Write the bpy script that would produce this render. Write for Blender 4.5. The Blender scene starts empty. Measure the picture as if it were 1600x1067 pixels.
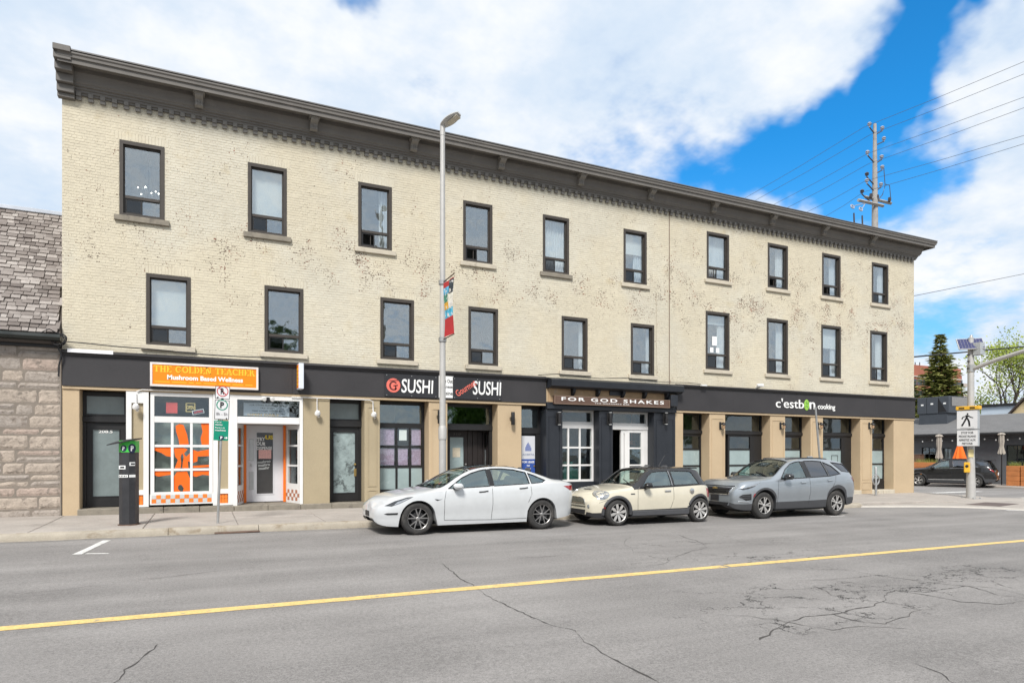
import bpy, bmesh, math, random
from mathutils import Vector, Matrix, noise as mnoise
from mathutils.bvhtree import BVHTree
random.seed(11)
S = bpy.context.scene
COL = S.collection
PI = math.pi
R = math.radians

# ------------------------------------------------------------ camera
FPX, VPX, HORY, EYE, SLOPE = 1020.0, 2960.0, 708.0, 1.65, 0.008
YAW = math.atan(FPX / (VPX - 800))
CY, SY = math.cos(YAW), math.sin(YAW)
cam_d = bpy.data.cameras.new('camera')
cam_d.lens = FPX / 1600 * 36
cam_d.sensor_width = 36
cam_d.shift_y = (HORY - 533.5) / 1600
cam_d.clip_end = 3000
cam = bpy.data.objects.new('camera', cam_d)
COL.objects.link(cam)
cam.location = (0, 0, EYE)
cam.rotation_euler = (PI / 2, 0, -YAW)
S.camera = cam
S.view_settings.view_transform = 'Standard'
S.view_settings.look = 'None'
S.view_settings.gamma = 1
S.view_settings.use_curve_mapping = False
S.view_settings.exposure = 0.86
S.render.engine = 'CYCLES'
S.cycles.use_denoising = True
S.cycles.max_bounces = 6
S.cycles.diffuse_bounces = 3
S.cycles.glossy_bounces = 3
W_MAP = 512
S.cycles.transparent_max_bounces = 16
S.cycles.caustics_reflective = False
S.cycles.caustics_refractive = False

SUN_EL, SUN_AZ = R(47), R(212)      # azimuth clockwise from +Y: behind the camera, to its left
sun_d = bpy.data.lights.new('sun', 'SUN')
sun_d.energy = 2.5
sun_d.angle = R(13)
sun_d.color = (1, .965, .92)
sun = bpy.data.objects.new('sun', sun_d)
COL.objects.link(sun)
sdir = Vector((math.sin(SUN_AZ) * math.cos(SUN_EL), math.cos(SUN_AZ) * math.cos(SUN_EL), math.sin(SUN_EL)))
sun.rotation_euler = sdir.to_track_quat('Z', 'Y').to_euler()
sun.location = (-5, -10, 30)


def view_dir(px, py):
    f = Vector((SY, CY, 0)); r = Vector((CY, -SY, 0))
    return (f * FPX + r * (px - 800) + Vector((0, 0, 1)) * (HORY - py)).normalized()


def ray(px):
    u = (px - 800) / FPX
    return (u * CY + SY) / (CY - u * SY)


def at(px, py, Y):
    """point of the plane Y=const that the photograph shows at this pixel"""
    r = ray(px)
    d = Y * (SY * r + CY)
    return Vector((r * Y, Y, EYE - (py - HORY) * d / FPX))


def atx(px, py, X):
    return at(px, py, X / ray(px))


def onground(px, py, dz=0.0):
    r = ray(px)
    k = (SY * r + CY) / FPX * (py - HORY)
    Y = (EYE - dz) / (k - SLOPE * r)
    return Vector((r * Y, Y, -SLOPE * r * Y + dz))


def zg(X):
    return -SLOPE * X


# ------------------------------------------------------------ world
W = bpy.data.worlds.new('World')
S.world = W
W.use_nodes = True
W.cycles.sampling_method = 'MANUAL'
W.cycles.sample_map_resolution = W_MAP
nt = W.node_tree
for n in list(nt.nodes):
    nt.nodes.remove(n)


class G:
    """small node-graph helper"""
    def __init__(s, tree):
        s.t = tree

    def n(s, typ, **kw):
        nd = s.t.nodes.new(typ)
        for k, v in kw.items():
            if k.startswith('i_'):
                key = k[2:]
                key = int(key) if key.isdigit() else key.replace('_', ' ')
                s.set(nd.inputs[key], v)
            else:
                setattr(nd, k, v)
        return nd

    def set(s, sock, v):
        if isinstance(v, bpy.types.NodeSocket):
            s.t.links.new(v, sock)
        elif isinstance(v, bpy.types.Node):
            s.t.links.new(v.outputs[0], sock)
        else:
            if hasattr(sock.default_value, '__len__') and not isinstance(v, str):
                v = tuple(v)
                if len(sock.default_value) == 4 and len(v) == 3:
                    v = v + (1,)
            sock.default_value = v

    def m(s, op, a, b=None, c=None, clamp=False):
        nd = s.t.nodes.new('ShaderNodeMath'); nd.operation = op; nd.use_clamp = clamp
        s.set(nd.inputs[0], a)
        if b is not None: s.set(nd.inputs[1], b)
        if c is not None: s.set(nd.inputs[2], c)
        return nd.outputs[0]

    def v(s, op, a, b=None, scale=None):
        nd = s.t.nodes.new('ShaderNodeVectorMath'); nd.operation = op
        s.set(nd.inputs[0], a)
        if b is not None: s.set(nd.inputs[1], b)
        if scale is not None: s.set(nd.inputs['Scale'], scale)
        return nd.outputs['Value'] if op == 'DOT_PRODUCT' else nd.outputs[0]

    def noise(s, vec, scale, detail=4, rough=.55, dist=0):
        nd = s.t.nodes.new('ShaderNodeTexNoise')
        s.set(nd.inputs['Vector'], vec)
        nd.inputs['Scale'].default_value = scale
        nd.inputs['Detail'].default_value = detail
        nd.inputs['Roughness'].default_value = rough
        nd.inputs['Distortion'].default_value = dist
        return nd

    def ramp(s, fac, lo, hi, a=0.0, b=1.0, smooth=True):
        nd = s.t.nodes.new('ShaderNodeMapRange')
        nd.interpolation_type = 'SMOOTHSTEP' if smooth else 'LINEAR'
        s.set(nd.inputs['Value'], fac)
        for i, v in zip((1, 2, 3, 4), (lo, hi, a, b)):
            nd.inputs[i].default_value = v
        return nd.outputs['Result']

    def mix(s, fac, a, b, typ='MIX'):
        nd = s.t.nodes.new('ShaderNodeMix'); nd.data_type = 'RGBA'; nd.blend_type = typ
        s.set(nd.inputs[0], fac); s.set(nd.inputs[6], a); s.set(nd.inputs[7], b)
        return nd.outputs[2]


g = G(nt)
tc = g.n('ShaderNodeTexCoord')
dirv = tc.outputs['Generated']
sky = g.n('ShaderNodeTexSky', sky_type='NISHITA', sun_disc=False)
sky.sun_elevation = SUN_EL
sky.sun_rotation = SUN_AZ
sky.altitude = 80
sky.air_density = 1.0
sky.dust_density = 0.6
sky.ozone_density = 2.0
blue = g.mix(1.0, g.v('SCALE', sky.outputs[0], scale=0.075), (0.16, 1.08, 1.62), 'MULTIPLY')
sep = g.n('ShaderNodeSeparateXYZ', i_0=dirv)
blue = g.mix(g.ramp(sep.outputs[2], .0, .42, .80, .0), blue, (.20, .345, .50, 1))
den = g.m('ADD', g.m('MAXIMUM', sep.outputs[2], 0.0), 0.26)
uvx = g.m('DIVIDE', sep.outputs[0], den); uvy = g.m('DIVIDE', sep.outputs[1], den)
cmb = g.n('ShaderNodeCombineXYZ', i_0=uvx, i_1=uvy)
warp = g.noise(dirv, 4.5, 4, .65)
wv = g.v('SCALE', g.v('SUBTRACT', warp.outputs['Color'], (.5, .5, .5)), scale=.24)
wdir = g.v('NORMALIZE', g.v('ADD', dirv, wv))
# the blue openings between the clouds
LOBES = [(1505, 0, 900, .74), (1440, 95, 1200, .66), (1378, 165, 1000, .66), (1318, 225, 900, .66), (1258, 285, 600, .62), (1425, 262, 900, .47),
         (1345, 318, 800, .60), (1170, 275, 420, .52), (1050, 262, 380, .38), (930, 250, 800, .27), (545, 22, 2600, .46),
         (700, 150, 1100, .22), (1480, 475, 260, .46)]
acc = None
for (px, py, k, amp) in LOBES:
    dvec = view_dir(px, py)
    dt = g.v('DOT_PRODUCT', wdir, tuple(dvec))
    e = g.m('MULTIPLY', g.m('EXPONENT', g.m('MULTIPLY', g.m('SUBTRACT', dt, 1.0), float(k))), float(amp))
    acc = e if acc is None else g.m('ADD', acc, e)
n1 = g.noise(cmb, 1.35, 7, .6)
n2 = g.noise(cmb, 4.0, 5, .62)
cov = g.m('ADD', n1.outputs['Fac'], 0.30)
cov = g.m('ADD', cov, g.m('MULTIPLY', g.m('SUBTRACT', n2.outputs['Fac'], .5), .95))
cov = g.m('SUBTRACT', cov, acc)
mask = g.ramp(cov, .16, .66)
shade = g.ramp(g.m('ADD', n2.outputs['Fac'], g.m('MULTIPLY', g.m('SUBTRACT', n1.outputs['Fac'], .5), .9)), .30, .72)
cloud = g.mix(shade, (.385, .45, .53), (.55, .56, .575))
final = g.mix(mask, blue, cloud)
bg = g.n('ShaderNodeBackground', i_Color=final, i_Strength=1.0)
wo = g.n('ShaderNodeOutputWorld', i_Surface=bg.outputs[0])

# ------------------------------------------------------------ materials
MATS = {}


def mat(name, col, rough=.6, metal=0.0, var=.10, scale=2.5, fine=.06, fscale=45, bump=0.0, bscale=60, spec=.4, coat=0.0, trans=0.0,
        stain=None, sscale=.9, slo=.55, shi=.75):
    if name in MATS: return MATS[name]
    m = bpy.data.materials.new(name); m.use_nodes = True
    t = m.node_tree; g = G(t)
    b = t.nodes['Principled BSDF']
    geo = g.n('ShaderNodeNewGeometry')
    pos = geo.outputs['Position']
    c = None
    if var or fine:
        a = g.noise(pos, scale, 4, .6)
        f = g.noise(pos, fscale, 3, .6)
        k = g.m('ADD', g.ramp(a.outputs['Fac'], .25, .75, 1 - var, 1 + var, False), g.ramp(f.outputs['Fac'], .25, .75, -fine, fine, False))
        c = g.mix(1.0, tuple(col) + (1,), g.n('ShaderNodeCombineColor', i_0=k, i_1=k, i_2=k), 'MULTIPLY')
        if stain:
            sn = g.noise(pos, sscale, 7, .68, .3)
            c = g.mix(g.ramp(sn.outputs['Fac'], slo, shi), c, tuple(stain) + (1,))
        g.set(b.inputs['Base Color'], c)
        g.set(b.inputs['Roughness'], g.ramp(a.outputs['Fac'], .2, .8, max(rough - .08, .02), min(rough + .08, 1), False))
    else:
        b.inputs['Base Color'].default_value = tuple(col) + (1,)
        b.inputs['Roughness'].default_value = rough
    b.inputs['Metallic'].default_value = metal
    b.inputs['Specular IOR Level'].default_value = spec
    b.inputs['Coat Weight'].default_value = coat
    b.inputs['Coat Roughness'].default_value = .04
    if bump:
        bn = g.noise(pos, bscale, 5, .65)
        bp = g.n('ShaderNodeBump', i_Height=bn.outputs['Fac'])
        bp.inputs['Strength'].default_value = bump
        bp.inputs['Distance'].default_value = .02
        t.links.new(bp.outputs[0], b.inputs['Normal'])
    MATS[name] = m
    return m


def glass_mat(name, refl=.3, tint=(.75, .85, .85), rough=.015, wave=.0, gtint=(1, 1, 1)):
    """thin pane: part mirror, part clear"""
    if name in MATS: return MATS[name]
    m = bpy.data.materials.new(name); m.use_nodes = True
    t = m.node_tree; g = G(t)
    for n in list(t.nodes): t.nodes.remove(n)
    tr = g.n('ShaderNodeBsdfTransparent', i_Color=tint)
    gl = g.n('ShaderNodeBsdfGlossy', i_Color=gtint, i_Roughness=rough)
    if wave:
        geo = g.n('ShaderNodeNewGeometry')
        nn = g.noise(geo.outputs['Position'], 1.6, 2, .5)
        bp = g.n('ShaderNodeBump', i_Height=nn.outputs['Fac'], i_Strength=wave, i_Distance=.05)
        t.links.new(bp.outputs[0], gl.inputs['Normal'])
    ge = g.n('ShaderNodeNewGeometry')
    cs_ = g.m('ABSOLUTE', g.v('DOT_PRODUCT', ge.outputs['Incoming'], ge.outputs['Normal']))
    fr = g.m('POWER', g.m('SUBTRACT', 1.0, cs_, clamp=True), 5.0)
    fac = g.m('ADD', g.m('MULTIPLY', fr, .8), refl, clamp=True)
    mx = g.n('ShaderNodeMixShader', i_0=fac, i_1=tr.outputs[0], i_2=gl.outputs[0])
    g.n('ShaderNodeOutputMaterial', i_Surface=mx.outputs[0])
    MATS[name] = m
    return m


# ------------------------------------------------------------ mesh helpers
class MB:
    def __init__(s):
        s.v = []; s.f = []; s.mi = []; s.cur = 0

    def add(s, verts, faces):
        o = len(s.v)
        s.v.extend([tuple(p) for p in verts])
        for f in faces:
            s.f.append(tuple(i + o for i in f)); s.mi.append(s.cur)
        return s

    def box(s, x0, x1, y0, y1, z0, z1, ch=0.0, M=None):
        if x0 > x1: x0, x1 = x1, x0
        if y0 > y1: y0, y1 = y1, y0
        if z0 > z1: z0, z1 = z1, z0
        if ch <= 0:
            vs = [(x, y, z) for x in (x0, x1) for y in (y0, y1) for z in (z0, z1)]
            fs = [(0, 1, 3, 2), (4, 6, 7, 5), (0, 4, 5, 1), (2, 3, 7, 6), (0, 2, 6, 4), (1, 5, 7, 3)]
        else:
            c = min(ch, (x1 - x0) * .45, (y1 - y0) * .45, (z1 - z0) * .45)
            bm = bmesh.new()
            bmesh.ops.create_cube(bm, size=1)
            for v in bm.verts:
                v.co = Vector(((x0 + x1) / 2 + v.co.x * (x1 - x0), (y0 + y1) / 2 + v.co.y * (y1 - y0), (z0 + z1) / 2 + v.co.z * (z1 - z0)))
            bmesh.ops.bevel(bm, geom=list(bm.edges), offset=c, segments=1, affect='EDGES')
            bm.verts.ensure_lookup_table()
            vs = [v.co.copy() for v in bm.verts]; fs = [[v.index for v in f.verts] for f in bm.faces]
            bm.free()
        if M is not None: vs = [M @ Vector(p) for p in vs]
        return s.add(vs, fs)

    def quad(s, a, b, c, d):
        return s.add([a, b, c, d], [(0, 1, 2, 3)])

    def prism(s, pts, vec, cap=True):
        """closed polygon swept along vec"""
        n = len(pts); vec = Vector(vec)
        vs = [Vector(p) for p in pts] + [Vector(p) + vec for p in pts]
        fs = [(i, (i + 1) % n, n + (i + 1) % n, n + i) for i in range(n)]
        if cap: fs += [tuple(range(n - 1, -1, -1)), tuple(range(n, 2 * n))]
        return s.add(vs, fs)

    def tube(s, pts, r, n=8, cap=True):
        pts = [Vector(p) for p in pts]
        rs = r if isinstance(r, (list, tuple)) else [r] * len(pts)
        vs = []; fs = []
        up = Vector((0, 0, 1))
        for i, p in enumerate(pts):
            d = (pts[min(i + 1, len(pts) - 1)] - pts[max(i - 1, 0)])
            if d.length < 1e-9: d = Vector((0, 0, 1))
            d.normalize()
            a = d.cross(up if abs(d.z) < .95 else Vector((1, 0, 0))).normalized()
            b = d.cross(a)
            for k in range(n):
                t = 2 * PI * k / n
                vs.append(p + (a * math.cos(t) + b * math.sin(t)) * rs[i])
        for i in range(len(pts) - 1):
            for k in range(n):
                fs.append((i * n + k, i * n + (k + 1) % n, (i + 1) * n + (k + 1) % n, (i + 1) * n + k))
        if cap:
            fs.append(tuple(range(n - 1, -1, -1)))
            m = (len(pts) - 1) * n
            fs.append(tuple(range(m, m + n)))
        return s.add(vs, fs)

    def lathe(s, prof, n=24, M=None, closed=False):
        """profile of (r, h) pairs turned about local Z"""
        vs = []; fs = []
        for (r, h) in prof:
            for k in range(n):
                t = 2 * PI * k / n
                vs.append(Vector((r * math.cos(t), r * math.sin(t), h)))
        m = len(prof)
        rng = range(m if closed else m - 1)
        for i in rng:
            j = (i + 1) % m
            for k in range(n):
                fs.append((i * n + k, i * n + (k + 1) % n, j * n + (k + 1) % n, j * n + k))
        if M is not None: vs = [M @ p for p in vs]
        return s.add(vs, fs)

    def build(s, name, m, parent=None, smooth=False, weld=False, origin=None, recalc=True):
        me = bpy.data.meshes.new(name)
        vs = s.v
        if origin is not None:
            o = Vector(origin); vs = [tuple(Vector(p) - o) for p in vs]
        me.from_pydata(vs, [], s.f)
        ms = m if isinstance(m, (list, tuple)) else [m]
        for k in ms: me.materials.append(k)
        if len(ms) > 1: me.polygons.foreach_set('material_index', s.mi)
        if recalc or weld:
            bm = bmesh.new(); bm.from_mesh(me)
            if weld: bmesh.ops.remove_doubles(bm, verts=bm.verts, dist=1e-4)
            bmesh.ops.recalc_face_normals(bm, faces=bm.faces)
            bm.to_mesh(me); bm.free()
        if smooth:
            me.polygons.foreach_set('use_smooth', [True] * len(me.polygons))
            if smooth != 'all':
                try: me.set_sharp_from_angle(angle=R(38))
                except Exception: pass
        me.update()
        ob = bpy.data.objects.new(name, me)
        COL.objects.link(ob)
        adopt(ob, parent, o if origin is not None else None)
        return ob


WM = {}
MODE = {'local': False}      # False: parts are given in world coordinates; True: in their thing's own


def adopt(ob, parent, loc=None, rot=None, scale=None):
    if loc is not None: ob.location = loc
    if rot is not None: ob.rotation_euler = rot
    if scale is not None: ob.scale = scale
    m = Matrix.LocRotScale(ob.location, ob.rotation_euler, ob.scale)
    if parent is not None:
        ob.parent = parent
        pw = WM.get(parent.name, Matrix())
        if MODE['local']:
            m = pw @ m
        else:
            ob.matrix_parent_inverse = pw.inverted()
    WM[ob.name] = m
    return ob


def tag(o, label, cat, group=None, kind=None):
    if label: o['label'] = label
    if cat: o['category'] = cat
    if group: o['group'] = group
    if kind: o['kind'] = kind
    return o


def thing(name, loc, label, cat, group=None, rz=0.0):
    o = bpy.data.objects.new(name, None)
    o.empty_display_size = .2
    COL.objects.link(o)
    adopt(o, None, loc, (0, 0, rz))
    return tag(o, label, cat, group)


def put(name, me_or_ob, loc, parent=None, rot=None, scale=None):
    me = me_or_ob.data if isinstance(me_or_ob, bpy.types.Object) else me_or_ob
    o = bpy.data.objects.new(name, me)
    COL.objects.link(o)
    return adopt(o, parent, loc, rot, scale)


def text_mesh(s, size=1.0, bold=0.0, extr=.0, align='CENTER', spacing=1.0, shear=0.0):
    cu = bpy.data.curves.new('t', 'FONT')
    cu.body = s; cu.size = size; cu.align_x = align; cu.align_y = 'CENTER'
    cu.offset = bold; cu.extrude = extr; cu.space_character = spacing; cu.shear = shear
    cu.resolution_u = 3
    ob = bpy.data.objects.new('t', cu)
    COL.objects.link(ob)
    dg = bpy.context.evaluated_depsgraph_get()
    me = bpy.data.meshes.new_from_object(ob.evaluated_get(dg))
    bpy.data.objects.remove(ob)
    return me


def text(name, s, width, height, m, loc, parent=None, bold=0.0, rz=0.0, spacing=1.0, shear=0.0, extr=.15, tilt=0.0, depth=.004):
    """lettering that stands upright facing -Y (turned by rz about Z), fitted to width x height"""
    me = text_mesh(s, 1.0, bold, extr, 'CENTER', spacing, shear)
    xs = [v.co.x for v in me.vertices]; ys = [v.co.y for v in me.vertices]
    w = max(xs) - min(xs); h = max(ys) - min(ys)
    cx = (max(xs) + min(xs)) / 2; cy = (max(ys) + min(ys)) / 2
    sx = width / w; sy = (height / h) if height else sx
    for v in me.vertices:
        v.co = Vector(((v.co.x - cx) * sx, (v.co.y - cy) * sy, v.co.z / .15 * depth if extr else 0))
    if tilt:
        me.transform(Matrix.Rotation(tilt, 4, 'Z'))
    me.transform(Matrix.Rotation(PI / 2, 4, 'X'))
    me.materials.clear(); me.materials.append(m)
    me.name = name
    o = bpy.data.objects.new(name, me)
    COL.objects.link(o)
    return adopt(o, parent, loc, (0, 0, rz))
# ------------------------------------------------------------ palette
def brick_paint():
    m = bpy.data.materials.new('painted_brick'); m.use_nodes = True
    t = m.node_tree; g = G(t); b = t.nodes['Principled BSDF']
    pos = g.n('ShaderNodeNewGeometry').outputs['Position']
    a = g.noise(pos, .55, 5, .6); f = g.noise(pos, 9, 4, .6)
    k = g.m('ADD', g.ramp(a.outputs['Fac'], .3, .7, .93, 1.04, False), g.ramp(f.outputs['Fac'], .3, .7, -.05, .05, False))
    base = g.mix(g.ramp(g.noise(pos, .35, 4, .6).outputs['Fac'], .42, .62), (.605, .548, .42, 1), (.585, .55, .452, 1))
    base = g.mix(1.0, base, g.n('ShaderNodeCombineColor', i_0=k, i_1=k, i_2=k), 'MULTIPLY')
    # yellowish weathering
    base = g.mix(g.ramp(g.noise(pos, 1.1, 6, .65).outputs['Fac'], .60, .76, 0, .55), base, (.45, .36, .20, 1))
    # faint old rain streaks all over the wall
    sq = g.n('ShaderNodeSeparateXYZ', i_0=pos)
    sv = g.n('ShaderNodeCombineXYZ', i_0=g.m('MULTIPLY', sq.outputs[0], 5.0), i_1=0.0, i_2=g.m('MULTIPLY', sq.outputs[2], .5))
    strk = g.m('MULTIPLY', g.ramp(g.noise(sv, 1.0, 4, .65).outputs['Fac'], .48, .72), 0.16)
    base = g.mix(strk, base, (.40, .345, .25, 1))
    # soot on every brick differently
    cell = g.n('ShaderNodeTexWhiteNoise', noise_dimensions='3D', i_0=g.v('SNAP', pos, (.215, 5, .067)))
    base = g.mix(g.ramp(cell.outputs[0], .0, 1.0, 0, .16), base, (.40, .35, .27, 1))
    # flaked paint: patches of short dashes that follow the courses
    sep = g.n('ShaderNodeSeparateXYZ', i_0=pos)
    st = g.n('ShaderNodeCombineXYZ', i_0=g.m('MULTIPLY', sep.outputs[0], 17.0), i_1=0.0, i_2=g.m('MULTIPLY', g.m('SNAP', sep.outputs[2], .03375), 30.0))
    dash = g.noise(st, 1.0, 5, .7)
    patch = g.noise(pos, 1.3, 5, .68, .2)
    band1 = g.m('EXPONENT', g.m('MULTIPLY', g.m('POWER', g.m('SUBTRACT', sep.outputs[2], 7.05), 2.0), -.75))
    band2 = g.m('MULTIPLY', g.m('EXPONENT', g.m('MULTIPLY', g.m('POWER', g.m('SUBTRACT', sep.outputs[2], 8.3), 2.0), -1.2)), g.ramp(sep.outputs[0], 13, 18, 0.4, .9, False))
    band = g.m('MAXIMUM', band1, band2)
    rightw = g.ramp(sep.outputs[0], 9, 17, .014, .034, False)
    chip = g.m('ADD', g.m('MULTIPLY', patch.outputs['Fac'], .50), g.m('MULTIPLY', dash.outputs['Fac'], .80))
    chip = g.m('ADD', chip, g.m('ADD', g.m('MULTIPLY', band, .058), rightw))
    cm = g.ramp(chip, .803, .818)
    raw = g.mix(g.ramp(g.noise(pos, 3.0, 2, .5).outputs['Fac'], .42, .62), (.115, .08, .058, 1), (.24, .085, .05, 1))
    raw = g.mix(g.ramp(f.outputs['Fac'], .45, .6), raw, (.20, .16, .125, 1))
    colr = g.mix(cm, base, raw)
    g.set(b.inputs['Base Color'], colr)
    b.inputs['Roughness'].default_value = .75
    b.inputs['Specular IOR Level'].default_value = .25
    bn = g.noise(pos, 55, 4, .6)
    bp = g.n('ShaderNodeBump', i_Height=g.m('SUBTRACT', bn.outputs['Fac'], g.m('MULTIPLY', cm, 1.2)), i_Strength=.35, i_Distance=.01)
    t.links.new(bp.outputs[0], b.inputs['Normal'])
    MATS['painted_brick'] = m
    return m


def asphalt_mat():
    m = bpy.data.materials.new('asphalt'); m.use_nodes = True
    t = m.node_tree; g = G(t); b = t.nodes['Principled BSDF']
    pos = g.n('ShaderNodeNewGeometry').outputs['Position']
    sep = g.n('ShaderNodeSeparateXYZ', i_0=pos)
    strv = g.n('ShaderNodeCombineXYZ', i_0=g.m('MULTIPLY', sep.outputs[0], .12), i_1=sep.outputs[1], i_2=0.0)
    st = g.noise(strv, 1.1, 4, .6)
    lg = g.noise(pos, .5, 3, .6)
    sp = g.noise(pos, 95, 3, .8)
    sp2 = g.noise(pos, 30, 3, .75)
    k = g.m('ADD', g.ramp(st.outputs['Fac'], .3, .7, .81, 1.15, False), g.ramp(lg.outputs['Fac'], .3, .7, -.12, .12, False))
    k = g.m('ADD', k, g.ramp(sp.outputs['Fac'], .3, .72, -.38, .42, False))
    k = g.m('ADD', k, g.ramp(sp2.outputs['Fac'], .3, .7, -.20, .20, False))
    col = g.mix(1.0, (.240, .227, .216, 1), g.n('ShaderNodeCombineColor', i_0=k, i_1=k, i_2=k), 'MULTIPLY')
    # wheel paths polished a little darker
    lane = None
    for yc, hw, am in ((9.2, .38, .10), (10.75, .38, .10), (5.6, .4, .09), (4.0, .4, .08), (12.6, .5, .06)):
        q_ = g.m('DIVIDE', g.m('SUBTRACT', sep.outputs[1], yc), hw)
        e_ = g.m('MULTIPLY', g.m('EXPONENT', g.m('MULTIPLY', g.m('MULTIPLY', q_, q_), -1.0)), am)
        lane = e_ if lane is None else g.m('ADD', lane, e_)
    kk = g.m('SUBTRACT', 1.0, g.m('MULTIPLY', lane, g.ramp(st.outputs['Fac'], .35, .65, .4, 1.4, False)))
    col = g.mix(1.0, col, g.n('ShaderNodeCombineColor', i_0=kk, i_1=kk, i_2=kk), 'MULTIPLY')
    # crazed areas
    wp = g.v('ADD', pos, g.v('SCALE', g.v('SUBTRACT', g.noise(pos, 1.7, 5, .7).outputs['Color'], (.5, .5, .5)), scale=.9))
    vor = g.n('ShaderNodeTexVoronoi', feature='DISTANCE_TO_EDGE', i_Vector=g.v('MULTIPLY', wp, (.8, 1.25, 1)))
    vor.inputs['Scale'].default_value = 1.25
    msk = None
    for (px, py, rx, ry, amp) in ((1290, 925, 3.2, 1.0, .62), (1480, 905, 2.6, .9, .6), (1180, 872, 4.5, 1.0, .42), (1080, 850, 3.5, 1.3, .34), (1330, 960, 1.6, .5, .55)):
        c = onground(px, py)
        dx = g.m('DIVIDE', g.m('SUBTRACT', sep.outputs[0], c.x), rx); dy = g.m('DIVIDE', g.m('SUBTRACT', sep.outputs[1], c.y), ry)
        e = g.m('MULTIPLY', g.m('EXPONENT', g.m('MULTIPLY', g.m('ADD', g.m('MULTIPLY', dx, dx), g.m('MULTIPLY', dy, dy)), -1.0)), amp)
        msk = e if msk is None else g.m('MAXIMUM', msk, e)
    nm = g.noise(pos, 1.1, 4, .65)
    msk = g.ramp(g.m('ADD', msk, g.m('MULTIPLY', g.m('SUBTRACT', nm.outputs['Fac'], .5), 1.1)), .22, .5)
    wid = g.m('MULTIPLY', g.ramp(g.noise(pos, 2.2, 3, .6).outputs['Fac'], .35, .7, .25, 1.0, False), .021)
    line = g.m('SUBTRACT', 1.0, g.m('DIVIDE', vor.outputs['Distance'], wid), clamp=True)
    crack = g.m('MULTIPLY', g.ramp(line, .0, .55), msk)
    col = g.mix(g.m('MULTIPLY', crack, .92), col, (.022, .021, .02, 1))
    # dark oil and patch marks
    spot = g.noise(strv, 4.5, 4, .7)
    col = g.mix(g.ramp(spot.outputs['Fac'], .68, .80, 0, .45), col, (.07, .068, .066, 1))
    g.set(b.inputs['Base Color'], col)
    g.set(b.inputs['Roughness'], g.ramp(lg.outputs['Fac'], .3, .7, .82, .95, False))
    b.inputs['Specular IOR Level'].default_value = .25
    bp = g.n('ShaderNodeBump', i_Height=g.m('SUBTRACT', sp.outputs['Fac'], g.m('MULTIPLY', crack, 2.5)), i_Strength=.55, i_Distance=.008)
    t.links.new(bp.outputs[0], b.inputs['Normal'])
    MATS['asphalt'] = m
    return m


M_BRICK = brick_paint()
M_ASPH = asphalt_mat()
M_MORTAR = mat('painted_mortar', (.54, .49, .385), .85, var=.12, scale=1.2, bump=.3)
M_TAN = mat('tan_stucco', (.475, .365, .235), .8, var=.07, scale=1.1, fine=.05, bump=.18, bscale=30, stain=(.36, .27, .17), sscale=.8, slo=.58, shi=.85)
M_TAN2 = mat('olive_tan_stucco', (.37, .305, .20), .8, var=.07, scale=1.1, fine=.05, bump=.18, bscale=30, stain=(.29, .235, .15), sscale=.8, slo=.58, shi=.85)
M_FASC = mat('charcoal_board', (.036, .034, .036), .62, var=.16, scale=1.4, fine=.12, fscale=25, stain=(.06, .057, .057), sscale=1.3, slo=.6, shi=.8)
M_BLACKP = mat('black_blue_paint', (.022, .025, .031), .38, var=.15, scale=3, fine=.1, bump=.12, bscale=35)
M_DFRAME = mat('dark_brown_metal', (.052, .044, .037), .5, var=.12, scale=3)
M_BLKFR = mat('black_frame', (.016, .0155, .016), .45, var=.15, scale=4, stain=(.05, .047, .044), sscale=5, slo=.66, shi=.8)
M_CORN = mat('cornice_grey', (.145, .134, .121), .6, var=.15, scale=1.5, fine=.08, stain=(.23, .21, .19), sscale=1.8, slo=.58, shi=.8)
M_FLASH = mat('metal_flashing', (.16, .155, .15), .45, metal=.5, var=.12)
M_STONE = mat('sill_stone', (.50, .45, .36), .85, var=.10, scale=4, bump=.35, bscale=30, stain=(.30, .26, .20), sscale=3.5, slo=.58, shi=.75)
M_OLDST = mat('old_grey_stone', (.23, .205, .165), .9, var=.2, scale=5, bump=.5, bscale=22, stain=(.12, .105, .09), sscale=3)
M_WHITE = mat('white_paint', (.72, .71, .69), .5, var=.05, scale=2.5, fine=.03, stain=(.58, .56, .52), sscale=2, slo=.62, shi=.85)
M_OFFW = mat('offwhite_vinyl', (.68, .68, .66), .4, var=.05)
M_CONC = mat('pavement_concrete', (.365, .33, .295), .92, var=.16, scale=1.3, fine=.2, fscale=40, bump=.3, bscale=120, stain=(.235, .21, .185), sscale=1.2, slo=.55, shi=.8)
M_KERB = mat('kerb_concrete', (.355, .315, .255), .92, var=.15, scale=2.5, fine=.14, fscale=60, bump=.55, bscale=40, stain=(.205, .155, .10), sscale=2.2, slo=.52, shi=.72)
M_STEEL = mat('galvanised_steel', (.42, .42, .41), .42, metal=.75, var=.12, scale=6)
M_GREYP = mat('grey_pole_paint', (.45, .44, .42), .55, metal=.25, var=.08, scale=4, fine=.05)
M_ORANGE = mat('orange_paint', (.80, .17, .012), .5, var=.05)
M_YELLOW = mat('yellow_letters', (.88, .50, .03), .5, var=.04)
M_ORSIGN = mat('orange_sign_face', (.86, .235, .006), .35, var=.03)
M_PRINTW = mat('white_print', (.82, .82, .80), .5, var=.03, fine=.02)
M_PRINTK = mat('black_print', (.012, .012, .013), .5, var=.05)
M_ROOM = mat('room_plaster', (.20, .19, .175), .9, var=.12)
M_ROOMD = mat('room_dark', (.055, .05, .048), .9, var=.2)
M_BLIND = mat('blind_fabric', (.74, .75, .74), .8, var=.03)
M_CURT = mat('curtain_fabric', (.66, .68, .70), .85, var=.06, scale=5)
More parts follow.
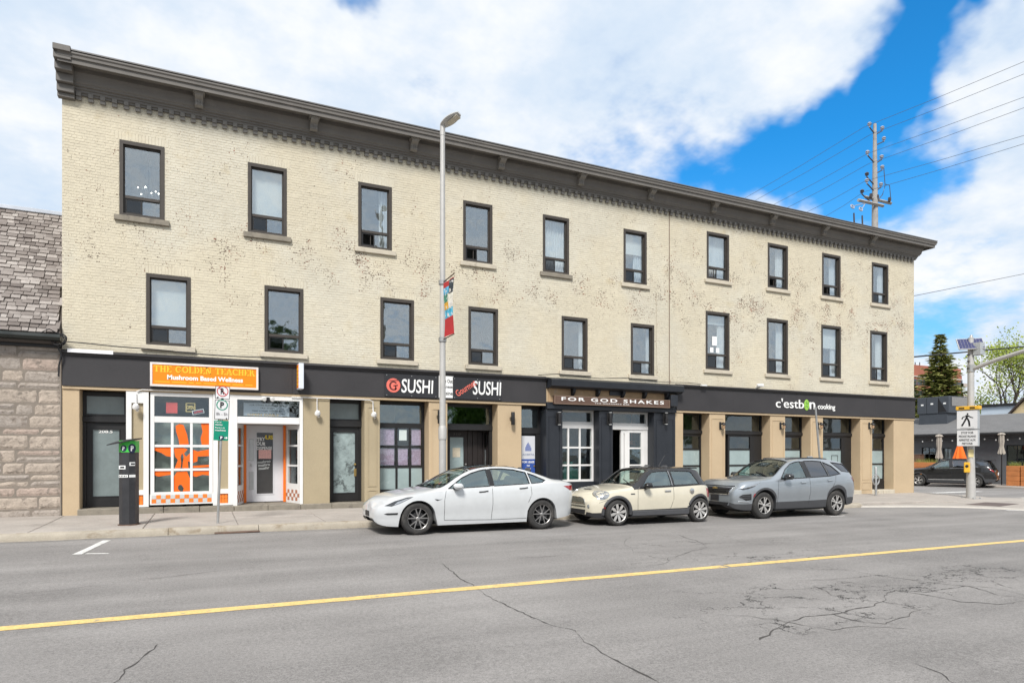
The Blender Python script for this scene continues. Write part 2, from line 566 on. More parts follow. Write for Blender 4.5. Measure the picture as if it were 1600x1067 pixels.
G_UP = glass_mat('window_glass', .235, (.93, .96, .96), .012, .30, (.90, .96, 1.0))
G_SCREEN = glass_mat('screened_glass', .07, (.40, .42, .43), .05, .2, (.8, .85, .9))
G_SHOP = glass_mat('shop_glass', .075, (.95, .975, .97), .012, .12, (.85, .92, .94))
G_FROST = mat('frosted_glass', (.185, .225, .225), .22, var=.22, scale=2.2, fine=.04, spec=.6)
G_FROSTL = mat('light_frosted_glass', (.30, .375, .375), .25, var=.12, scale=2.2, fine=.03, spec=.6)

# ------------------------------------------------------------ ground, road, pavement
YW = 18.5          # plane of the long facade
XL, XR = -3.03, 28.38
KY = 14.78         # kerb face


def sheet(name, pts, z, m, kind='structure', parent=None, slope=True):
    b = MB()
    b.add([(x, y, (zg(x) if slope else 0) + z) for x, y in pts], [tuple(range(len(pts)))])
    o = b.build(name, m, parent, recalc=False)
    if kind: o['kind'] = kind
    return o


def gsheet(name, x0, x1, y0, y1, z, m, nx=2, ny=2):
    b = MB(); vs = []; fs = []
    for j in range(ny + 1):
        for i in range(nx + 1):
            x = x0 + (x1 - x0) * i / nx; y = y0 + (y1 - y0) * j / ny
            vs.append((x, y, zg(max(min(x, 90), -70)) + z))
    for j in range(ny):
        for i in range(nx):
            a = j * (nx + 1) + i
            fs.append((a, a + 1, a + nx + 2, a + nx + 1))
    b.add(vs, fs)
    o = b.build(name, m, recalc=False); o['kind'] = 'structure'
    return o


M_EARTH = mat('town_ground', (.16, .15, .13), .95, var=.25, scale=.05)
gsheet('ground', -900, 900, -900, 900, -.06, M_EARTH, 90, 4)
road = gsheet('road', -69, 89, -14, 75, 0, M_ASPH, 20, 20)

M_YLINE = mat('yellow_road_paint', (.66, .47, .18), .75, var=.14, scale=6, fine=.25, fscale=40, stain=(.27, .24, .19), sscale=7, slo=.56, shi=.70)
M_WLINE = mat('white_road_paint', (.62, .61, .58), .7, var=.14, scale=6, fine=.25, fscale=40, stain=(.28, .27, .26), sscale=7, slo=.55, shi=.7)


def strip(name, a, b_, w, m, z=.004, n=None, wob=.008, label=None):
    """worn painted line from a to b on the road"""
    a = Vector((a[0], a[1], 0)); b_ = Vector((b_[0], b_[1], 0)); d = b_ - a
    n = n or max(2, int(d.length / .35)); nrm = Vector((-d.y, d.x, 0)).normalized()
    bl = MB(); vs = []
    for i in range(n + 1):
        p = a + d * i / n
        for sgn in (-1, 1):
            q = p + nrm * sgn * (w / 2 + random.uniform(-wob, wob))
            vs.append((q.x, q.y, zg(q.x) + z))
    bl.add(vs, [(2 * i, 2 * i + 2, 2 * i + 3, 2 * i + 1) for i in range(n)])
    o = bl.build(name, m, recalc=False); o['kind'] = 'structure'
    return o


strip('centre_line', (-30, 7.54), (11.0 - 3.9, 7.54), .18, M_YLINE)
strip('centre_line', (7.16, 7.545), (60, 7.51), .18, M_YLINE)
pA, pB, pC = onground(120, 866), onground(167, 844), onground(170, 864.5)
strip('parking_mark', pA, pB, .13, M_WLINE)
strip('parking_mark', (pA.x + .12, pA.y + .04), pC, .08, M_WLINE)
pA = onground(1300, 806.5); strip('parking_mark', (pA.x - .1, pA.y), (pA.x + .55, pA.y), .09, M_WLINE)
strip('stop_line', onground(1458, 770), onground(1530, 767.5), .45, M_WLINE)
strip('crosswalk_line', onground(1572, 797), onground(1760, 800), .18, M_WLINE)

# long cracks, each a dark narrow seam lying in the road
M_CRK = mat('crack_dirt', (.065, .06, .056), .95, var=.2)


def crack(pts, w0=.010, w1=.006, seed=0):
    rnd = random.Random(seed)
    P = [onground(*p) for p in pts]
    fin = []
    for i in range(len(P) - 1):
        a, b_ = P[i], P[i + 1]; n = max(2, int((b_ - a).length / .07))
        nrm = Vector((-(b_ - a).y, (b_ - a).x, 0)).normalized()
        o = 0
        for k in range(n):
            o = o * .82 + rnd.uniform(-.022, .022)
            fin.append(a.lerp(b_, k / n) + nrm * o * math.sin(PI * min(1, k / n + .08)) * 1.3)
    fin.append(P[-1])
    vs = []
    for i, p in enumerate(fin):
        d = fin[min(i + 1, len(fin) - 1)] - fin[max(i - 1, 0)]
        nrm = Vector((-d.y, d.x, 0)).normalized()
        w = (w0 + (w1 - w0) * i / len(fin)) * rnd.uniform(.2, 1.0) * (.25 + .75 * abs(math.sin(i * .11 + seed)))
        if i in (0, len(fin) - 1): w = .001
        for sg in (-1, 1):
            q = p + nrm * sg * w
            vs.append((q.x, q.y, zg(q.x) + .0035))
    bl = MB(); bl.add(vs, [(2 * i, 2 * i + 2, 2 * i + 3, 2 * i + 1) for i in range(len(fin) - 1)])
    return bl


allc = MB()
for sd, (pts, w0, w1) in enumerate([
        ([(690, 880), (720, 905), (760, 930), (800, 950), (850, 972), (900, 985), (912, 1003), (940, 1020), (990, 1045), (1030, 1066)], .011, .013),
        ([(247, 1006), (228, 1022), (212, 1036), (190, 1056), (170, 1075)], .008, .012),
        ([(1188, 1000), (1235, 970), (1290, 960), (1340, 950), (1385, 938), (1398, 922), (1450, 930), (1500, 940), (1560, 944), (1605, 938)], .018, .012),
        ([(1120, 960), (1170, 962), (1215, 968), (1260, 978), (1300, 984), (1350, 978), (1420, 982)], .009, .007),
        ([(1300, 958), (1340, 970), (1385, 975), (1405, 965), (1440, 952)], .010, .007),
        ([(1270, 905), (1330, 910), (1390, 920), (1440, 925), (1510, 915), (1560, 930), (1610, 936)], .010, .012),
        ([(1320, 890), (1380, 900), (1440, 908), (1490, 914), (1550, 918), (1605, 930)], .010, .010),
        ([(1060, 835), (1090, 845), (1105, 855), (1060, 868), (1042, 876)], .012, .008),
        ([(1064, 835), (1130, 840), (1180, 850), (1240, 852), (1290, 858), (1360, 862)], .008, .005),
        ([(960, 888), (1000, 886), (1040, 880), (1045, 870)], .008, .006),
        ([(800, 800 + 72), (840, 870), (900, 866)], .010, .006),
        ([(30, 928), (110, 920), (220, 905), (300, 896), (400, 886)], .006, .006),
        ([(150, 916), (260, 902), (330, 893)], .006, .006),
        ([(985, 838), (975, 850), (990, 862), (1060, 866)], .006, .006),
        ([(1430, 1036), (1470, 1052), (1500, 1075)], .008, .006),
        ([(1150, 900), (1220, 908), (1300, 905), (1360, 900)], .006, .005),
        ([(1180, 880), (1260, 890), (1330, 890)], .005, .005),
        ([(1270, 915), (1300, 930), (1370, 940)], .006, .006)]):
    c_ = crack(pts, w0, w1, sd)
    allc.add(c_.v, c_.f)
o = allc.build('road_cracks', M_CRK, road, recalc=False); o['kind'] = 'stuff'

# pavement slabs
SWH = .14
pave = thing('pavement', (10, 16.5, 0), None, None); pave['kind'] = 'structure'


def slab(x0, x1, y0, y1, h0, h1, parent, name, m, thick=.12, j=.005):
    b = MB()
    x0 += j; x1 -= j; y0 += j; y1 -= j
    c = .012
    top = [(x0 + c, y0 + c, h0), (x1 - c, y0 + c, h0), (x1 - c, y1 - c, h1), (x0 + c, y1 - c, h1)]
    sh = [(x0, y0, h0 - c), (x1, y0, h0 - c), (x1, y1, h1 - c), (x0, y1, h1 - c)]
    bt = [(x, y, -thick) for x, y, _ in sh]
    vs = [(x, y, zg(x) + z) for x, y, z in top + sh + bt]
    b.add(vs, [(0, 1, 2, 3)] + [(4 + i, 4 + (i + 1) % 4, (i + 1) % 4, i) for i in range(4)] + [(8 + i, 8 + (i + 1) % 4, 4 + (i + 1) % 4, 4 + i) for i in range(4)])
    return b.build(name, m, parent, recalc=False)


xs = -14.0
rn = random.Random(3)
while xs < 28.9:
    w = rn.uniform(1.75, 2.0)
    x1 = min(xs + w, 29.0)
    dip = 0.0 if xs < 20 else min(.10, (xs - 20) * .018)
    for (y0, y1, h0, h1) in ((KY + .16, 16.75, SWH - dip, SWH - .1 * dip), (16.75, YW + .35, SWH - .1 * dip + .0, SWH + .01)):
        e = rn.uniform(-.006, .006)
        slab(xs, x1, y0, y1, h0 + e, h1 + e, pave, 'slab', M_CONC)
    xs = x1
APR = [(19.6, 14.90), (21.6, 14.25), (22.6, 13.85), (23.2, 13.35), (23.6, 12.75), (24.1, 11.9), (25.0, 11.3), (28, 11.0), (33, 11.2), (35.2, 12.6), (35.6, 14.4), (34.0, 15.5), (30.8, 15.7), (29.2, 16.9), (29.2, 40), (28.42, 40), (28.42, 15.1)]
bmA = bmesh.new(); bmA.faces.new([bmA.verts.new((x, y, zg(x) + .036)) for x, y in APR]); bmesh.ops.triangulate(bmA, faces=bmA.faces[:])
meA = bpy.data.meshes.new('corner_apron'); bmA.to_mesh(meA); bmA.free(); meA.materials.append(M_CONC)
oA = bpy.data.objects.new('corner_apron', meA); COL.objects.link(oA); oA['kind'] = 'structure'
M_PALE = mat('pale_kerb_concrete', (.46, .43, .385), .9, var=.12, scale=2.5, fine=.1)
bK = MB(); vsK = []
for i, (x, y) in enumerate(APR[:13]):
    a_, c_ = Vector(APR[max(i - 1, 0)]), Vector(APR[min(i + 1, 12)]); d_ = (c_ - a_).normalized(); n_ = Vector((-d_.y, d_.x))
    for o_, h_ in ((-.03, .0), (-.01, .042), (.17, .045), (.19, .02)): q_ = Vector((x, y)) + n_ * o_; vsK.append((q_.x, q_.y, zg(q_.x) + h_))
bK.add(vsK, [(4 * i + j, 4 * i + 4 + j, 4 * i + 5 + j, 4 * i + 1 + j) for i in range(12) for j in range(3)])
oK = bK.build('flush_kerb', M_PALE); oK['kind'] = 'structure'
M_JDIRT = mat('joint_dirt', (.12, .105, .09), .95, var=.2)
sheet('pavement_bed', [(-14, KY + .06), (28.6, KY + .06), (28.6, YW + .4), (-14, YW + .4)], .012, M_JDIRT)
M_TACT = mat('tactile_plate_iron', (.115, .085, .075), .7, var=.15, scale=9, bump=.6, bscale=25)
tp = [onground(*p, .06) for p in ((1508, 787), (1540, 783.5), (1592, 786), (1562, 790))]
b = MB(); b.prism([(p.x, p.y, zg(p.x) + .030) for p in tp], (0, 0, .012)); o = b.build('tactile_plate', M_TACT); o['kind'] = 'structure'

# kerb stones with broken joints
kerb = thing('kerb', (10, KY, 0), None, None); kerb['kind'] = 'structure'
xs = -14.0
while xs < 19.9:
    w = rn.uniform(1.3, 3.1) if xs < 4 else rn.uniform(2.4, 3.2)
    x1 = min(xs + w, 20.0)
    dip = 0.0 if xs < 19.5 else min(.095, (xs - 19.5) * .02)
    h = SWH - dip + rn.uniform(-.008, .004)
    b = MB(); n = max(3, int((x1 - xs) / .16)); sec = []
    for i in range(n + 1):
        x = xs + .006 + (x1 - xs - .012) * i / n
        e = .0
        if i in (0, n): e = rn.uniform(.012, .05) if rn.random() < .7 else .006
        jt = rn.uniform(-.007, .007)
        prof = [(KY - .01 + jt, -.08), (KY + jt * .6, .03), (KY + .012 + jt + e * .5, h - .045 - e * .6), (KY + .035 + e + abs(jt), h - .012 - e * .4), (KY + .075 + e, h - e * .2), (KY + .172, h + .004), (KY + .172, -.08)]
        sec.append([(x, y, zg(x) + z) for y, z in prof])
    vs = [p for s_ in sec for p in s_]; k = len(sec[0])
    fs = [(i * k + j, (i + 1) * k + j, (i + 1) * k + j + 1, i * k + j + 1) for i in range(n) for j in range(k - 1)]
    fs += [tuple(range(k)), tuple(range(n * k + k - 1, n * k - 1, -1))]
    b.add(vs, fs); b.build('kerb_stone', M_KERB, kerb, smooth=True)
    xs = x1
# grit and dust lying in the gutter
M_DUST = mat('gutter_dust', (.30, .27, .225), .95, var=.25, scale=5, fine=.15)
b = MB(); vs = []
n = 240
for i in range(n + 1):
    x = -14 + 33.8 * i / n
    wdt = .10 + .09 * mnoise.noise(Vector((x * 1.3, 0, 0))) + .05 * mnoise.noise(Vector((x * 6, 3, 0)))
    vs += [(x, KY - .02 - max(.02, wdt), zg(x) + .004), (x, KY + .02, zg(x) + .006)]
b.add(vs, [(2 * i, 2 * i + 2, 2 * i + 3, 2 * i + 1) for i in range(n)])
o = b.build('gutter_grit', M_DUST, recalc=False); tag(o, 'pale grit and dust lying in the gutter along the kerb', 'grit', kind='stuff')
M_IRON = mat('rusty_iron', (.12, .075, .055), .8, var=.25, scale=9)
pp = onground(372, 832)
b = MB(); b.box(pp.x - .45, pp.x + .42, KY - .14, KY - .02, zg(pp.x) + .001, zg(pp.x) + .035, .012)
tag(b.build('drain_cover', M_IRON), 'rusty iron drain plate in the gutter below the parking sign', 'drain')
# ------------------------------------------------------------ the long commercial building
bld = thing('commercial_building', (12.6, YW, zg(12.6)), 'long three-storey painted brick building with shops along the street', 'building')
W3 = [(-1.86, -.89), (1.05, 2.02), (3.94, 4.90), (7.10, 8.06), (9.83, 10.79), (12.94, 13.90)]
W2 = [(-1.29, -.30), (1.46, 2.45), (4.57, 5.56), (7.27, 8.25), (10.52, 11.50), (13.24, 14.22)]
W3R = [(16.59, 17.65), (19.61, 20.67), (22.59, 23.66), (25.59, 26.64)]
W2R = [(16.54, 17.67), (19.56, 20.67), (22.54, 23.68), (25.49, 26.57)]
WINS = [(a, b, 7.46, 9.30) for a, b in W3] + [(a, b, 4.34, 6.11) for a, b in W2] + [(a, b, 8.01, 9.74) for a, b in W3R] + [(a, b, 4.71, 6.84) for a, b in W2R]
WZ0, WZ1 = 4.02, 10.22
SEAM = 14.86
CH, BL_, JT = .0675, .214, .0075


def openings_rows():
    """rectangles the running courses leave free"""
    r = []
    for (a, b, z0, z1) in WINS:
        r.append((a, b, z0, z1))
        r.append((a - .11, b + .11, z0 - .135, z0))
        r.append((a - .09, b + .09, z1, z1 + .205))
    return r


HOLES = openings_rows()


def subtract(segs, a, b):
    out = []
    for (s, e) in segs:
        if b <= s or a >= e: out.append((s, e))
        else:
            if a > s: out.append((s, a))
            if b < e: out.append((b, e))
    return out


# backing wall with window openings: strips between openings
backing = MB()
zs = sorted(set([WZ0, WZ1] + [z for w in WINS for z in w[2:]]))
for z0, z1 in zip(zs[:-1], zs[1:]):
    zc = (z0 + z1) / 2
    segs = [(XL, XR)]
    for (a, b, q0, q1) in WINS:
        if q0 < zc < q1: segs = subtract(segs, a, b)
    for s, e in segs:
        backing.add([(s, YW, z0), (e, YW, z0), (e, YW, z1), (s, YW, z1)], [(0, 1, 2, 3)])
for (a, b, q0, q1) in WINS:      # reveals
    d = .16
    backing.add([(a, YW, q0), (a, YW + d, q0), (a, YW + d, q1), (a, YW, q1)], [(0, 1, 2, 3)])
    backing.add([(b, YW, q0), (b, YW + d, q0), (b, YW + d, q1), (b, YW, q1)], [(3, 2, 1, 0)])
    backing.add([(a, YW, q1), (b, YW, q1), (b, YW + d, q1), (a, YW + d, q1)], [(0, 1, 2, 3)])
    backing.add([(a, YW, q0), (b, YW, q0), (b, YW + d, q0), (a, YW + d, q0)], [(3, 2, 1, 0)])
# side and rear walls and the flat roof
DEP = 13.0
for (p, q) in (((XL, YW), (XL, YW + DEP)), ((XR, YW + DEP), (XR, YW)), ((XL, YW + DEP), (XR, YW + DEP))):
    backing.add([(p[0], p[1], -.6), (q[0], q[1], -.6), (q[0], q[1], 10.55), (p[0], p[1], 10.55)], [(0, 1, 2, 3)])
wall = backing.build('wall', M_MORTAR, bld, recalc=False)
b = MB(); b.box(XL + .01, XR - .01, YW + .02, YW + DEP - .01, 10.46, 10.56); b.build('roof', mat('roof_gravel', (.2, .19, .18), .95), bld)

# bricks
rb = random.Random(5)
bricks = []      # (x0,x1,z0,z1, vertical)
row = 0
z = WZ0
while z < WZ1 - .02:
    z1 = min(z + CH, WZ1)
    zc = (z + z1) / 2
    segs = [(XL, SEAM - .012), (SEAM + .012, XR)]
    for (a, b, q0, q1) in HOLES:
        if q0 < zc < q1: segs = subtract(segs, a, b)
    header = (row % 7 == 6)
    bl = BL_ / 2 if header else BL_
    off = (0 if row % 2 else BL_ / 2) if not header else BL_ / 4
    for s, e in segs:
        k = math.floor((s - off) / bl)
        x = off + k * bl
        while x < e:
            a, c = max(x, s), min(x + bl, e)
            if c - a > .035: bricks.append((a, c, z, z1))
            x += bl
    z = z1; row += 1
for (a, b, q0, q1) in WINS:      # upright bricks over each window
    x = a - .09
    n = round((b - a + .18) / .074); w = (b - a + .18) / n
    for i in range(n): bricks.append((x + i * w, x + (i + 1) * w, q1, q1 + .205))
bricks.sort(key=lambda t: t[0] * SY + YW * CY + 0.001 * abs(t[2] - 5))


def brick_geo(a, c, z0, z1, ox=0, oz=0):
    j = JT / 2; p = .0040 + rb.uniform(-.0014, .0024); tl = rb.uniform(-.0015, .0015); cb = .006
    a += j + rb.uniform(0, .002); c -= j + rb.uniform(0, .002); z0 += j; z1 -= j
    y0 = YW + .001; y1 = YW - p
    vs = [(a, y0, z0), (c, y0, z0), (c, y0, z1), (a, y0, z1), (a + cb, y1 - tl, z0 + cb), (c - cb, y1 + tl, z0 + cb), (c - cb, y1 + tl, z1 - cb), (a + cb, y1 - tl, z1 - cb)]
    fs = [(4, 5, 6, 7), (0, 1, 5, 4), (1, 2, 6, 5), (2, 3, 7, 6), (3, 0, 4, 7)]
    return vs, fs


full = [t for t in bricks if t[1] - t[0] > .18 and t[3] - t[2] < .08][:300]
fullset = set(full)
rest = MB()
for t in bricks:
    if t in fullset: continue
    rest.add(*brick_geo(*t))
o = rest.build('bricks', M_BRICK, wall, recalc=False); o['kind'] = 'stuff'
protos = []
for i in range(4):
    mb = MB(); mb.add(*brick_geo(0, BL_, 0, CH)); mb.v = [(x, y - YW, zz) for x, y, zz in mb.v]
    me = bpy.data.meshes.new('brick'); me.from_pydata(mb.v, [], mb.f); me.materials.append(M_BRICK); protos.append(me)
for t in full:
    put('brick', rb.choice(protos), (t[0], YW, t[2]), wall, scale=((t[1] - t[0]) / BL_, 1, 1))


def frame_rect(b, x0, x1, z0, z1, w, y0, y1, wb=None, wt=None):
    wb = w if wb is None else wb; wt = w if wt is None else wt
    b.box(x0, x0 + w, y0, y1, z0, z1); b.box(x1 - w, x1, y0, y1, z0, z1)
    b.box(x0 + w, x1 - w, y0, y1, z0, z0 + wb); b.box(x0 + w, x1 - w, y0, y1, z1 - wt, z1)


def pane(parent, x0, x1, z0, z1, y, m, name='pane', t=.006):
    b = MB(); b.box(x0, x1, y, y + t, z0, z1)
    return b.build(name, m, parent, recalc=False)


def curtain(parent, x0, x1, z0, z1, y, m=None, name='curtain', folds=7, amp=.03):
    b = MB(); n = folds * 8; vs = []
    for i in range(n + 1):
        u = i / n; x = x0 + (x1 - x0) * u
        yy = y + amp * math.sin(u * folds * 2 * PI) + amp * .5 * math.sin(u * folds * 4.7 + 1)
        vs += [(x, yy, z0), (x + .01 * math.sin(u * 9), yy * 1.0, z1)]
    b.add(vs, [(2 * i, 2 * i + 2, 2 * i + 3, 2 * i + 1) for i in range(n)])
    return b.build(name, m or M_CURT, parent, smooth='all', recalc=False)


def upper_window(X0, X1, Z0, Z1, style, tr=.265):
    b = MB()
    cw = .078
    frame_rect(b, X0, X1, Z0, Z1, cw, YW - .018, YW + .13, .06, .09)      # casing
    iz0, iz1, ix0, ix1 = Z0 + .06, Z1 - .09, X0 + cw, X1 - cw
    frame_rect(b, ix0, ix1, iz0, iz1, .032, YW + .055, YW + .125)
    zt = Z0 + (Z1 - Z0) * tr
    b.box(ix0 + .032, ix1 - .032, YW + .045, YW + .12, zt - .035, zt + .035)
    win = b.build('window', M_DFRAME, bld, recalc=False)
    gx0, gx1 = ix0 + .032, ix1 - .032
    xm = gx0 + (gx1 - gx0) * .47
    pane(win, gx0, gx1, zt + .035, iz1 - .032, YW + .085, G_UP)
    # lower slider: one leaf with its own sash
    s = MB(); frame_rect(s, gx0 + .005, xm + .02, iz0 + .034, zt - .037, .034, YW + .06, YW + .085); s.build('sash', M_BLKFR, win, recalc=False)
    gap = .0
    if style.get('open'):
        pane(win, xm + .02, gx1, iz0 + .032, zt - .035, YW + .10, G_UP)
        bb = MB(); bb.box(xm - .10, xm - .08, YW + .09, YW + .11, iz0 + .032, zt - .035); bb.build('meeting_rail', M_DFRAME, win, recalc=False)
    else:
        pane(win, gx0 + .039, xm - .014, iz0 + .068, zt - .071, YW + .07, G_SCREEN)
        pane(win, xm + .02, gx1, iz0 + .032, zt - .035, YW + .10, G_UP)
    # sill stone
    sb = MB(); sb.box(X0 - .11, X1 + .11, YW - .075, YW + .06, Z0 - .135, Z0 - .002, .008)
    sb.build('sill', M_STONE if not style.get('rough') else M_OLDST, win, recalc=False)
    # the room behind, closed on five sides
    rm = MB(); y0, y1 = YW + .165, YW + 1.9
    a, c, q0, q1 = X0 - .25, X1 + .25, Z0 - .3, Z1 + .15
    rm.add([(a, y0, q0), (c, y0, q0), (c, y0, q1), (a, y0, q1), (a, y1, q0), (c, y1, q0), (c, y1, q1), (a, y1, q1)],
           [(4, 5, 6, 7), (0, 4, 7, 3), (5, 1, 2, 6), (3, 7, 6, 2), (0, 1, 5, 4)])
    rm.build('room', M_ROOM, win, recalc=False)
    yb = YW + .21
    k = style.get('k')
    if k == 'blind': pane(win, X0 + .02, X1 - .02, zt - .02 if style.get('half') else Z0 + .02, Z1 - .05, yb, M_BLIND, 'blind', .004)
    if k == 'shade': pane(win, X0 + .02, X1 - .02, Z1 - (Z1 - Z0) * style.get('h', .4), Z1 - .05, yb, M_BLIND, 'roller_shade', .004)
    if k == 'sheer': curtain(win, X0 - .02, X1 + .02, Z0, Z1 - .02, yb + .05, None, 'curtain', 11, .028)
    if style.get('right'): curtain(win, X1 - (X1 - X0) * style['right'], X1 + .05, Z0 - .05, Z1 - .02, yb + .06, None, 'curtain', 4, .03)
    if style.get('left'): curtain(win, X0 - .05, X0 + (X1 - X0) * style['left'], Z0 - .05, Z1 - .02, yb + .06, None, 'curtain', 3, .03)
    return win


ST = [dict(right=.12), dict(k='blind', half=1), dict(open=1, right=.32), dict(open=1), dict(k='sheer'), dict(k='shade', h=.42, right=.38),
      dict(k='blind', half=1), dict(), dict(left=.12), dict(), dict(right=.17), dict(right=.14),
      dict(k='sheer', open=1), dict(open=1, right=.34), dict(right=.3, open=1), dict(right=.3),
      dict(right=.3, k='shade', h=.2), dict(right=.3), dict(k='shade', h=.42, right=.25), dict(right=.33)]
wobs = []
for i, ((a, c, z0, z1), st) in enumerate(zip(WINS, ST)):
    if i in (0, 1, 4): st['rough'] = 1
    wobs.append(upper_window(a, c, z0, z1, st))
# a lit chandelier seen through the first top window, papers in another
M_BULB = bpy.data.materials.new('lit_bulb'); M_BULB.use_nodes = True
M_BULB.node_tree.nodes['Principled BSDF'].inputs['Emission Color'].default_value = (1, .93, .8, 1)
M_BULB.node_tree.nodes['Principled BSDF'].inputs['Emission Strength'].default_value = 5
ch = thing('chandelier', (-1.30, YW + .9, 8.1), 'small lit chandelier behind the top left window', 'chandelier')
b = MB(); b.tube([(-1.30, YW + .9, 8.34), (-1.30, YW + .9, 9.4)], .012, 6); b.build('stem', M_BLKFR, ch, recalc=False)
for i in range(6):
    t = i * PI / 3 + .3
    p = Vector((-1.30 + .24 * math.cos(t), YW + .9 + .24 * math.sin(t), 8.46 + .05 * math.sin(i * 2.3)))
    b = MB(); b.tube([(-1.30, YW + .9, 8.34), (p.x, p.y, p.z - .06), (p.x, p.y, p.z)], .008, 5); b.build('arm', M_BLKFR, ch, recalc=False)
    b = MB(); b.lathe([(.0, -.018), (.013, -.009), (.016, .003), (.009, .018), (0, .027)], 8, Matrix.Translation(p)); b.build('bulb', M_BULB, ch, True)
pane(wobs[16], 16.92, 17.14, 5.62, 5.95, YW + .079, M_PRINTW, 'paper_notice', .003)
pane(wobs[16], 16.82, 16.98, 5.36, 5.54, YW + .079, M_PRINTW, 'paper_notice', .003)
pane(wobs[16], 17.10, 17.26, 5.36, 5.54, YW + .079, M_PRINTW, 'paper_notice', .003)

# ------------------------------------------------------------ cornice
PROF = [(-.02, 10.17), (.055, 10.17), (.055, 10.215), (.085, 10.222), (.085, 10.275), (.115, 10.285), (.115, 10.325), (.16, 10.34), (.165, 10.375), (.19, 10.395),
        (.205, 10.43), (.215, 10.48), (.235, 10.54), (.265, 10.60), (.275, 10.60), (.28, 10.70), (.53, 10.72), (.535, 10.635), (.565, 10.630), (.57, 10.735), (.605, 10.745), (.61, 10.80), (.635, 10.83), (.635, 10.865), (.60, 10.885), (-.02, 10.90)]


def swept_cornice():
    b = MB(); k = len(PROF)
    left = [(XL, YW - p, z) for p, z in PROF]
    right = [(XR + max(p, 0), YW - p, z) for p, z in PROF]
    back = [(XR + max(p, 0), YW + 4, z) for p, z in PROF]
    vs = left + right + back
    fs = []
    for r_ in range(2):
        for i in range(k - 1):
            fs.append((r_ * k + i, r_ * k + i + 1, (r_ + 1) * k + i + 1, (r_ + 1) * k + i))
    fs.append(tuple(range(k)))
    b.add(vs, fs)
    return b


corn = swept_cornice().build('cornice', M_CORN, bld)
b = MB(); b.box(XL + .1, XR + .64, YW - .645, YW - .55, 10.887, 10.925, .006); b.box(XR + .56, XR + .64, YW - .549, YW + 4, 10.889, 10.924, .006)
b.build('flashing', M_FLASH, corn)
# end block at the left
b = MB()
for (p0, p1, z0, z1) in ((-.02, .13, 10.02, 10.12), (-.02, .20, 10.12, 10.30), (-.02, .30, 10.30, 10.50), (-.02, .46, 10.50, 10.68), (-.02, .60, 10.68, 10.83), (-.02, .67, 10.83, 10.97)):
    b.box(XL - .075, XL + .27, YW - p1, YW - p0, z0 + .001, z1, .01)
b.build('end_block', M_CORN, corn)
# brackets
xb = [ray(p) * (YW - .25) for p in (311, 490, 646, 783, 907, 1016.5, 1114.5, 1206, 1287, 1362)]
prof = [(.20, 10.36), (.26, 10.35), (.315, 10.375), (.33, 10.42), (.315, 10.46), (.345, 10.51), (.42, 10.545), (.465, 10.575), (.48, 10.62), (.48, 10.70), (.28, 10.70), (.21, 10.46)]
bm_ = MB(); bm_.prism([(-.095, -p, z - 10.5) for p, z in prof], (.19, 0, 0)); bm_.box(-.135, .135, -.515, -.26, .115, .20)
for k in (-.055, 0, .055): bm_.box(k - .010, k + .010, -.345, -.29, -.12, .0)
b0 = bm_.build('bracket', mat('bracket_grey', (.20, .187, .17), .55, var=.12, scale=5), corn, origin=(0, 0, 0))
b0.location = (xb[0], YW, 10.5)
for x in xb[1:]: put('bracket', b0, (x, YW, 10.5), corn)
# dentils: a row of hanging blocks with a smaller block above each
dm = MB(); dm.box(-.055, .055, -.065, .002, -.125, -.002, .006); dm.box(-.050, .050, -.095, -.064, -.04, .05)
x = XL + .34; i = 0
d0 = None
while x < XR - .05:
    if d0 is None:
        d0 = dm.build('dentil', mat('dentil_grey', (.185, .172, .155), .6, var=.12, scale=5), corn, origin=(0, 0, 0)); d0.location = (x, YW, 10.17)
    else: put('dentil', d0, (x, YW, 10.17), corn)
    x += .245
# shadow-line course: thin black gap under cornice is left to the light
dp = MB(); dp.tube([(SEAM + .01, YW - .03, 4.1), (SEAM + .01, YW - .03, 10.15)], .011, 6); dp.build('joint_strip', mat('seam_filler', (.17, .12, .09), .9), wall, recalc=False)
for px in (1060,):
    xx = ray(1025) * YW
    cb_ = MB(); cb_.tube([(xx, YW - .018, 4.25), (xx, YW - .018, 7.2), (xx - .02, YW - .02, 7.25)], .007, 5); cb_.build('cable', mat('painted_cable', (.42, .37, .29), .7), bld, recalc=False)
# ------------------------------------------------------------ ground floor: fascias, piers, shop fronts
def zp(px, py, Y=None):
    return at(px, py, YW if Y is None else Y).z


def xp(px, Y=None):
    return ray(px) * (YW if Y is None else Y)


def zs_(X):
    return zg(X) + SWH          # top of the pavement


def zf(X):
    return zs_(X) + .16         # shop floor


REC = YW + .45
M_WHITEP = mat('white_board_piece', (.75, .75, .77), .6, var=.05)
M_WOODS = mat('brown_wood_sign', (.105, .062, .045), .6, var=.25, scale=4, fine=.15, fscale=18)
M_RAWTAN = mat('raw_sandstone', (.42, .29, .17), .85, var=.2, scale=2.5, stain=(.30, .28, .26), sscale=2.5)

# lintel behind the fascias closes the wall above the bays
b = MB(); b.box(XL, XR, YW + .012, YW + .62, 3.19, 4.03); b.box(XL, XR, YW + .012, YW + 4.2, 4.03, 4.06); b.build('lintel', M_TAN, bld, recalc=False)


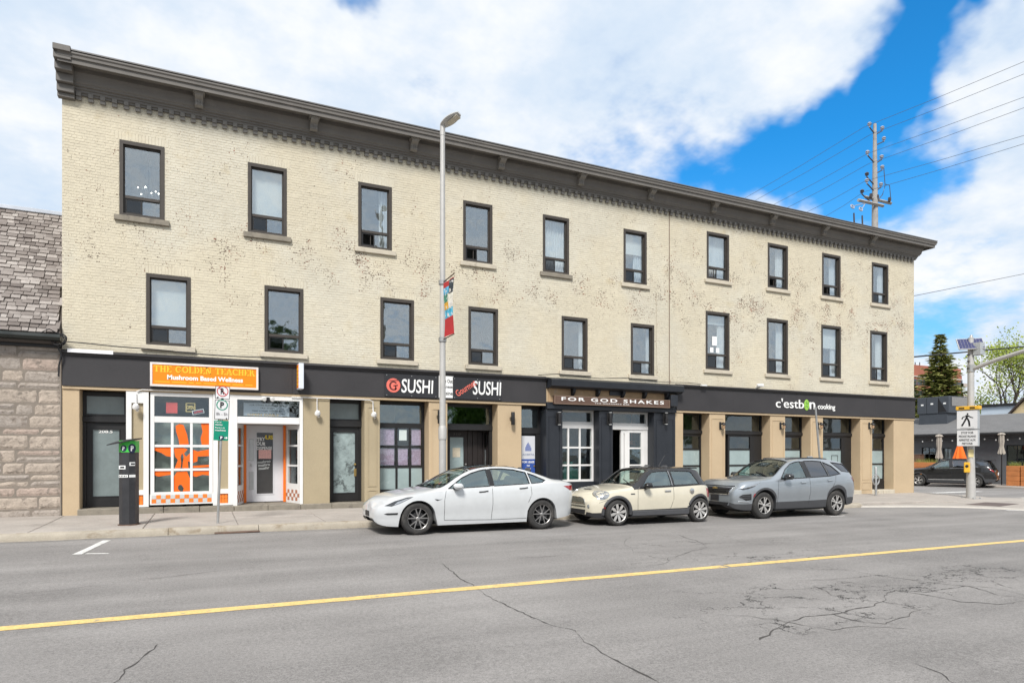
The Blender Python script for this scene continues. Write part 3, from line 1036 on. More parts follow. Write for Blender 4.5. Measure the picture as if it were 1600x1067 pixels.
def fascia(x0, x1, z0, z1, zt, name='fascia'):
    b = MB(); n = max(2, int((x1 - x0) / 2.4)); 
    for i in range(n):
        a = x0 + (x1 - x0) * i / n; c = x0 + (x1 - x0) * (i + 1) / n
        b.box(a + .001, c - .001, YW - .06 - random.uniform(0, .003), YW + .01, z0, z1, .004)
    f = b.build(name, M_FASC, bld, recalc=False)
    b = MB(); b.prism([(x0 - .01, YW + .01, z1 - .02), (x0 - .01, YW - .085, z1 - .02), (x0 - .01, YW - .10, z1 + .03), (x0 - .01, YW - .15, z1 + .045), (x0 - .01, YW - .15, z1 + .075), (x0 - .01, YW + .01, zt)], (x1 - x0 + .02, 0, 0))
    b.build('cap_moulding', M_FASC, f)
    return f


f1 = fascia(XL + .01, 9.92, 3.25, 3.985, 4.12)
f2 = fascia(15.16, XR - .01, 3.18, 4.0, 4.12)
b = MB(); b.box(xp(107), xp(178), YW - .155, YW - .1502, 4.03, 4.115); b.build('white_flashing', M_WHITEP, f1)
for fo, x0, x1, z in ((f1, XL, 9.92, 3.25), (f2, 15.14, XR, 3.18)):
    b = MB(); b.box(x0 + .005, x1 - .005, YW - .035, YW + .011, z - .075, z - .001, .006); b.build('lintel_strip', M_TAN, bld, recalc=False)


def pier(x0, x1, m=M_TAN, panel=False, ztop=3.19, y0=None, lamp=None, base=True):
    b = MB(); y0 = YW if y0 is None else y0
    zb = min(zs_(x0), zs_(x1)) - .12
    b.box(x0, x1, y0, YW + .62, zb, ztop - .001, .012)
    p = b.build('pier', m, bld, recalc=False)
    if panel:
        q = MB(); i = .09; zt = ztop - .22; zl = zs_(x0) + .95
        def bead(a, c, e, f_):
            frame_rect(q, a, c, e, f_, .022, y0 - .014, y0 + .002)
        bead(x0 + i, x1 - i, zs_(x0) + .60, zt)
        bead(x0 + i, x1 - i, zs_(x0) + .18, zs_(x0) + .50)
        q.build('panel_bead', m, p, recalc=False)
    return p


def plinth(x0, x1, proud=.05, m=M_OLDST, y1=None):
    b = MB(); n = max(1, round((x1 - x0) / .95)); vs = []
    for i in range(n):
        a = x0 + (x1 - x0) * i / n; c = x0 + (x1 - x0) * (i + 1) / n
        p_ = proud + random.uniform(-.015, .03)
        b.box(a + .003, c - .003, YW - p_, (YW + .5) if y1 is None else y1, zs_(c) - .15, zf((a + c) / 2) - .003, .014)
    return b.build('step', m, bld, recalc=False)


def glz(M, w, z0, z1, m_frame, m_glass, xs=(), zs=(), fw=.06, bw=.035, dep=.07, name='shop_window', parent=None, fb=None, ft=None, glasses=None, thick_z=None):
    """framed glazing in its own frame: x along, y inward, z up; xs, zs split it into panes"""
    fb = fw if fb is None else fb; ft = fw if ft is None else ft
    b = MB()
    def bx(a, c, e, f_, g_, h): b.box(a, c, e, f_, g_, h, 0, M)
    bx(0, fw, 0, dep, z0, z1); bx(w - fw, w, 0, dep, z0, z1); bx(fw, w - fw, 0, dep, z0, z0 + fb); bx(fw, w - fw, 0, dep, z1 - ft, z1)
    X = [fw] + list(xs) + [w - fw]; Z = [z0 + fb] + list(zs) + [z1 - ft]
    tz = thick_z or {}
    for x in xs: bx(x - bw / 2, x + bw / 2, .012, dep - .012, z0 + fb, z1 - ft)
    for z in zs:
        t = tz.get(z, bw)
        bx(fw, w - fw, .008 if t > bw else .014, dep - .01, z - t / 2, z + t / 2)
    o = b.build(name, m_frame, parent or bld, recalc=False)
    k = 0
    for j in range(len(Z) - 1):
        for i in range(len(X) - 1):
            p = MB(); p.box(X[i], X[i + 1], dep * .45, dep * .45 + .006, Z[j], Z[j + 1], 0, M)
            gm = m_glass if glasses is None else glasses.get(k, m_glass)
            if gm is not None: p.build('pane', gm, o, recalc=False)
            k += 1
    return o


def T(x, y, ang=0.0):
    return Matrix.Translation((x, y, 0)) @ Matrix.Rotation(ang, 4, 'Z')


def door(M, w, z0, z1, m_frame, m_glass, st=.13, top=.16, bot=.28, dep=.05, name='door', knob=None, m_knob=None):
    b = MB()
    def bx(a, c, e, f_, g_, h): b.box(a, c, e, f_, g_, h, 0, M)
    bx(0, st, 0, dep, z0, z1); bx(w - st, w, 0, dep, z0, z1); bx(st, w - st, 0, dep, z0, z0 + bot); bx(st, w - st, 0, dep, z1 - top, z1)
    for (a, c, e, f_) in ((st - .025, st, z0 + bot, z1 - top), (w - st, w - st + .025, z0 + bot, z1 - top)): bx(a, c, -.012, .0, e, f_)
    bx(st - .025, w - st + .025, -.012, 0, z0 + bot - .025, z0 + bot); bx(st - .025, w - st + .025, -.012, 0, z1 - top, z1 - top + .025)
    o = b.build(name, m_frame, bld, recalc=False)
    p = MB(); p.box(st, w - st, dep * .4, dep * .4 + .008, z0 + bot, z1 - top, 0, M); p.build('pane', m_glass, o, recalc=False)
    if knob is not None:
        kx, kz = knob
        q = MB(); q.lathe([(0, .05), (.026, .045), (.03, .025), (.014, .012), (.014, 0), (.032, 0), (.032, -.01)], 12, M @ Matrix.Translation((kx, 0, z0 + kz)) @ Matrix.Rotation(PI / 2, 4, 'X'))
        q.build('handle', m_knob or M_STEEL, o, True)
    return o


def interior(x0, x1, m=M_ROOM, y0=None, y1=None, z0=None):
    y0 = REC + .12 if y0 is None else y0; y1 = YW + 4.1 if y1 is None else y1
    q0 = zf((x0 + x1) / 2) - .02 if z0 is None else z0; q1 = 3.35
    rm = MB()
    rm.add([(x0, y0, q0), (x1, y0, q0), (x1, y0, q1), (x0, y0, q1), (x0, y1, q0), (x1, y1, q0), (x1, y1, q1), (x0, y1, q1)],
           [(4, 5, 6, 7), (0, 4, 7, 3), (5, 1, 2, 6), (3, 7, 6, 2), (0, 1, 5, 4)])
    return rm.build('shop_interior', m, bld, recalc=False)


BRASS = mat('brass', (.55, .38, .14), .35, metal=.9, var=.1)
# --- bay A: narrow door 208.5
pier(XL + .005, -2.68)
plinth(-2.72, -1.70, .06)
interior(-2.70, -1.70, M_ROOMD)
zt0, zt1 = zp(160, 648.5, REC), 3.15
xw = 1.0
glz(T(-2.70, REC - .02), 1.0, zp(160, 650, REC), 3.16, M_BLKFR, G_FROST, fw=.10, ft=.10, fb=.05, dep=.10, name='transom_window')
b = MB(); b.box(-2.70, -1.70, REC - .07, REC + .08, zp(160, 660, REC), zp(160, 650.3, REC), .012)
b.box(-2.70, -2.60, REC - .03, REC + .08, zf(-2.2), zp(160, 660.2, REC)); b.box(-1.78, -1.70, REC - .03, REC + .08, zf(-2.2), zp(160, 660.2, REC))
b.build('door_frame', M_BLKFR, bld, recalc=False)
dA = door(T(-2.595, REC), .81, zf(-2.2) + .01, zp(160, 660.4, REC), M_BLKFR, G_FROST, .125, .17, .26, knob=(.75, 1.0), m_knob=BRASS)
text('door_number', '208.5', .30, .075, M_PRINTW, (xp(165, REC), REC + .012, zp(165, 674, REC)), dA, bold=.02)

# --- the orange and white shop
for (x0, x1) in ((-1.72, -1.235), (.215, .69)):
    zb, ztp = zs_(x0) + .13, 3.19
    q = MB(); q.box(x0 + .001, x1, YW + .04, YW + .5, zb - .2, ztp); pc = q.build('pier', M_TAN2, bld, recalc=False)
    q = MB(); frame_rect(q, x0 + .001, x1, zb + .04, ztp - .002, .115, YW - .02, YW + .05, .05, .30); q.box(x0 + .115, x1 - .115, YW - .018, YW + .045, zb + .34, zb + .46)
    q.build('white_casing', M_WHITE, pc, recalc=False)
    q = MB()
    for ii in range(3):
        for jj in range(2):
            w_ = (x1 - x0 - .25) / 3
            q.cur = (ii + jj) % 2 * 0
            q.box(x0 + .125 + ii * w_ + .003, x0 + .125 + (ii + 1) * w_ - .003, YW + .012, YW + .042, zb + .093 + jj * .125, zb + .093 + (jj + 1) * .125 - .006)
    q.build('orange_tiles', mat('orange_tile', (.78, .20, .03), .4, var=.12, scale=9), pc, recalc=False)
interior(-1.70, .69, M_ROOM, YW + .2)
gx0, gx1 = -1.20, .21
zsill = zp(285, 771, YW)
glw = gx1 - gx0
zbar = zp(280, 655.5, YW)
X1_, X2_ = xp(269) - gx0, xp(299) - gx0
zr1, zr2 = zp(283, 696.5), zp(283, 733.5)
gtw = glz(T(gx0, YW + .01), glw, zsill, 3.17, M_WHITE, G_SHOP, xs=(), zs=(zbar,), fw=.085, fb=.05, ft=.09, dep=.10, thick_z={zbar: .15}, glasses={0: None})
q = MB(); y0 = YW + .035
for x in (X1_, X2_): q.box(gx0 + x - .03, gx0 + x + .03, y0 - .012, y0 + .05, zsill + .051, zbar - .076)
for z in (zr1, zr2): q.box(gx0 + .086, gx1 - .086, y0 - .008, y0 + .046, z - .03, z + .03)
q.build('glazing_bars', M_WHITE, gtw, recalc=False)
cx = [gx0 + .085, gx0 + X1_ - .03, gx0 + X1_ + .03, gx0 + X2_ - .03, gx0 + X2_ + .03, gx1 - .085]
rz = [(zsill + .05, zr2 - .03), (zr2 + .03, zr1 - .03), (zr1 + .03, zbar - .075)]
G_TEAL = glass_mat('backed_glass', .09, (.92, .95, .94), .02, .1, (.85, .95, .95))
for (z0, z1) in rz:
    for i in range(3): pane(gtw, cx[2 * i], cx[2 * i + 1], z0, z1, YW + .055, G_TEAL)
b = MB(); b.box(gx0 + .02, gx1 - .02, YW + .30, YW + .31, zsill, zbar - .05); b.build('grey_backing', mat('grey_green_board', (.20, .225, .20), .8, var=.2, scale=3), gtw, recalc=False)
# orange painted shapes on the glass, pane by pane (unit coordinates of each pane)
DEC = {(0, 1): [[(.12, .85), (.35, .95), (.60, .90), (.82, .45), (.92, .03), (.35, .0), (.30, .25), (.15, .6)]], (0, 2): [[(.5, .98), (1, 1), (1, .02), (.55, .0), (.48, .3), (.60, .6)]],
       (1, 0): [[(0, .98), (.98, 1), (1, .55), (.72, .58), (.45, .72), (0, .85)]],
       (1, 1): [[(.0, .95), (.55, .98), (.85, .90), (.62, .70), (.75, .55), (1, .72), (1, .30), (.86, .34), (.90, .0), (.52, .02), (.56, .30), (.62, .55), (.52, .72), (.42, .55), (.46, .25), (.42, .02), (.06, .0), (.26, .4), (.10, .55)]],
       (1, 2): [[(0, .88), (.3, .80), (1, .90), (1, .58), (.30, .56), (.28, .33), (0, .25)], [(0, .12), (1, .16), (1, .06), (0, .02)]],
       (2, 0): [[(0, 1), (1, 1), (1, .82), (.25, .74), (0, .8)]], (2, 1): [[(.0, .70), (.2, .95), (.8, .99), (1, .6), (1, .02), (.55, .0), (.62, .16), (.46, .34), (.30, .30), (.25, .14), (.42, .0), (.02, .0), (.02, .45)]],
       (2, 2): [[(0, 1), (1, 1), (1, .76), (.6, .80), (.2, .70), (0, .74)]]}
dq = MB()
for (r_, c_), polys in DEC.items():
    z0, z1 = rz[2 - r_]; x0, x1 = cx[2 * c_], cx[2 * c_ + 1]
    for pl in polys:
        dq.prism([(x0 + u * (x1 - x0), YW + .0535, z0 + v * (z1 - z0)) for u, v in pl], (0, .0012, 0))
M_DECAL = mat('orange_window_paint', (.82, .13, .006), .5, var=.06, scale=7)
dq.build('painted_decal', M_DECAL, gtw)
# things behind the glass of the transom
M_NRED = mat('red_sign_print', (.62, .06, .05), .5); M_NYEL = mat('yellow_sign_print', (.62, .47, .16), .5)
t_ = thing('open_sign', (xp(297), YW + .14, zp(297, 640)), 'yellow framed OPEN sign hanging in the transom of the orange shop', 'sign')
b = MB(); frame_rect(b, xp(290), xp(305), zp(297, 643), zp(297, 629), .018, YW + .13, YW + .15); b.build('frame', M_NYEL, t_, recalc=False)
text('lettering', 'OPEN', .17, .10, M_NYEL, (xp(297.3), YW + .13, zp(297, 636)), t_, bold=.02)
t_ = thing('neon_sign', (xp(309), YW + .10, zp(309, 644)), 'small tilted red lettered sign with white border in transom', 'sign')
b = MB(); Mt = Matrix.Translation((xp(309.5), YW + .11, zp(309.5, 643))) @ Matrix.Rotation(-R(13), 4, 'Y')
b.box(-.14, .14, 0, .012, -.055, .055, .004, Mt); b.build('border', M_PRINTW, t_, recalc=False)
b = MB(); b.box(-.125, .125, -.004, .0, -.042, .042, 0, Mt); b.build('panel', mat('navy_print', (.02, .025, .07), .5), t_, recalc=False)
text('lettering', 'OPEN', .20, .055, M_NRED, (xp(309.5), YW + .104, zp(309.5, 643)), t_, bold=.03, tilt=R(13))
b = MB(); b.box(xp(259), xp(277), YW + .14, YW + .15, zp(268, 645), zp(268, 628)); tag(b.build('red_poster', M_NRED), 'dim red poster hanging behind the transom glass of the orange shop', 'poster')
# checker tiles under the window
q = MB(); zt_, zb_ = zp(285, 771.5), zp(285, 785.5); q.box(gx0 - .01, gx1 + .01, YW + .0, YW + .06, zb_ - .03, zt_ + .005); chk = q.build('stall_riser', M_WHITE, bld, recalc=False)
q = MB(); nx = 13; tw = (glw - .05) / nx; th = (zt_ - zb_ - .02) / 2
for i in range(nx):
    for j in range(2):
        q.cur = (i + j) % 2
        q.box(gx0 + .025 + i * tw + .003, gx0 + .025 + (i + 1) * tw - .003, YW - .008, YW + .001, zb_ + .01 + j * th + .003, zb_ + .01 + (j + 1) * th - .003)
q.build('checker_tiles', [mat('orange_tile', ()), mat('grey_tile', (.50, .52, .52), .4, var=.06)], chk, recalc=False)
plinth(-1.72, .72, .05)
plinth(.72, 3.2, .10, M_OLDST, YW + 1.2)
plinth(3.2, 4.15, .10)

# entry with splayed side lights
ex0, ex1 = .69, 2.44
Yi = YW + .92
zfl = zf(1.5) + .004
ztr = zp(420, 657, YW)
q = MB(); q.box(ex0 + .001, ex0 + .10, YW - .02, YW + .12, zs_(1) + .1, 3.17); q.box(ex1 - .085, ex1 - .001, YW - .02, YW + .12, zs_(2) + .1, 3.17); q.box(ex0 + .10, ex1 - .085, YW - .02, YW + .12, ztr - .09, ztr + .09, .01)
q.box(ex0 + .10, ex1 - .085, YW - .02, YW + .12, 3.06, 3.17)
q.box(ex0 + .10, ex1 - .085, YW + .12, Yi + .15, ztr - .085, ztr - .04)
ent = q.build('entry_frame', M_WHITE, bld, recalc=False)
pane(ent, ex0 + .10, ex1 - .085, ztr + .09, 3.06, YW + .06, G_SHOP)
b = MB(); b.box(ex0, ex1, YW + .75, YW + .77, ztr - .04, 3.2); b.build('transom_back', M_ROOMD, ent, recalc=False)
xd0, xd1 = xp(383.5, Yi), xp(443.5, Yi)
zdt = ztr - .09
M_DOORW = mat('white_door_paint', (.62, .62, .64), .4, var=.03)
dG = door(T(xd0 + .02, Yi), xd1 - xd0 - .04, zfl + .015, zdt - .005, M_DOORW, mat('dark_door_glass', (.045, .043, .042), .12, var=.2, spec=.6), .27, .20, .22, knob=(.12, 1.02))
for (x, s_) in ((xd0, -1), (xd1, 1)):
    q = MB(); q.box(x - .045 if s_ < 0 else x - .02, x + .02 if s_ < 0 else x + .045, Yi - .08, Yi + .06, zfl, zdt); q.build('orange_jamb', M_ORANGE, bld, recalc=False)
q = MB(); q.box(xd0 + .09, xd0 + .21, Yi - .008, Yi, zfl + 1.15, zfl + 1.75, .003); q.box(xd0 + .09, xd0 + .21, Yi - .006, Yi, zfl + .35, zfl + .85, .003); q.build('push_plate', M_STEEL, dG, recalc=False)
xc = (xd0 + xd1) / 2
zq = lambda py: zp(413, py, Yi)
text('chalk_text', 'TRY', .22, .10, M_PRINTW, (xc - .10, Yi + .018, zq(686)), dG, bold=.03, tilt=R(4)); text('chalk_text', 'US', .22, .12, mat('yellow_chalk', (.72, .55, .06), .7), (xc + .12, Yi + .018, zq(683)), dG, bold=.05)
text('chalk_text', 'OUR', .24, .10, M_PRINTW, (xc - .10, Yi + .018, zq(693)), dG, bold=.03, tilt=R(-5))
text('chalk_text', 'DISPENSE', .40, .09, M_PRINTW, (xc - .01, Yi + .018, zq(700)), dG, bold=.02)
b = MB(); b.box(xc - .16, xc + .17, Yi + .012, Yi + .018, zq(716.5), zq(702.5)); b.build('notice', mat('pink_print', (.75, .42, .38), .6, var=.3, scale=30), dG, recalc=False)
for k, py in enumerate((721, 726, 731)): text('chalk_text', 'mushroom'[:7 - k], .34 - .03 * k, .075, mat('grey_chalk', (.45, .46, .45), .7), (xc - .02, Yi + .018, zq(py)), dG, bold=.03, tilt=R(6))
for (xa, ya, xb_, yb_) in ((ex0 + .10, YW + .05, xd0 - .045, Yi - .05), (xd1 + .045, Yi - .05, ex1 - .085, YW + .05)):
    L_ = math.hypot(xb_ - xa, yb_ - ya); an = math.atan2(yb_ - ya, xb_ - xa)
    M_ = T(xa, ya, an)
    h = zdt - zfl - .42
    glz(M_, L_, zfl + .40, zdt - .002, M_WHITE, G_SHOP, (), (zfl + .40 + h * .36, zfl + .40 + h * .68), .10 if xa < 1.2 else .12, .05, .06, 'side_light')
    q = MB(); q.box(0, L_, 0, .06, zfl - .02, zfl + .40, 0, M_); rs = q.build('stall_riser', M_WHITE, bld, recalc=False)
    q = MB(); nn = 7; w_ = L_ / nn
    for i in range(nn):
        for j in range(3):
            if (i + j) % 2: q.box(i * w_ + .002, (i + 1) * w_ - .002, -.006, .001, zfl + .06 + j * .10, zfl + .06 + (j + 1) * .10 - .004, 0, M_)
    q.build('checker_tiles', mat('brown_tile', (.40, .17, .10), .5, var=.2, scale=9), rs, recalc=False)
interior(.5, 2.6, M_ROOM, Yi + .08, YW + 4.1, zfl - .03)
# letter board inside the transom, with black chalk lines
lb = thing('menu_board', (xp(419), YW + .3, zp(419, 640)), 'white lettered board behind the glass over the orange shop door', 'board')
b = MB(); b.box(xp(381.5), xp(454), YW + .28, YW + .30, zp(419, 649), zp(419, 629)); b.build('panel', mat('pale_blue_board', (.52, .57, .66), .6, var=.05), lb, recalc=False)
for k, (s_, w_) in enumerate((('FOR OTHER FLAVOURS CALL', .88), ('TRY THEM', .36), ('FREE LOCAL DELIVERY', .76), ('CLOSED SUN & MON', .88))):
    text('lettering', s_, w_, .036, M_PRINTK, (xp(419), YW + .276, zp(419, 632.3 + 4.5 * k)), lb)
text('gold_lettering', 'OPEN DAILY', .80, .05, mat('gold_paint', (.42, .33, .16), .5), (xp(412), YW + .055, zp(412, 648)), ent)
pier(2.44, 3.16, M_TAN2)

# --- bay B: black door
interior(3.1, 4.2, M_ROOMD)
def black_door_bay(x0, x1, pt, pbot, glass_t, glass_d, knob, step=True):
    zb1 = zp((x0 + x1) / 2 * 0 + 540, pt, REC); zb0 = zp(540, pbot, REC)
    glz(T(x0 - .02, REC - .02), x1 - x0 + .04, zb1, 3.17, M_BLKFR, glass_t, fw=.09, ft=.10, fb=.04, dep=.10, name='transom_window')
    b = MB(); b.box(x0 - .02, x1 + .02, REC - .07, REC + .08, zb0, zb1 - .001, .012)
    b.box(x0 - .02, x0 + .06, REC - .03, REC + .08, zf(x0), zb0 - .001); b.box(x1 - .06, x1 + .02, REC - .03, REC + .08, zf(x0), zb0 - .001)
    b.build('door_frame', M_BLKFR, bld, recalc=False)
    return door(T(x0 + .062, REC), x1 - x0 - .124, zf(x0) + .01, zb0 - .004, M_BLKFR, glass_d, .115, .15, .24, knob=knob, m_knob=BRASS)


dB = black_door_bay(3.16, 4.12, 657, 667, G_FROST, mat('ice_frosted_glass', (.27, .33, .33), .3, var=.35, scale=4.5, fine=.1, stain=(.10, .12, .12), sscale=3.5, slo=.5, shi=.6), (.72, 1.05))
q = MB(); q.box(3.16 + .062 + .69, 3.16 + .062 + .76, REC - .012, REC, zf(3.6) + .72, zf(3.6) + .94, .004); q.build('letter_plate', BRASS, dB, recalc=False)
pier(4.12, 4.56, M_TAN2, panel=True)

# --- sushi window
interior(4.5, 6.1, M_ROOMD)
zw0, zw1 = zp(630, 768, REC), 3.17
zb = zp(630, 665, REC); za, zc_ = zp(630, 697.8, REC), zp(630, 729, REC)
sx = [xp(619.5, REC) - 4.52, xp(640.5, REC) - 4.52]
sw = glz(T(4.52, REC - .02), 1.50, zw0, zw1, M_BLKFR, G_SHOP, xs=(), zs=(zb,), fw=.07, bw=.05, ft=.09, fb=.08, dep=.10, thick_z={zb: .15}, glasses={0: None, 1: glass_mat('grey_transom_glass', .17, (.8, .84, .84), .02, .2, (.75, .82, .82))})
q = MB()
for x in sx: q.box(4.52 + x - .03, 4.52 + x + .03, REC - .005, REC + .06, zw0 + .081, zb - .076)
for z in (za, zc_): q.box(4.591, 5.949, REC - .002, REC + .057, z - .028, z + .028)
q.build('glazing_bars', M_BLKFR, sw, recalc=False)
cxs = [4.59, 4.52 + sx[0] - .03, 4.52 + sx[0] + .03, 4.52 + sx[1] - .03, 4.52 + sx[1] + .03, 5.95]
rws = [(zw0 + .08, zc_ - .028), (zc_ + .028, za - .028), (za + .028, zb - .075)]
for j, (z0, z1) in enumerate(rws):
    for i in range(3):
        pane(sw, cxs[2 * i], cxs[2 * i + 1], z0, z1, REC + .02, G_FROSTL if j == 0 else G_SHOP)
M_PURP = mat('purple_menu_print', (.40, .29, .40), .7, var=.35, scale=22, fine=.35, fscale=70)
nm = [['left', 'centre', 'right'], ['left', 'centre', 'right']]
for j, rown in ((1, 'middle'), (2, 'upper')):
    z0, z1 = rws[j]
    for i, cn in enumerate(('left', 'centre', 'right')):
        x0, x1 = cxs[2 * i], cxs[2 * i + 1]
        if j == 2 and i == 1:
            b = MB(); b.box(x0 + .06, x1 - .06, REC + .035, REC + .038, z0 + .16, z1 - .04)
            tag(b.build('hours_notice', M_PRINTW), 'white notice sheet in the upper centre pane of the sushi window', 'notice')
        else:
            b = MB(); b.box(x0 + .03, x1 - .03, REC + .035, REC + .038, z0 + .02, z1 - .03)
            tag(b.build('menu_sheet', M_PURP), 'pale purple menu sheet in the %s row, %s pane of the sushi window' % (rown, cn), 'menu', 'purple menu sheets in the sushi window')
q = MB(); q.box(4.52, 6.02, REC - .02, REC + .1, zs_(5) - .1, zw0 - .001); q.build('stall_riser', M_BLKFR, bld, recalc=False)
pier(6.02, 6.60, M_TAN, panel=True)

# --- sushi door recess
Yd = YW + .85
interior(6.5, 8.35, M_ROOMD, Yd + .1)
zb1, zb0 = zp(740, 665, REC), zp(740, 671, REC)
glz(T(6.58, REC - .02), 1.69, zb1, 3.17, M_BLKFR, MATS['grey_transom_glass'], fw=.09, ft=.09, fb=.05, dep=.10, name='transom_window')
b = MB(); b.box(6.58, 8.27, REC - .05, Yd + .05, zb0 - .03, zb1 - .001, .012); b.box(8.15, 8.27, REC - .02, REC + .08, zf(7.5), zb0 - .031); b.box(6.58, 6.66, REC - .02, REC + .08, zf(7.5), zb0 - .031)
b.build('door_frame', M_BLKFR, bld, recalc=False)
M_DKWOOD = mat('dark_brown_panel', (.024, .019, .018), .5, var=.2, scale=5)
x0, x1 = xp(703, Yd) - .13, xp(725, Yd) + .10
dS = door(T(x0, Yd - .02), x1 - x0, zf(7) + .01, zb0 - .035, M_DKWOOD, G_FROSTL, .12, .20, .25, knob=(x1 - x0 - .06, 1.05))
text('door_number', '310', .26, .07, mat('faded_number', (.10, .09, .085), .6), ((x0 + x1) / 2, Yd - .028, zb0 - .13), dS, bold=.02)
b = MB(); b.box(xp(707, Yd), xp(719, Yd), Yd - .005, Yd - .001, zp(713, 714, Yd), zp(713, 699.5, Yd)); tag(b.build('door_notice', mat('cream_paper', (.58, .52, .40), .8, var=.12, scale=20)), 'cream paper notice taped on the frosted sushi shop door', 'notice')
b = MB()
for i in range(3): b.box(x1 + .01 + i * .17, x1 + .17 + i * .17, Yd - .03 - .01 * (i % 2), Yd + .02, zf(7), zb0 - .035, .006)
b.build('wall_panel', M_DKWOOD, bld, recalc=False)
xs_ = x1 + .53
glz(T(xs_, Yd - .03), 8.28 - xs_, zf(7.5), zb0 - .035, M_DKWOOD, G_SHOP, (), (zp(755, 700, Yd),), .06, .05, .06, 'side_light')
b = MB(); b.box(xp(747, Yd), xp(759.5, Yd), Yd + .012, Yd + .016, zp(753, 727, Yd), zp(753, 701, Yd)); tag(b.build('grey_poster', mat('grey_print', (.22, .21, .22), .7, var=.2, scale=15)), 'grey printed poster inside the narrow side light of the sushi shop', 'poster')
plinth(4.15, 8.3, .04)
pier(8.25, 9.07, M_TAN)

# --- leasing door
interior(9.0, 10.0, M_ROOMD)
zb1, zb0 = zp(830, 670.5, REC), zp(830, 678, REC)
glz(T(9.05, REC - .02), .91, zb1, 3.17, M_BLKFR, MATS['grey_transom_glass'], fw=.09, ft=.09, fb=.05, dep=.10, name='transom_window')
b = MB(); b.box(9.05, 9.96, REC - .06, REC + .08, zb0, zb1 - .001, .012); b.box(9.78, 9.96, REC - .05, REC + .08, zf(9.5), zb0 - .001); b.box(9.05, 9.10, REC - .02, REC + .08, zf(9.5), zb0 - .001)
b.build('door_frame', M_BLKFR, bld, recalc=False)
dL = door(T(9.10, REC), .68, zf(9.5) + .01, zb0 - .003, M_BLKFR, MATS['dark_door_glass'], .10, .10, .24, knob=(.635, 1.0), m_knob=BRASS)
ps = thing('lease_poster', (9.40, REC - .02, zp(825, 735, REC)), 'white and blue FOR LEASE poster on the narrow door beside the black shop', 'poster')
px0, px1 = xp(814.5, REC), xp(835.3, REC)
zt_, zm_, zb_ = zp(825, 681, REC), zp(825, 717, REC), zp(825, 752, REC)
M_BLUEP = mat('blue_print', (.035, .085, .33), .5, var=.05)
b = MB(); b.box(px0, px1, REC - .022, REC - .013, zm_ + .001, zt_); b.build('upper_field', mat('pale_grey_print', (.60, .61, .64), .5, var=.03), ps, recalc=False)
b = MB(); b.box(px0, px1, REC - .022, REC - .013, zb_, zm_); b.build('lower_field', M_BLUEP, ps, recalc=False)
b = MB(); pc_ = (px0 + px1) / 2; zl = zp(825, 704.5, REC)
for k, h in ((-3, .16), (-2, .24), (-1, .30), (0, .36), (1, .30), (2, .24), (3, .16)):
    b.prism([(pc_ + k * .032 - .011, REC - .0225, zl), (pc_ + k * .032 + .011, REC - .0225, zl), (pc_ + k * .032 + .011, REC - .0225, zl + h * .8 + .02 * (1 if k < 0 else -1)), (pc_ + k * .032 - .011, REC - .0225, zl + h * .8)], (0, -.002, 0))
b.build('skyline_emblem', M_BLUEP, ps)
text('lettering', 'ACERTA', px1 - px0 - .05, .06, mat('grey_blue_print', (.18, .22, .34), .5), (pc_, REC - .024, zp(825, 710, REC)), ps)
text('lettering', 'FOR LEASE', px1 - px0 - .05, .07, M_PRINTW, (pc_, REC - .024, zp(825, 721.5, REC)), ps, bold=.02)
for k, s_ in enumerate(('Retail', 'Restaurant', 'Office')): text('lettering', s_, .10 + .08 * (k == 1), .05, M_PRINTW, (pc_, REC - .024, zp(825, 727 + 4.6 * k, REC)), ps, bold=.02)
plinth(8.3, 10.0, .04)

# --- black shop front
Yf = YW - .03
for (x0, x1) in ((9.94, 10.54), (11.95, 12.49), (14.20, 15.14)):
    pier(x0 + .001, x1, M_BLACKP, panel=True, ztop=3.07, y0=Yf)
RF = YW + .36
zc0 = zs_(12)
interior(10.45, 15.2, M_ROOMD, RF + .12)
b = MB(); b.box(9.945, 15.135, YW - .10, YW + .3, 3.075, 3.205, .01); b.box(9.945, 15.135, YW - .04, YW + .3, 3.21, 3.30); fz = b.build('architrave', M_BLACKP, bld, recalc=False)
b = MB(); b.box(10.02, 15.05, YW - .02, YW + .05, 3.30, 3.80); b.build('raw_band', M_RAWTAN, bld, recalc=False)
b = MB(); b.prism([(9.96, YW + .05, 3.74), (9.96, YW - .20, 3.745), (9.96, YW - .34, 3.80), (9.96, YW - .36, 3.99), (9.96, YW - .30, 4.03), (9.96, YW + .02, 4.10)], (5.30, 0, 0)); b.build('canopy_cornice', M_BLACKP, bld)
for x in (10.9, 11.85, 12.85, 13.75, 14.7):
    b = MB(); b.prism([(x - .05, YW - .02, 3.50), (x - .05, YW - .16, 3.62), (x - .05, YW - .20, 3.74), (x - .05, YW - .02, 3.74)], (.10, 0, 0)); b.build('console', M_BLACKP, bld)
b = MB(); b.box(12.35, 12.95, YW - .06, YW + .0, 3.60, 3.75); b.box(14.75, 15.05, YW - .28, YW - .02, 3.28, 3.70, .02); b.build('black_patch', M_BLACKP, bld, recalc=False)
zr = zp(902, 664, RF)
w0 = xp(878, RF) - .04
zbot = zp(905, 752, RF)
zh = (zr - .10 - zbot) / 3
fw_ = glz(T(10.50, RF - .02), 11.97 - 10.50, zbot, 3.08, M_WHITE, G_SHOP, xs=(), zs=(zr,), fw=.09, ft=.06, fb=.07, dep=.10, thick_z={zr: .22}, glasses={0: None})
q = MB(); fxs = [xp(888, RF), xp(906, RF)]
for x in fxs: q.box(x - .03, x + .03, RF - .005, RF + .05, zbot + .071, zr - .111)
frows = [zp(905, 699, RF), zp(905, 726.5, RF)]
for z in frows: q.box(10.591, 11.879, RF - .002, RF + .047, z - .028, z + .028)
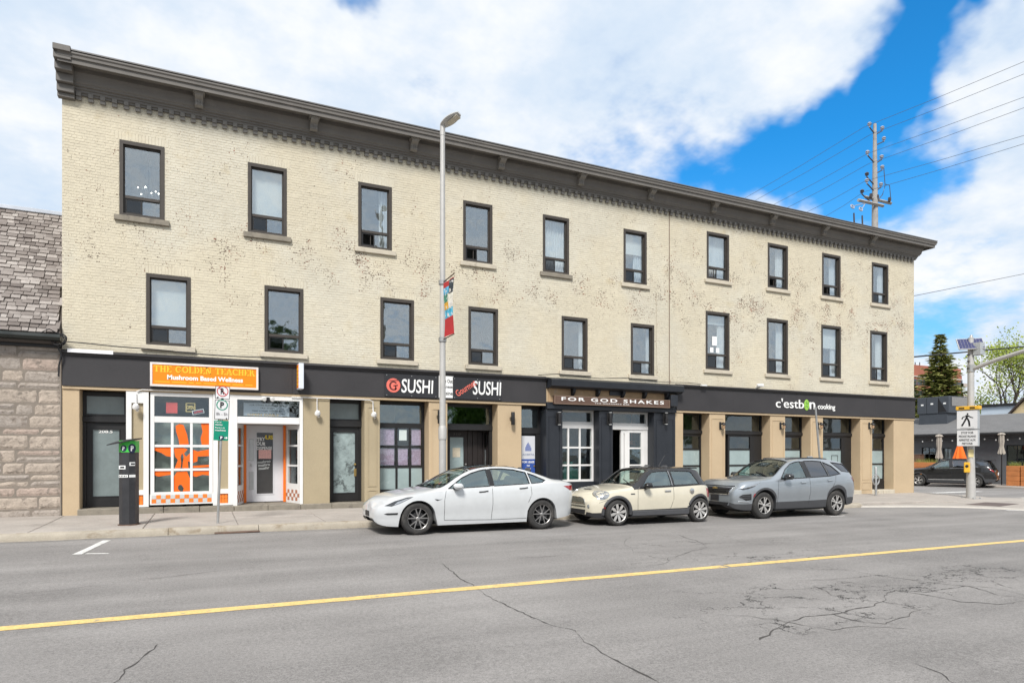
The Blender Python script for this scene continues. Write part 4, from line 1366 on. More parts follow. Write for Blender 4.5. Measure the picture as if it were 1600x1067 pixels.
q.build('glazing_bars', M_WHITE, fw_, recalc=False)
cx2 = [10.59, fxs[0] - .03, fxs[0] + .03, fxs[1] - .03, fxs[1] + .03, 11.88]
for (z0, z1) in ((zbot + .07, frows[1] - .028), (frows[1] + .028, frows[0] - .028), (frows[0] + .028, zr - .11)):
    for i in range(3): pane(fw_, cx2[2 * i], cx2[2 * i + 1], z0, z1, RF + .02, G_SHOP)
b = MB(); b.box(10.50, 11.97, RF - .06, RF + .1, zc0 - .2, zbot - .001, .01); b.build('stall_riser', M_BLACKP, bld, recalc=False)
dfr = glz(T(12.45, RF - .02), 14.22 - 12.45, zr, 3.08, M_WHITE, G_SHOP, fw=.09, ft=.06, fb=.10, dep=.10, name='transom_window')
q = MB(); q.box(12.45, 14.22, RF - .04, RF + .12, zr - .13, zr - .001, .01); q.box(14.02, 14.22, RF - .02, RF + .10, zf(13), zr - .131); q.box(12.45, 12.52, RF - .02, RF + .10, zf(13), zr - .131); q.build('door_frame', M_WHITE, bld, recalc=False)
glz(T(xp(970.5, RF), RF), xp(980, RF) - xp(970.5, RF), zf(13), zr - .135, M_WHITE, None, fw=.11, name='post', dep=.08)
glz(T(xp(980, RF), RF - .01), 14.02 - xp(980, RF), zf(13), zr - .132, M_WHITE, G_SHOP, (), (zp(990, 700, RF), zp(990, 726.5, RF), zp(990, 750, RF)), .09, .05, .07, 'side_light')
b = MB(); b.box(12.52, xp(970, RF) - .002, RF + .5, RF + .54, zf(13), zr - .14); b.build('door', M_BLKFR, bld, recalc=False)
plinth(12.40, 14.25, -.02, M_OLDST, RF + .6)
# a pendant lamp with a copper shade inside
b = MB(); b.lathe([(0, .0), (.10, -.02), (.14, -.12), (.15, -.16), (.0, -.16)], 14, Matrix.Translation((xp(987, RF + .8), RF + .8, zp(987, 688, RF + .8)))); b.tube([(xp(987, RF + .8), RF + .8, zp(987, 688, RF + .8)), (xp(987, RF + .8), RF + .8, 3.3)], .01, 5)
tag(b.build('pendant_lamp', mat('copper_shade', (.55, .20, .10), .4, metal=.4), None, True), 'copper pendant lamp inside the black shop behind its side light', 'lamp')
b = MB(); b.box(10.7, 12.0, RF + .9, RF + 1.4, zf(11), zf(11) + .9); b.box(11.1, 11.45, RF + .5, RF + .8, zf(11), zf(11) + 1.15, .02)
tag(b.build('counter', mat('teal_cabinet', (.03, .12, .10), .5)), 'dark teal counter standing inside the black shop window', 'counter')

# --- cooking school: six tan piers and five openings
CB = [(15.14, 15.51), (16.73, 17.48), (19.75, 20.54), (21.95, 22.65), (24.89, 25.63), (27.02, XR - .005)]
for i, (a, c) in enumerate(CB): pier(a + .001, c, M_TAN, panel=(0 < i < 5), ztop=3.15)
b = MB(); b.box(15.14, XR - .01, YW + .0125, YW + .62, 3.12, 3.19); b.build('soffit', M_TAN, bld, recalc=False)
interior(15.3, 28.2, M_ROOM, REC + .14, YW + 4.15, zf(22) - .03)
BAYS = [(15.51, 16.73, 'n'), (17.48, 19.75, 'w'), (20.54, 21.95, 'n'), (22.65, 24.89, 'w2'), (25.63, 27.02, 'n')]
zt1 = zp(1095, 675, REC); zq1, zq2 = zp(1090, 701.5, REC), zp(1090, 727.5, REC)
for (a, c, k) in BAYS:
    z0 = zf((a + c) / 2) + .02
    plinth(a - .02, c + .02, .03, M_STONE)
    glz(T(a - .02, REC - .02), c - a + .04, zt1 + .05, 3.13, M_BLKFR, G_SHOP, (), (), .075, .04, .10, 'transom_window', ft=.05, fb=.03)
    b = MB(); b.box(a - .02, c + .02, REC - .06, REC + .09, zt1 - .07, zt1 + .049, .012); b.build('transom_bar', M_BLKFR, bld, recalc=False)
    if k == 'n':
        glz(T(a - .02, REC), c - a + .04, z0 + .35, zt1 - .071, M_BLKFR, G_SHOP, (), (zq2, zq1), .085, .06, .08, 'sash_window', glasses={0: G_FROSTL, 1: G_FROSTL})
        b = MB(); b.box(a - .02, c + .02, REC - .01, REC + .09, z0 - .02, z0 + .349); b.build('stall_riser', M_BLKFR, bld, recalc=False)
    else:
        wL = .55 if k == 'w' else .12; wR = .50
        xw0, xw1 = a + wL, c - wR
        glz(T(xw0, REC), xw1 - xw0, z0 + .35, zt1 - .071, M_BLKFR, G_SHOP, (), (zq2, zq1), .085, .06, .08, 'sash_window', glasses={0: G_FROSTL, 1: G_FROSTL})
        b = MB(); b.box(a - .02, xw0 - .001, REC + .25, REC + .30, z0 - .02, zt1 - .071); b.box(xw1 + .001, c + .02, REC - .01, REC + .06, z0 - .02, zt1 - .071, .01); b.box(xw0, xw1, REC, REC + .08, z0 - .02, z0 + .349)
        b.box(xw1 + .06, c - .06, REC - .018, REC - .009, z0 + .15, z0 + 1.0, .004); b.box(xw1 + .06, c - .06, REC - .018, REC - .009, z0 + 1.1, zt1 - .16, .004)
        b.build('door', M_BLKFR, bld, recalc=False)
b = MB(); frame_rect(b, xp(1300, REC), xp(1310, REC), zp(1305, 725, REC), zp(1305, 711, REC), .02, REC + .025, REC + .028); tag(b.build('window_decal', M_PRINTK), 'small black square outline decal on the frosted window behind the leaning pole', 'decal')
# ------------------------------------------------------------ signs on the fascias
def ring(cx, cy, ro, ri, a0, a1, n=14, sx=1.0):
    o = [(cx + sx * ro * math.cos(R(a0 + (a1 - a0) * i / n)), cy + ro * math.sin(R(a0 + (a1 - a0) * i / n))) for i in range(n + 1)]
    q = [(cx + sx * ri * .86 * math.cos(R(a0 + (a1 - a0) * i / n)), cy + ri * math.sin(R(a0 + (a1 - a0) * i / n))) for i in range(n + 1)]
    return [[o[i], o[i + 1], q[i + 1], q[i]] for i in range(n)]


def slab_glyph(ch):
    t, h, s = .21, .13, .07
    rc = lambda x0, y0, x1, y1: [(x0, y0), (x1, y0), (x1, y1), (x0, y1)]
    stem = lambda x: [rc(x, h, x + t, 1 - h), rc(x - s, 0, x + t + s, h), rc(x - s, 1 - h, x + t + s, 1)]
    if ch == 'T': return [rc(0, 1 - h, .8, 1), rc(.4 - t / 2, h, .4 + t / 2, 1 - h), rc(.22, 0, .58, h), rc(0, .72, .09, 1 - h), rc(.71, .72, .8, 1 - h)], .8
    if ch == 'H': return stem(.07) + stem(.56) + [rc(.28, .44, .56, .56)], .84
    if ch == 'E': return stem(.07) + [rc(.28, 0, .68, h), rc(.28, 1 - h, .68, 1), rc(.28, .44, .52, .56), rc(.60, h, .68, .30), rc(.60, .70, .68, 1 - h), rc(.46, .36, .52, .64)], .7
    if ch == 'L': return stem(.07) + [rc(.28, 0, .66, h), rc(.57, h, .66, .32)], .68
    if ch == 'O': return ring(.44, .5, .5, .34, 0, 360, 22, .88), .88
    if ch == 'C': return ring(.44, .5, .5, .34, 48, 312, 18, .88) + [rc(.68, .62, .77, .98), rc(.68, .02, .77, .3)], .8
    if ch == 'G': return ring(.44, .5, .5, .34, 48, 318, 18, .88) + [rc(.68, .64, .77, .98), rc(.62, .05, .80, .46), rc(.48, .38, .88, .48)], .88
    if ch == 'D': return stem(.07) + ring(.28, .5, .5, .37, -90, 90, 14, .98), .8
    if ch == 'N': return [rc(.10, h, .22, 1 - h), rc(0, 0, .32, h), rc(0, 1 - h, .3, 1), rc(.66, 0, .78, 1 - h), rc(.54, 1 - h, .88, 1), [(.06, 1), (.30, 1), (.78, 0), (.56, 0)]], .88
    if ch == 'A': return [[(.06, h), (.20, h), (.44, .86), (.38, 1), (.36, 1)], [(.36, 1), (.52, 1), (.84, h), (.60, h)], rc(.22, .26, .66, .37), rc(-.04, 0, .30, h), rc(.50, 0, .92, h)], .88
    if ch == 'R': return stem(.07) + ring(.30, .74, .26, .14, -90, 90, 10, 1.25) + [[(.36, .5), (.54, .5), (.80, h), (.58, h)], rc(.54, 0, .90, h)], .88
    return [], .4


def slab_text(s, x0, x1, z0, z1, y, m, parent, name='lettering'):
    b = MB(); w = 0; items = []
    for ch in s:
        polys, adv = slab_glyph(ch); items.append((w, polys)); w += adv + .07
    k = (x1 - x0) / (w - .07)
    for off, polys in items:
        for p in polys: b.prism([(x0 + (off + u) * k, y, z0 + v * (z1 - z0)) for u, v in p], (0, -.006, 0))
    return b.build(name, m, parent)


gs = thing('shop_sign', (.05, YW - .15, 3.25), 'orange shop sign reading THE GOLDEN TEACHER in a white frame', 'sign')
sx0, sx1, sz0, sz1 = xp(234.5, YW - .12), xp(403.5, YW - .12), zp(234, 603, YW - .12), zp(234, 565.5, YW - .12)
b = MB(); frame_rect(b, sx0, sx1, sz0, sz1, .05, YW - .16, YW - .061); b.build('frame', mat('pinkish_white_frame', (.70, .64, .60), .5), gs, recalc=False)
b = MB(); b.box(sx0 + .05, sx1 - .05, YW - .145, YW - .07, sz0 + .05, sz1 - .05); b.build('face', M_ORSIGN, gs, recalc=False)
H_ = sz1 - sz0
slab_text('THE GOLDEN TEACHER', sx0 + .08, sx1 - .08, sz0 + H_ * .60, sz0 + H_ * .88, YW - .1455, M_YELLOW, gs)
text('lettering', 'Mushroom Based Wellness', (sx1 - sx0) * .70, H_ * .20, M_PRINTW, ((sx0 + sx1) / 2, YW - .147, sz0 + H_ * .40), gs, bold=.035)
b = MB(); x = sx0 + .10
rr = random.Random(2)
while x < sx1 - .12:
    w = rr.uniform(.10, .34); b.box(x, min(x + w, sx1 - .1), YW - .147, YW - .1445, sz0 + .105, sz0 + .13); x += w + .05
b.build('small_print', mat('amber_print', (.85, .42, .03), .5), gs, recalc=False)

bs = thing('blade_sign', (2.40, YW - .06, 3.3), 'narrow white and orange box sign projecting from the dark fascia', 'sign')
b = MB(); bx0, bx1, bz0, bz1 = 2.275, 2.405, zp(469, 609.5), zp(469, 570.5); b.box(bx0, bx1, YW - .46, YW - .065, bz0, bz1, .008); b.build('case', mat('pale_blue_white', (.66, .70, .76), .4, var=.04), bs, recalc=False)
b = MB(); b.box(bx0 - .006, bx0 - .0005, YW - .43, YW - .10, bz0 + .03, bz1 - .03); b.build('face', M_ORSIGN, bs, recalc=False)
b = MB()
for k in range(5): b.box(bx0 - .009, bx0 - .0065, YW - .38, YW - .15, bz0 + .10 + k * .10, bz0 + .16 + k * .10)
b.build('print', M_YELLOW, bs, recalc=False)

M_SBOARD = mat('black_sign_board', (.027, .027, .030), .35, var=.1, scale=3)
M_SALM = mat('salmon_print', (.72, .16, .12), .5, var=.04)


def sushi_board(x0, x1, label, which):
    t = thing('shop_sign', ((x0 + x1) / 2, YW - .08, 3.3), label, 'sign')
    z0, z1 = 3.28, 3.93
    b = MB(); b.box(x0, x1, YW - .085, YW - .064, z0, z1, .003); b.build('board', M_SBOARD, t, recalc=False)
    b = MB()
    for x in (x0 + .06, (x0 + x1) / 2, x1 - .06):
        for z in (z0 + .04, z1 - .04): b.lathe([(0, .004), (.012, .003), (.014, 0)], 8, Matrix.Translation((x, YW - .085, z)) @ Matrix.Rotation(PI / 2, 4, 'X'))
    b.build('screws', M_STEEL, t)
    return t


x0, x1 = xp(601, YW - .08), xp(684, YW - .08)
s1 = sushi_board(x0, x1, 'black sign board with salmon G disc and white SUSHI letters', 1)
cx_, cz_ = xp(613.5), zp(613.5, 602.5)
b = MB(); b.lathe([(0, .006), (.20, .006), (.205, 0)], 32, Matrix.Translation((cx_, YW - .085, cz_)) @ Matrix.Rotation(PI / 2, 4, 'X')); b.build('disc', M_SALM, s1)
b = MB()
for p in ring(0, 0, .135, .095, 40, 330, 16, .95): b.prism([(cx_ + u, YW - .0915, cz_ + v - .01) for u, v in p], (0, -.002, 0))
b.prism([(cx_ + u, YW - .0915, cz_ + v) for u, v in ((.0, -.03), (.13, -.01), (.13, .025), (.0, .005))], (0, -.002, 0)); b.prism([(cx_ + u, YW - .0915, cz_ + v) for u, v in ((.04, -.13), (.075, -.13), (.085, .0), (.05, .0))], (0, -.002, 0))
b.prism([(cx_ + u, YW - .0915, cz_ + v) for u, v in ((-.12, .12), (.17, .14), (.17, .165), (-.12, .145))], (0, -.002, 0))
b.build('emblem', mat('dark_red_print', (.10, .022, .02), .5), s1)
text('lettering', 'SUSHI', xp(675.5) - xp(626), .40, M_PRINTW, (xp(651), YW - .086, zp(651, 604)), s1, bold=.012, shear=.06)
wp_ = thing('panel_sign', (xp(695.5), YW - .08, 3.3), 'white panel with black lettering half hidden by the lamp post', 'sign')
b = MB(); b.box(xp(684.5), xp(707), YW - .083, YW - .064, 3.30, 3.95, .003); b.build('panel', M_PRINTW, wp_, recalc=False)
for k, s_ in enumerate(('Take Out', 'Japanese', 'Cuisine')): text('lettering', s_, .40, .11, M_PRINTK, (xp(695.7), YW - .085, 3.80 - .18 * k), wp_, bold=.01)
x0, x1 = xp(707.3, YW - .08), xp(783.5, YW - .08)
s2 = sushi_board(x0, x1, 'black sign board reading Gourmet in red script beside white SUSHI', 2)
text('lettering', 'SUSHI', xp(781.5) - xp(737.5), .42, M_PRINTW, (xp(759.5), YW - .086, zp(759.5, 607)), s2, bold=.012, shear=.06)
text('red_lettering', 'Gourmet', .72, .20, M_SALM, (xp(726), YW - .0865, zp(726, 606.5)), s2, bold=.012, tilt=R(33))

fs = thing('shop_sign', (12.5, YW - .2, 3.3), 'brown wooden sign reading FOR GOD SHAKES over the black shop', 'sign')
fx0, fx1 = xp(866, YW - .2), xp(1046, YW - .2)
fz0, fz1 = 3.235, 3.50
b = MB(); b.box(fx0, fx1, YW - .22, YW - .105, fz0, fz1, .006); b.build('board', M_WOODS, fs, recalc=False)
b = MB(); frame_rect(b, fx0 - .004, fx1 + .004, fz0 - .004, fz1 + .004, .022, YW - .228, YW - .2205); b.build('edge', mat('pale_wood_edge', (.22, .15, .11), .6), fs, recalc=False)
text('lettering', 'FOR GOD SHAKES', (fx1 - fx0) * .89, .115, M_PRINTW, ((fx0 + fx1) / 2, YW - .2205, fz0 + .168), fs, bold=.018, spacing=1.28)
text('small_lettering', 'THE MILKSHAKE BAR', (fx1 - fx0) * .30, .036, M_PRINTW, ((fx0 + fx1) / 2 - .1, YW - .2205, fz0 + .060), fs, spacing=1.2)
b = MB()
for x in (fx0 + .3, (fx0 + fx1) / 2, fx1 - .3): b.box(x - .015, x + .015, YW - .12, YW + .0, fz0 + .02, fz0 + .05)
b.build('hanger', M_BLKFR, fs, recalc=False)

cs = thing('shop_sign', (22.0, YW - .07, 3.4), "white raised lettering c'estbon cooking with a green leaf disc", 'sign')
yy = YW - .066
def ltr(s, a, c, base, top, bold=.0, name='lettering'):
    return text(name, s, xp(c) - xp(a), zp((a + c) / 2, top) - zp((a + c) / 2, base), M_PRINTW, ((xp(a) + xp(c)) / 2, yy, (zp((a + c) / 2, base) + zp((a + c) / 2, top)) / 2), cs, bold=bold, depth=.012)
ltr("c'estb", 1210, 1253.8, 637.6, 623.2, .004)
ltr('n', 1262.5, 1271.3, 639.2, 628.5, .012)
ltr('cooking', 1275.5, 1302.5, 642.2, 631.5, .012)
b = MB(); b.lathe([(0, .014), (.13, .012), (.145, 0)], 24, Matrix.Translation((xp(1258.3), yy, zp(1258.3, 632.8))) @ Matrix.Scale(1.5, 4, (0, 0, 1)) @ Matrix.Rotation(PI / 2, 4, 'X')); b.build('disc', mat('leaf_green_print', (.27, .50, .07), .5), cs)
b = MB()
for k in range(4):
    t = k * PI / 2 + .6; b.prism([(xp(1258.3) + u * math.cos(t) - v * math.sin(t), yy - .0145, zp(1258.3, 632.8) + 1.5 * (u * math.sin(t) + v * math.cos(t))) for u, v in ((.02, 0), (.06, .03), (.11, 0), (.06, -.03))], (0, -.002, 0))
b.build('leaf_emblem', mat('dark_leaf_print', (.10, .30, .04), .5), cs)

# ------------------------------------------------------------ wall lamps
def sconce(kind, x, z, y, label, group):
    t = thing('wall_lamp', (x, y, z), label, 'lamp', group)
    MODE['local'] = True
    m = M_BLKFR
    if kind == 'cyl':
        b = MB(); b.lathe([(0, -.20), (.055, -.20), (.06, -.19), (.06, .19), (.055, .20), (0, .20)], 14, Matrix.Translation((0, -.13, 0))); b.build('body', m, t, True)
        b = MB(); b.box(-.035, .035, -.09, 0, -.05, .05, .006); b.lathe([(0, -.012), (.06, -.01), (.06, 0)], 12, Matrix.Rotation(PI / 2, 4, 'X')); b.build('bracket', m, t)
    elif kind == 'white':
        b = MB(); b.tube([(0, -.02, .33), (0, -.04, .10), (0, -.10, .03)], .013, 6); b.build('conduit', M_WHITE, t)
        b = MB(); b.lathe([(0, .07), (.05, .065), (.075, .02), (.078, -.03), (.05, -.06), (0, -.065)], 14, Matrix.Translation((0, -.13, 0)) @ Matrix.Rotation(R(35), 4, 'X')); b.build('head', M_WHITE, t, True)
        b = MB(); b.lathe([(0, -.09), (.03, -.09), (.036, -.06), (.036, -.02)], 10, Matrix.Translation((.03, -.15, -.04)) @ Matrix.Rotation(R(50), 4, 'X')); b.build('spot', M_OFFW, t, True)
    elif kind == 'lantern':
        b = MB(); b.box(-.05, .05, -.02, 0, -.14, .14, .008); b.tube([(0, -.02, .04), (0, -.10, .10), (0, -.16, .12), (0, -.18, .09)], .011, 6); b.tube([(0, -.02, -.06), (0, -.07, -.12), (0, -.13, -.16), (0, -.18, -.12)], .010, 6); b.build('bracket', m, t)
        b = MB(); b.lathe([(.0, .09), (.05, .075), (.085, .03), (.09, .01), (.03, .0), (.03, -.02)], 12, Matrix.Translation((0, -.18, .02))); b.build('cap', m, t, True)
        b = MB(); b.lathe([(.04, .02), (.06, -.03), (.045, -.11), (.0, -.13)], 10, Matrix.Translation((0, -.18, .0))); b.build('glass', mat('amber_glass', (.34, .22, .13), .25), t, True)
    else:
        b = MB(); b.box(-.045, .045, -.03, 0, -.19, .19, .008); b.box(-.02, .02, -.10, -.02, -.02, .02); b.build('bracket', m, t)
        b = MB(); b.lathe([(.0, .19), (.05, .18), (.055, .13), (.055, -.13), (.05, -.18), (0, -.19)], 12, Matrix.Translation((.03, -.12, 0))); b.build('tube', MATS['black_frame'], t, True)
        b = MB()
        for z_ in (.195, -.205): b.lathe([(0, .012), (.052, .01), (.052, -.002), (0, -.004)], 12, Matrix.Translation((.03, -.12, z_)))
        b.build('lens', M_OFFW, t)
    MODE['local'] = False
    return t


sconce('white', xp(213), zp(213, 636), YW - .02, 'white flood lamp between the black door and the orange shop window', 'white flood lamps')
sconce('white', xp(495), zp(495, 646), YW - .01, 'white flood lamp on the wide olive pier right of orange shop', 'white flood lamps')
sconce('white', xp(582.5), zp(582.5, 648), YW - .01, 'white flood lamp on the narrow pier left of the sushi window', 'white flood lamps')
sconce('cyl', xp(684.5), zp(684.5, 651.5), YW - .01, 'black cylinder lamp just left of the lamp post', 'black cylinder lamps')
sconce('cyl', xp(798.5), zp(798.5, 654), YW - .01, 'black cylinder lamp on the tan pier left of leasing door', 'black cylinder lamps')
for px, w in ((869, 'left'), (948.5, 'middle'), (1035.5, 'right')): sconce('twin', xp(px), zp(px, 654), YW - .045, 'black up-and-down lamp on the %s black pilaster' % w, 'lamps on the black shop')
for px, w in ((1125, 'first'), (1219, 'second'), (1277.5, 'third'), (1357.5, 'fourth')): sconce('lantern', xp(px), zp(px, 665), YW - .01, 'curled black lantern on the %s panelled tan pier' % w, 'lanterns along the cooking school')
# conduit and small boxes
b = MB(); b.tube([(xp(214), YW - .05, 3.17), (xp(222), YW - .055, 3.215), (xp(300), YW - .055, 3.215)], .012, 6); b.tube([(xp(455), YW - .055, 3.165), (xp(576), YW - .055, 3.16), (xp(582), YW - .055, 3.12), (xp(582.3), YW - .03, 2.85)], .014, 6); b.tube([(xp(495), YW - .05, 3.16), (xp(495), YW - .03, 2.85)], .012, 6)
b.build('conduit', M_WHITE, bld, recalc=False)['kind'] = 'stuff'
cl = thing('twin_spot', (xp(418), YW - .06, zp(418, 625)), 'black twin spotlight over the orange shop door', 'lamp')
b = MB(); b.box(xp(416), xp(421), YW - .10, YW - .02, zp(418, 628), zp(418, 621), .006); b.build('box', M_BLKFR, cl, recalc=False)
for s_ in (-1, 1):
    b = MB(); b.lathe([(0, .05), (.05, .045), (.06, -.02), (.055, -.03), (0, -.03)], 12, Matrix.Translation((xp(418.5) + s_ * .10, YW - .14, zp(418, 624))) @ Matrix.Rotation(R(110), 4, 'X')); b.build('head', M_OFFW, cl, True)
fl = thing('flood_light', (xp(1182), YW - .1, 4.2), 'small white flood light above the charcoal fascia of cooking school', 'lamp')
b = MB(); b.box(xp(1177), xp(1186), YW - .26, YW - .14, 4.16, 4.27, .02); b.build('head', M_OFFW, fl, recalc=False)
b = MB(); b.box(xp(1180), xp(1183), YW - .16, YW - .01, 4.12, 4.18); b.build('arm', M_OFFW, fl, recalc=False)
fl = thing('flood_light', (xp(1094), YW - .1, 4.1), 'white flood light at the end of the black cornice', 'lamp')
b = MB(); b.box(xp(1090), xp(1098), YW - .24, YW - .14, 4.06, 4.12, .01); b.build('head', M_OFFW, fl, recalc=False)
b = MB(); b.box(xp(1093), xp(1095), YW - .16, YW - .01, 4.07, 4.10); b.build('arm', M_OFFW, fl, recalc=False)
# service cables drooping along the fascia top
b = MB(); pts = []
for i in range(25):
    u = i / 24; x = XL + .05 + u * 4.4
    pts.append((x, YW - .17 - .02 * math.sin(u * 20), 4.27 - .12 * u + .03 * math.sin(u * 7) - .10 * math.sin(PI * min(1, u * 2)) * .4))
b.tube(pts, .013, 5)
M_BCAB = mat('black_cable', (.02, .02, .022), .6)
tag(b.build('service_cable', M_BCAB), 'black service cable sagging along the fascia left of the orange sign', 'cable')
b = MB()
pts = [(9.6 + .55 * i, YW - .40 + .28 * (1 if i > 9 or i < 1 else 0), 4.13 + .035 * math.sin(i * 1.3)) for i in range(13)]
b.tube(pts, .012, 5)
tag(b.build('service_cable', M_BCAB), 'thin black cable lying along the top of the black shop cornice', 'cable')
# ------------------------------------------------------------ street furniture
MODE['local'] = True
# pay-and-display machine
p = onground(200.5, 820, SWH)
pm = thing('parking_machine', (p.x, p.y, p.z), 'dark grey parking pay machine with green top on the pavement', 'parking machine', rz=R(-14))
M_PMB = mat('machine_black', (.030, .030, .033), .5, var=.2, scale=5, stain=(.055, .055, .058), sscale=4)
M_PMG = mat('machine_green', (.05, .48, .06), .4, var=.05)
hx, hy = .155, .15
def oct_(x, y, c): return [(-x + c, -y), (x - c, -y), (x, -y + c), (x, y), (-x, y), (-x, -y + c)]
b = MB(); b.prism([(x, y, 0) for x, y in oct_(hx, hy, .09)], (0, 0, 1.52)); b.build('cabinet', M_PMB, pm)
b = MB(); b.prism([(x, y, 1.521) for x, y in oct_(hx + .004, hy + .004, .09)], (0, 0, .24)); b.build('green_band', M_PMG, pm)
b = MB(); b.add([(-hx - .15, -hy - .14, 1.655), (hx + .04, -hy - .10, 1.775), (hx + .05, hy + .03, 1.80), (-hx - .02, hy + .03, 1.76), (-hx - .15, -hy - .14, 1.675), (hx + .04, -hy - .10, 1.80), (hx + .05, hy + .03, 1.825), (-hx - .02, hy + .03, 1.785)],
                  [(0, 1, 2, 3), (7, 6, 5, 4), (0, 4, 5, 1), (1, 5, 6, 2), (2, 6, 7, 3), (3, 7, 4, 0)]); b.build('hood', M_PMB, pm)
for (x, y, r_, an) in ((.110, -.112, .075, R(45)), (-.035, -.1545, .052, 0)):
    M_ = Matrix.Translation((x, y, 1.60)) @ Matrix.Rotation(an, 4, 'Z') @ Matrix.Rotation(PI / 2, 4, 'X')
    b = MB(); b.lathe([(0, .004), (r_, .004), (r_ + .004, 0)], 20, M_ @ Matrix.Scale(1.25, 4, (0, 1, 0))); b.build('badge', mat('navy_disc', (.015, .025, .06), .5), pm)
    text('letter', 'P', r_ * .8, r_ * 1.5, M_PRINTW, (x + .006 * math.sin(an), y - .006 * math.cos(an), 1.60), pm, bold=.05, rz=an)
b = MB(); b.box(-.125, .0, -.156, -.1505, 1.17, 1.245, .002); b.box(-.125, .045, -.156, -.1505, 1.00, 1.055); b.build('label', M_PRINTW, pm, recalc=False)
Mc = Matrix.Translation((.110, -.1045, 0)) @ Matrix.Rotation(R(45), 4, 'Z')
b = MB(); b.box(-.055, .055, -.006, 0, 1.24, 1.315, 0, Mc); b.box(-.062, .062, -.006, 0, 1.00, 1.055, 0, Mc); b.build('label', M_PRINTW, pm, recalc=False)
b = MB(); b.box(-.10, -.02, -.158, -.1562, 1.19, 1.225); b.box(-.03, .05, -.008, -.0062, 1.262, 1.294, 0, Mc)
for k in range(5): b.box(-.115 + k * .03, -.10 + k * .03, -.158, -.1562, 1.012, 1.043)
b.build('label_print', M_PRINTK, pm, recalc=False)['kind'] = 'stuff'
b = MB(); b.prism([(x, y, 0.0) for x, y in oct_(hx + .02, hy + .02, .09)], (0, 0, .025)); b.build('base_plate', M_IRON, pm)

# parking sign post, slightly leaning
p = onground(340, 817.5, SWH); q = at(348, 606, p.y)
sp_ = thing('parking_sign', (p.x, p.y, p.z), 'leaning steel post with white and green parking signs before the orange shop', 'street sign')
lean = (q.x - p.x) / (q.z - p.z)
hgt = q.z - p.z
b = MB(); b.tube([(0, 0, -.1), (lean * hgt, 0, hgt)], .027, 8); b.build('post', M_STEEL, sp_, True)
zz = lambda py: at(345, py, p.y).z - p.z
ML = Matrix.Rotation(math.atan(lean), 4, 'Y')
def plate(z0, z1, w, m, name, bord=None):
    c = (z0 + z1) / 2
    M_ = Matrix.Translation((lean * c, -.032, c)) @ ML
    b = MB(); h = (z1 - z0) / 2
    if bord:
        b.box(-w / 2, w / 2, 0, .004, -h, h, .001, M_); o = b.build(name, bord, sp_, recalc=False)
        b = MB(); b.box(-w / 2 + .012, w / 2 - .012, -.003, -.0003, -h + .012, h - .012, 0, M_); b.build('face', m, sp_, recalc=False)
    else:
        b.box(-w / 2, w / 2, 0, .004, -h, h, .001, M_); o = b.build(name, m, sp_, recalc=False)
    return M_
def disc(M_, x, z, ro, ri, m, name):
    b = MB(); b.lathe([(ri, .001), (ri, .0035), (ro, .0035), (ro, .001)], 28, M_ @ Matrix.Translation((x, -.003, z)) @ Matrix.Rotation(PI / 2, 4, 'X'), closed=True); b.build(name, m, sp_)
M_SRED = mat('sign_red', (.45, .015, .02), .45); M_SGRN = mat('sign_green', (.0, .23, .14), .45, var=.04); M_SW = mat('sign_white', (.66, .66, .66), .4, var=.04)
def lt(s, w, h, m, M_, x, z, bold=.02):
    o = text('lettering', s, w, h, m, M_ @ Vector((x, -.0075, z)), sp_, bold=bold, depth=.0015); o.rotation_euler = (0, math.atan(lean), 0); return o
M1 = plate(zz(623.5), zz(603.5), .29, M_SW, 'no_parking_plate', M_PRINTK)
lt('R', .075, .13, M_PRINTK, M1, 0, .03, .03); disc(M1, 0, .03, .115, .098, M_SRED, 'red_ring')
b = MB(); b.box(-.10, .10, -.009, -.0078, -.008, .008, 0, M1 @ Matrix.Translation((0, 0, .03)) @ Matrix.Rotation(R(45), 4, 'Y')); b.build('red_bar', M_SRED, sp_, recalc=False)
b = MB(); b.prism([M1 @ Vector(v) for v in ((-.115, -.0075, -.11), (-.08, -.0075, -.085), (-.08, -.0075, -.135))], (0, -.0015, 0)); b.box(-.02, .02, -.009, -.0075, -.125, -.118, 0, M1); b.build('arrow', M_PRINTK, sp_)
M2 = plate(zz(655.5), zz(625), .29, M_SW, 'parking_plate', M_PRINTK)
disc(M2, 0, .105, .115, .095, M_SGRN, 'green_ring'); lt('P', .075, .13, M_PRINTK, M2, 0, .105, .04); lt('8h - 5h', .22, .06, mat('grey_print', ()), M2, .0, -.09, .01)
b = MB(); b.prism([M2 @ Vector(v) for v in ((.115, -.0075, -.185), (.085, -.0075, -.16), (.085, -.0075, -.21))], (0, -.0015, 0)); b.build('arrow', M_PRINTK, sp_)
M3 = plate(zz(688), zz(657), .29, M_SGRN, 'pay_plate')
for k, (s_, w_) in enumerate((('Pay at', .12), ('machine', .14), ('Payez a la', .19), ('machine', .21))): lt(s_, w_, .035, M_PRINTW, M3, -.12 + w_ / 2, .175 - .05 * k - .02 * (k > 1), .015)
disc(M3, .01, -.155, .05, .0, mat('navy_disc', ()), 'badge'); lt('P', .04, .06, M_PRINTW, M3, .01, -.155, .05)
b = MB(); b.prism([M3 @ Vector(v) for v in ((.135, -.0055, -.155), (.10, -.0055, -.125), (.10, -.0055, -.185))], (0, -.0015, 0)); b.box(.065, .10, -.007, -.0055, -.162, -.148, 0, M3); b.build('arrow', M_PRINTW, sp_)

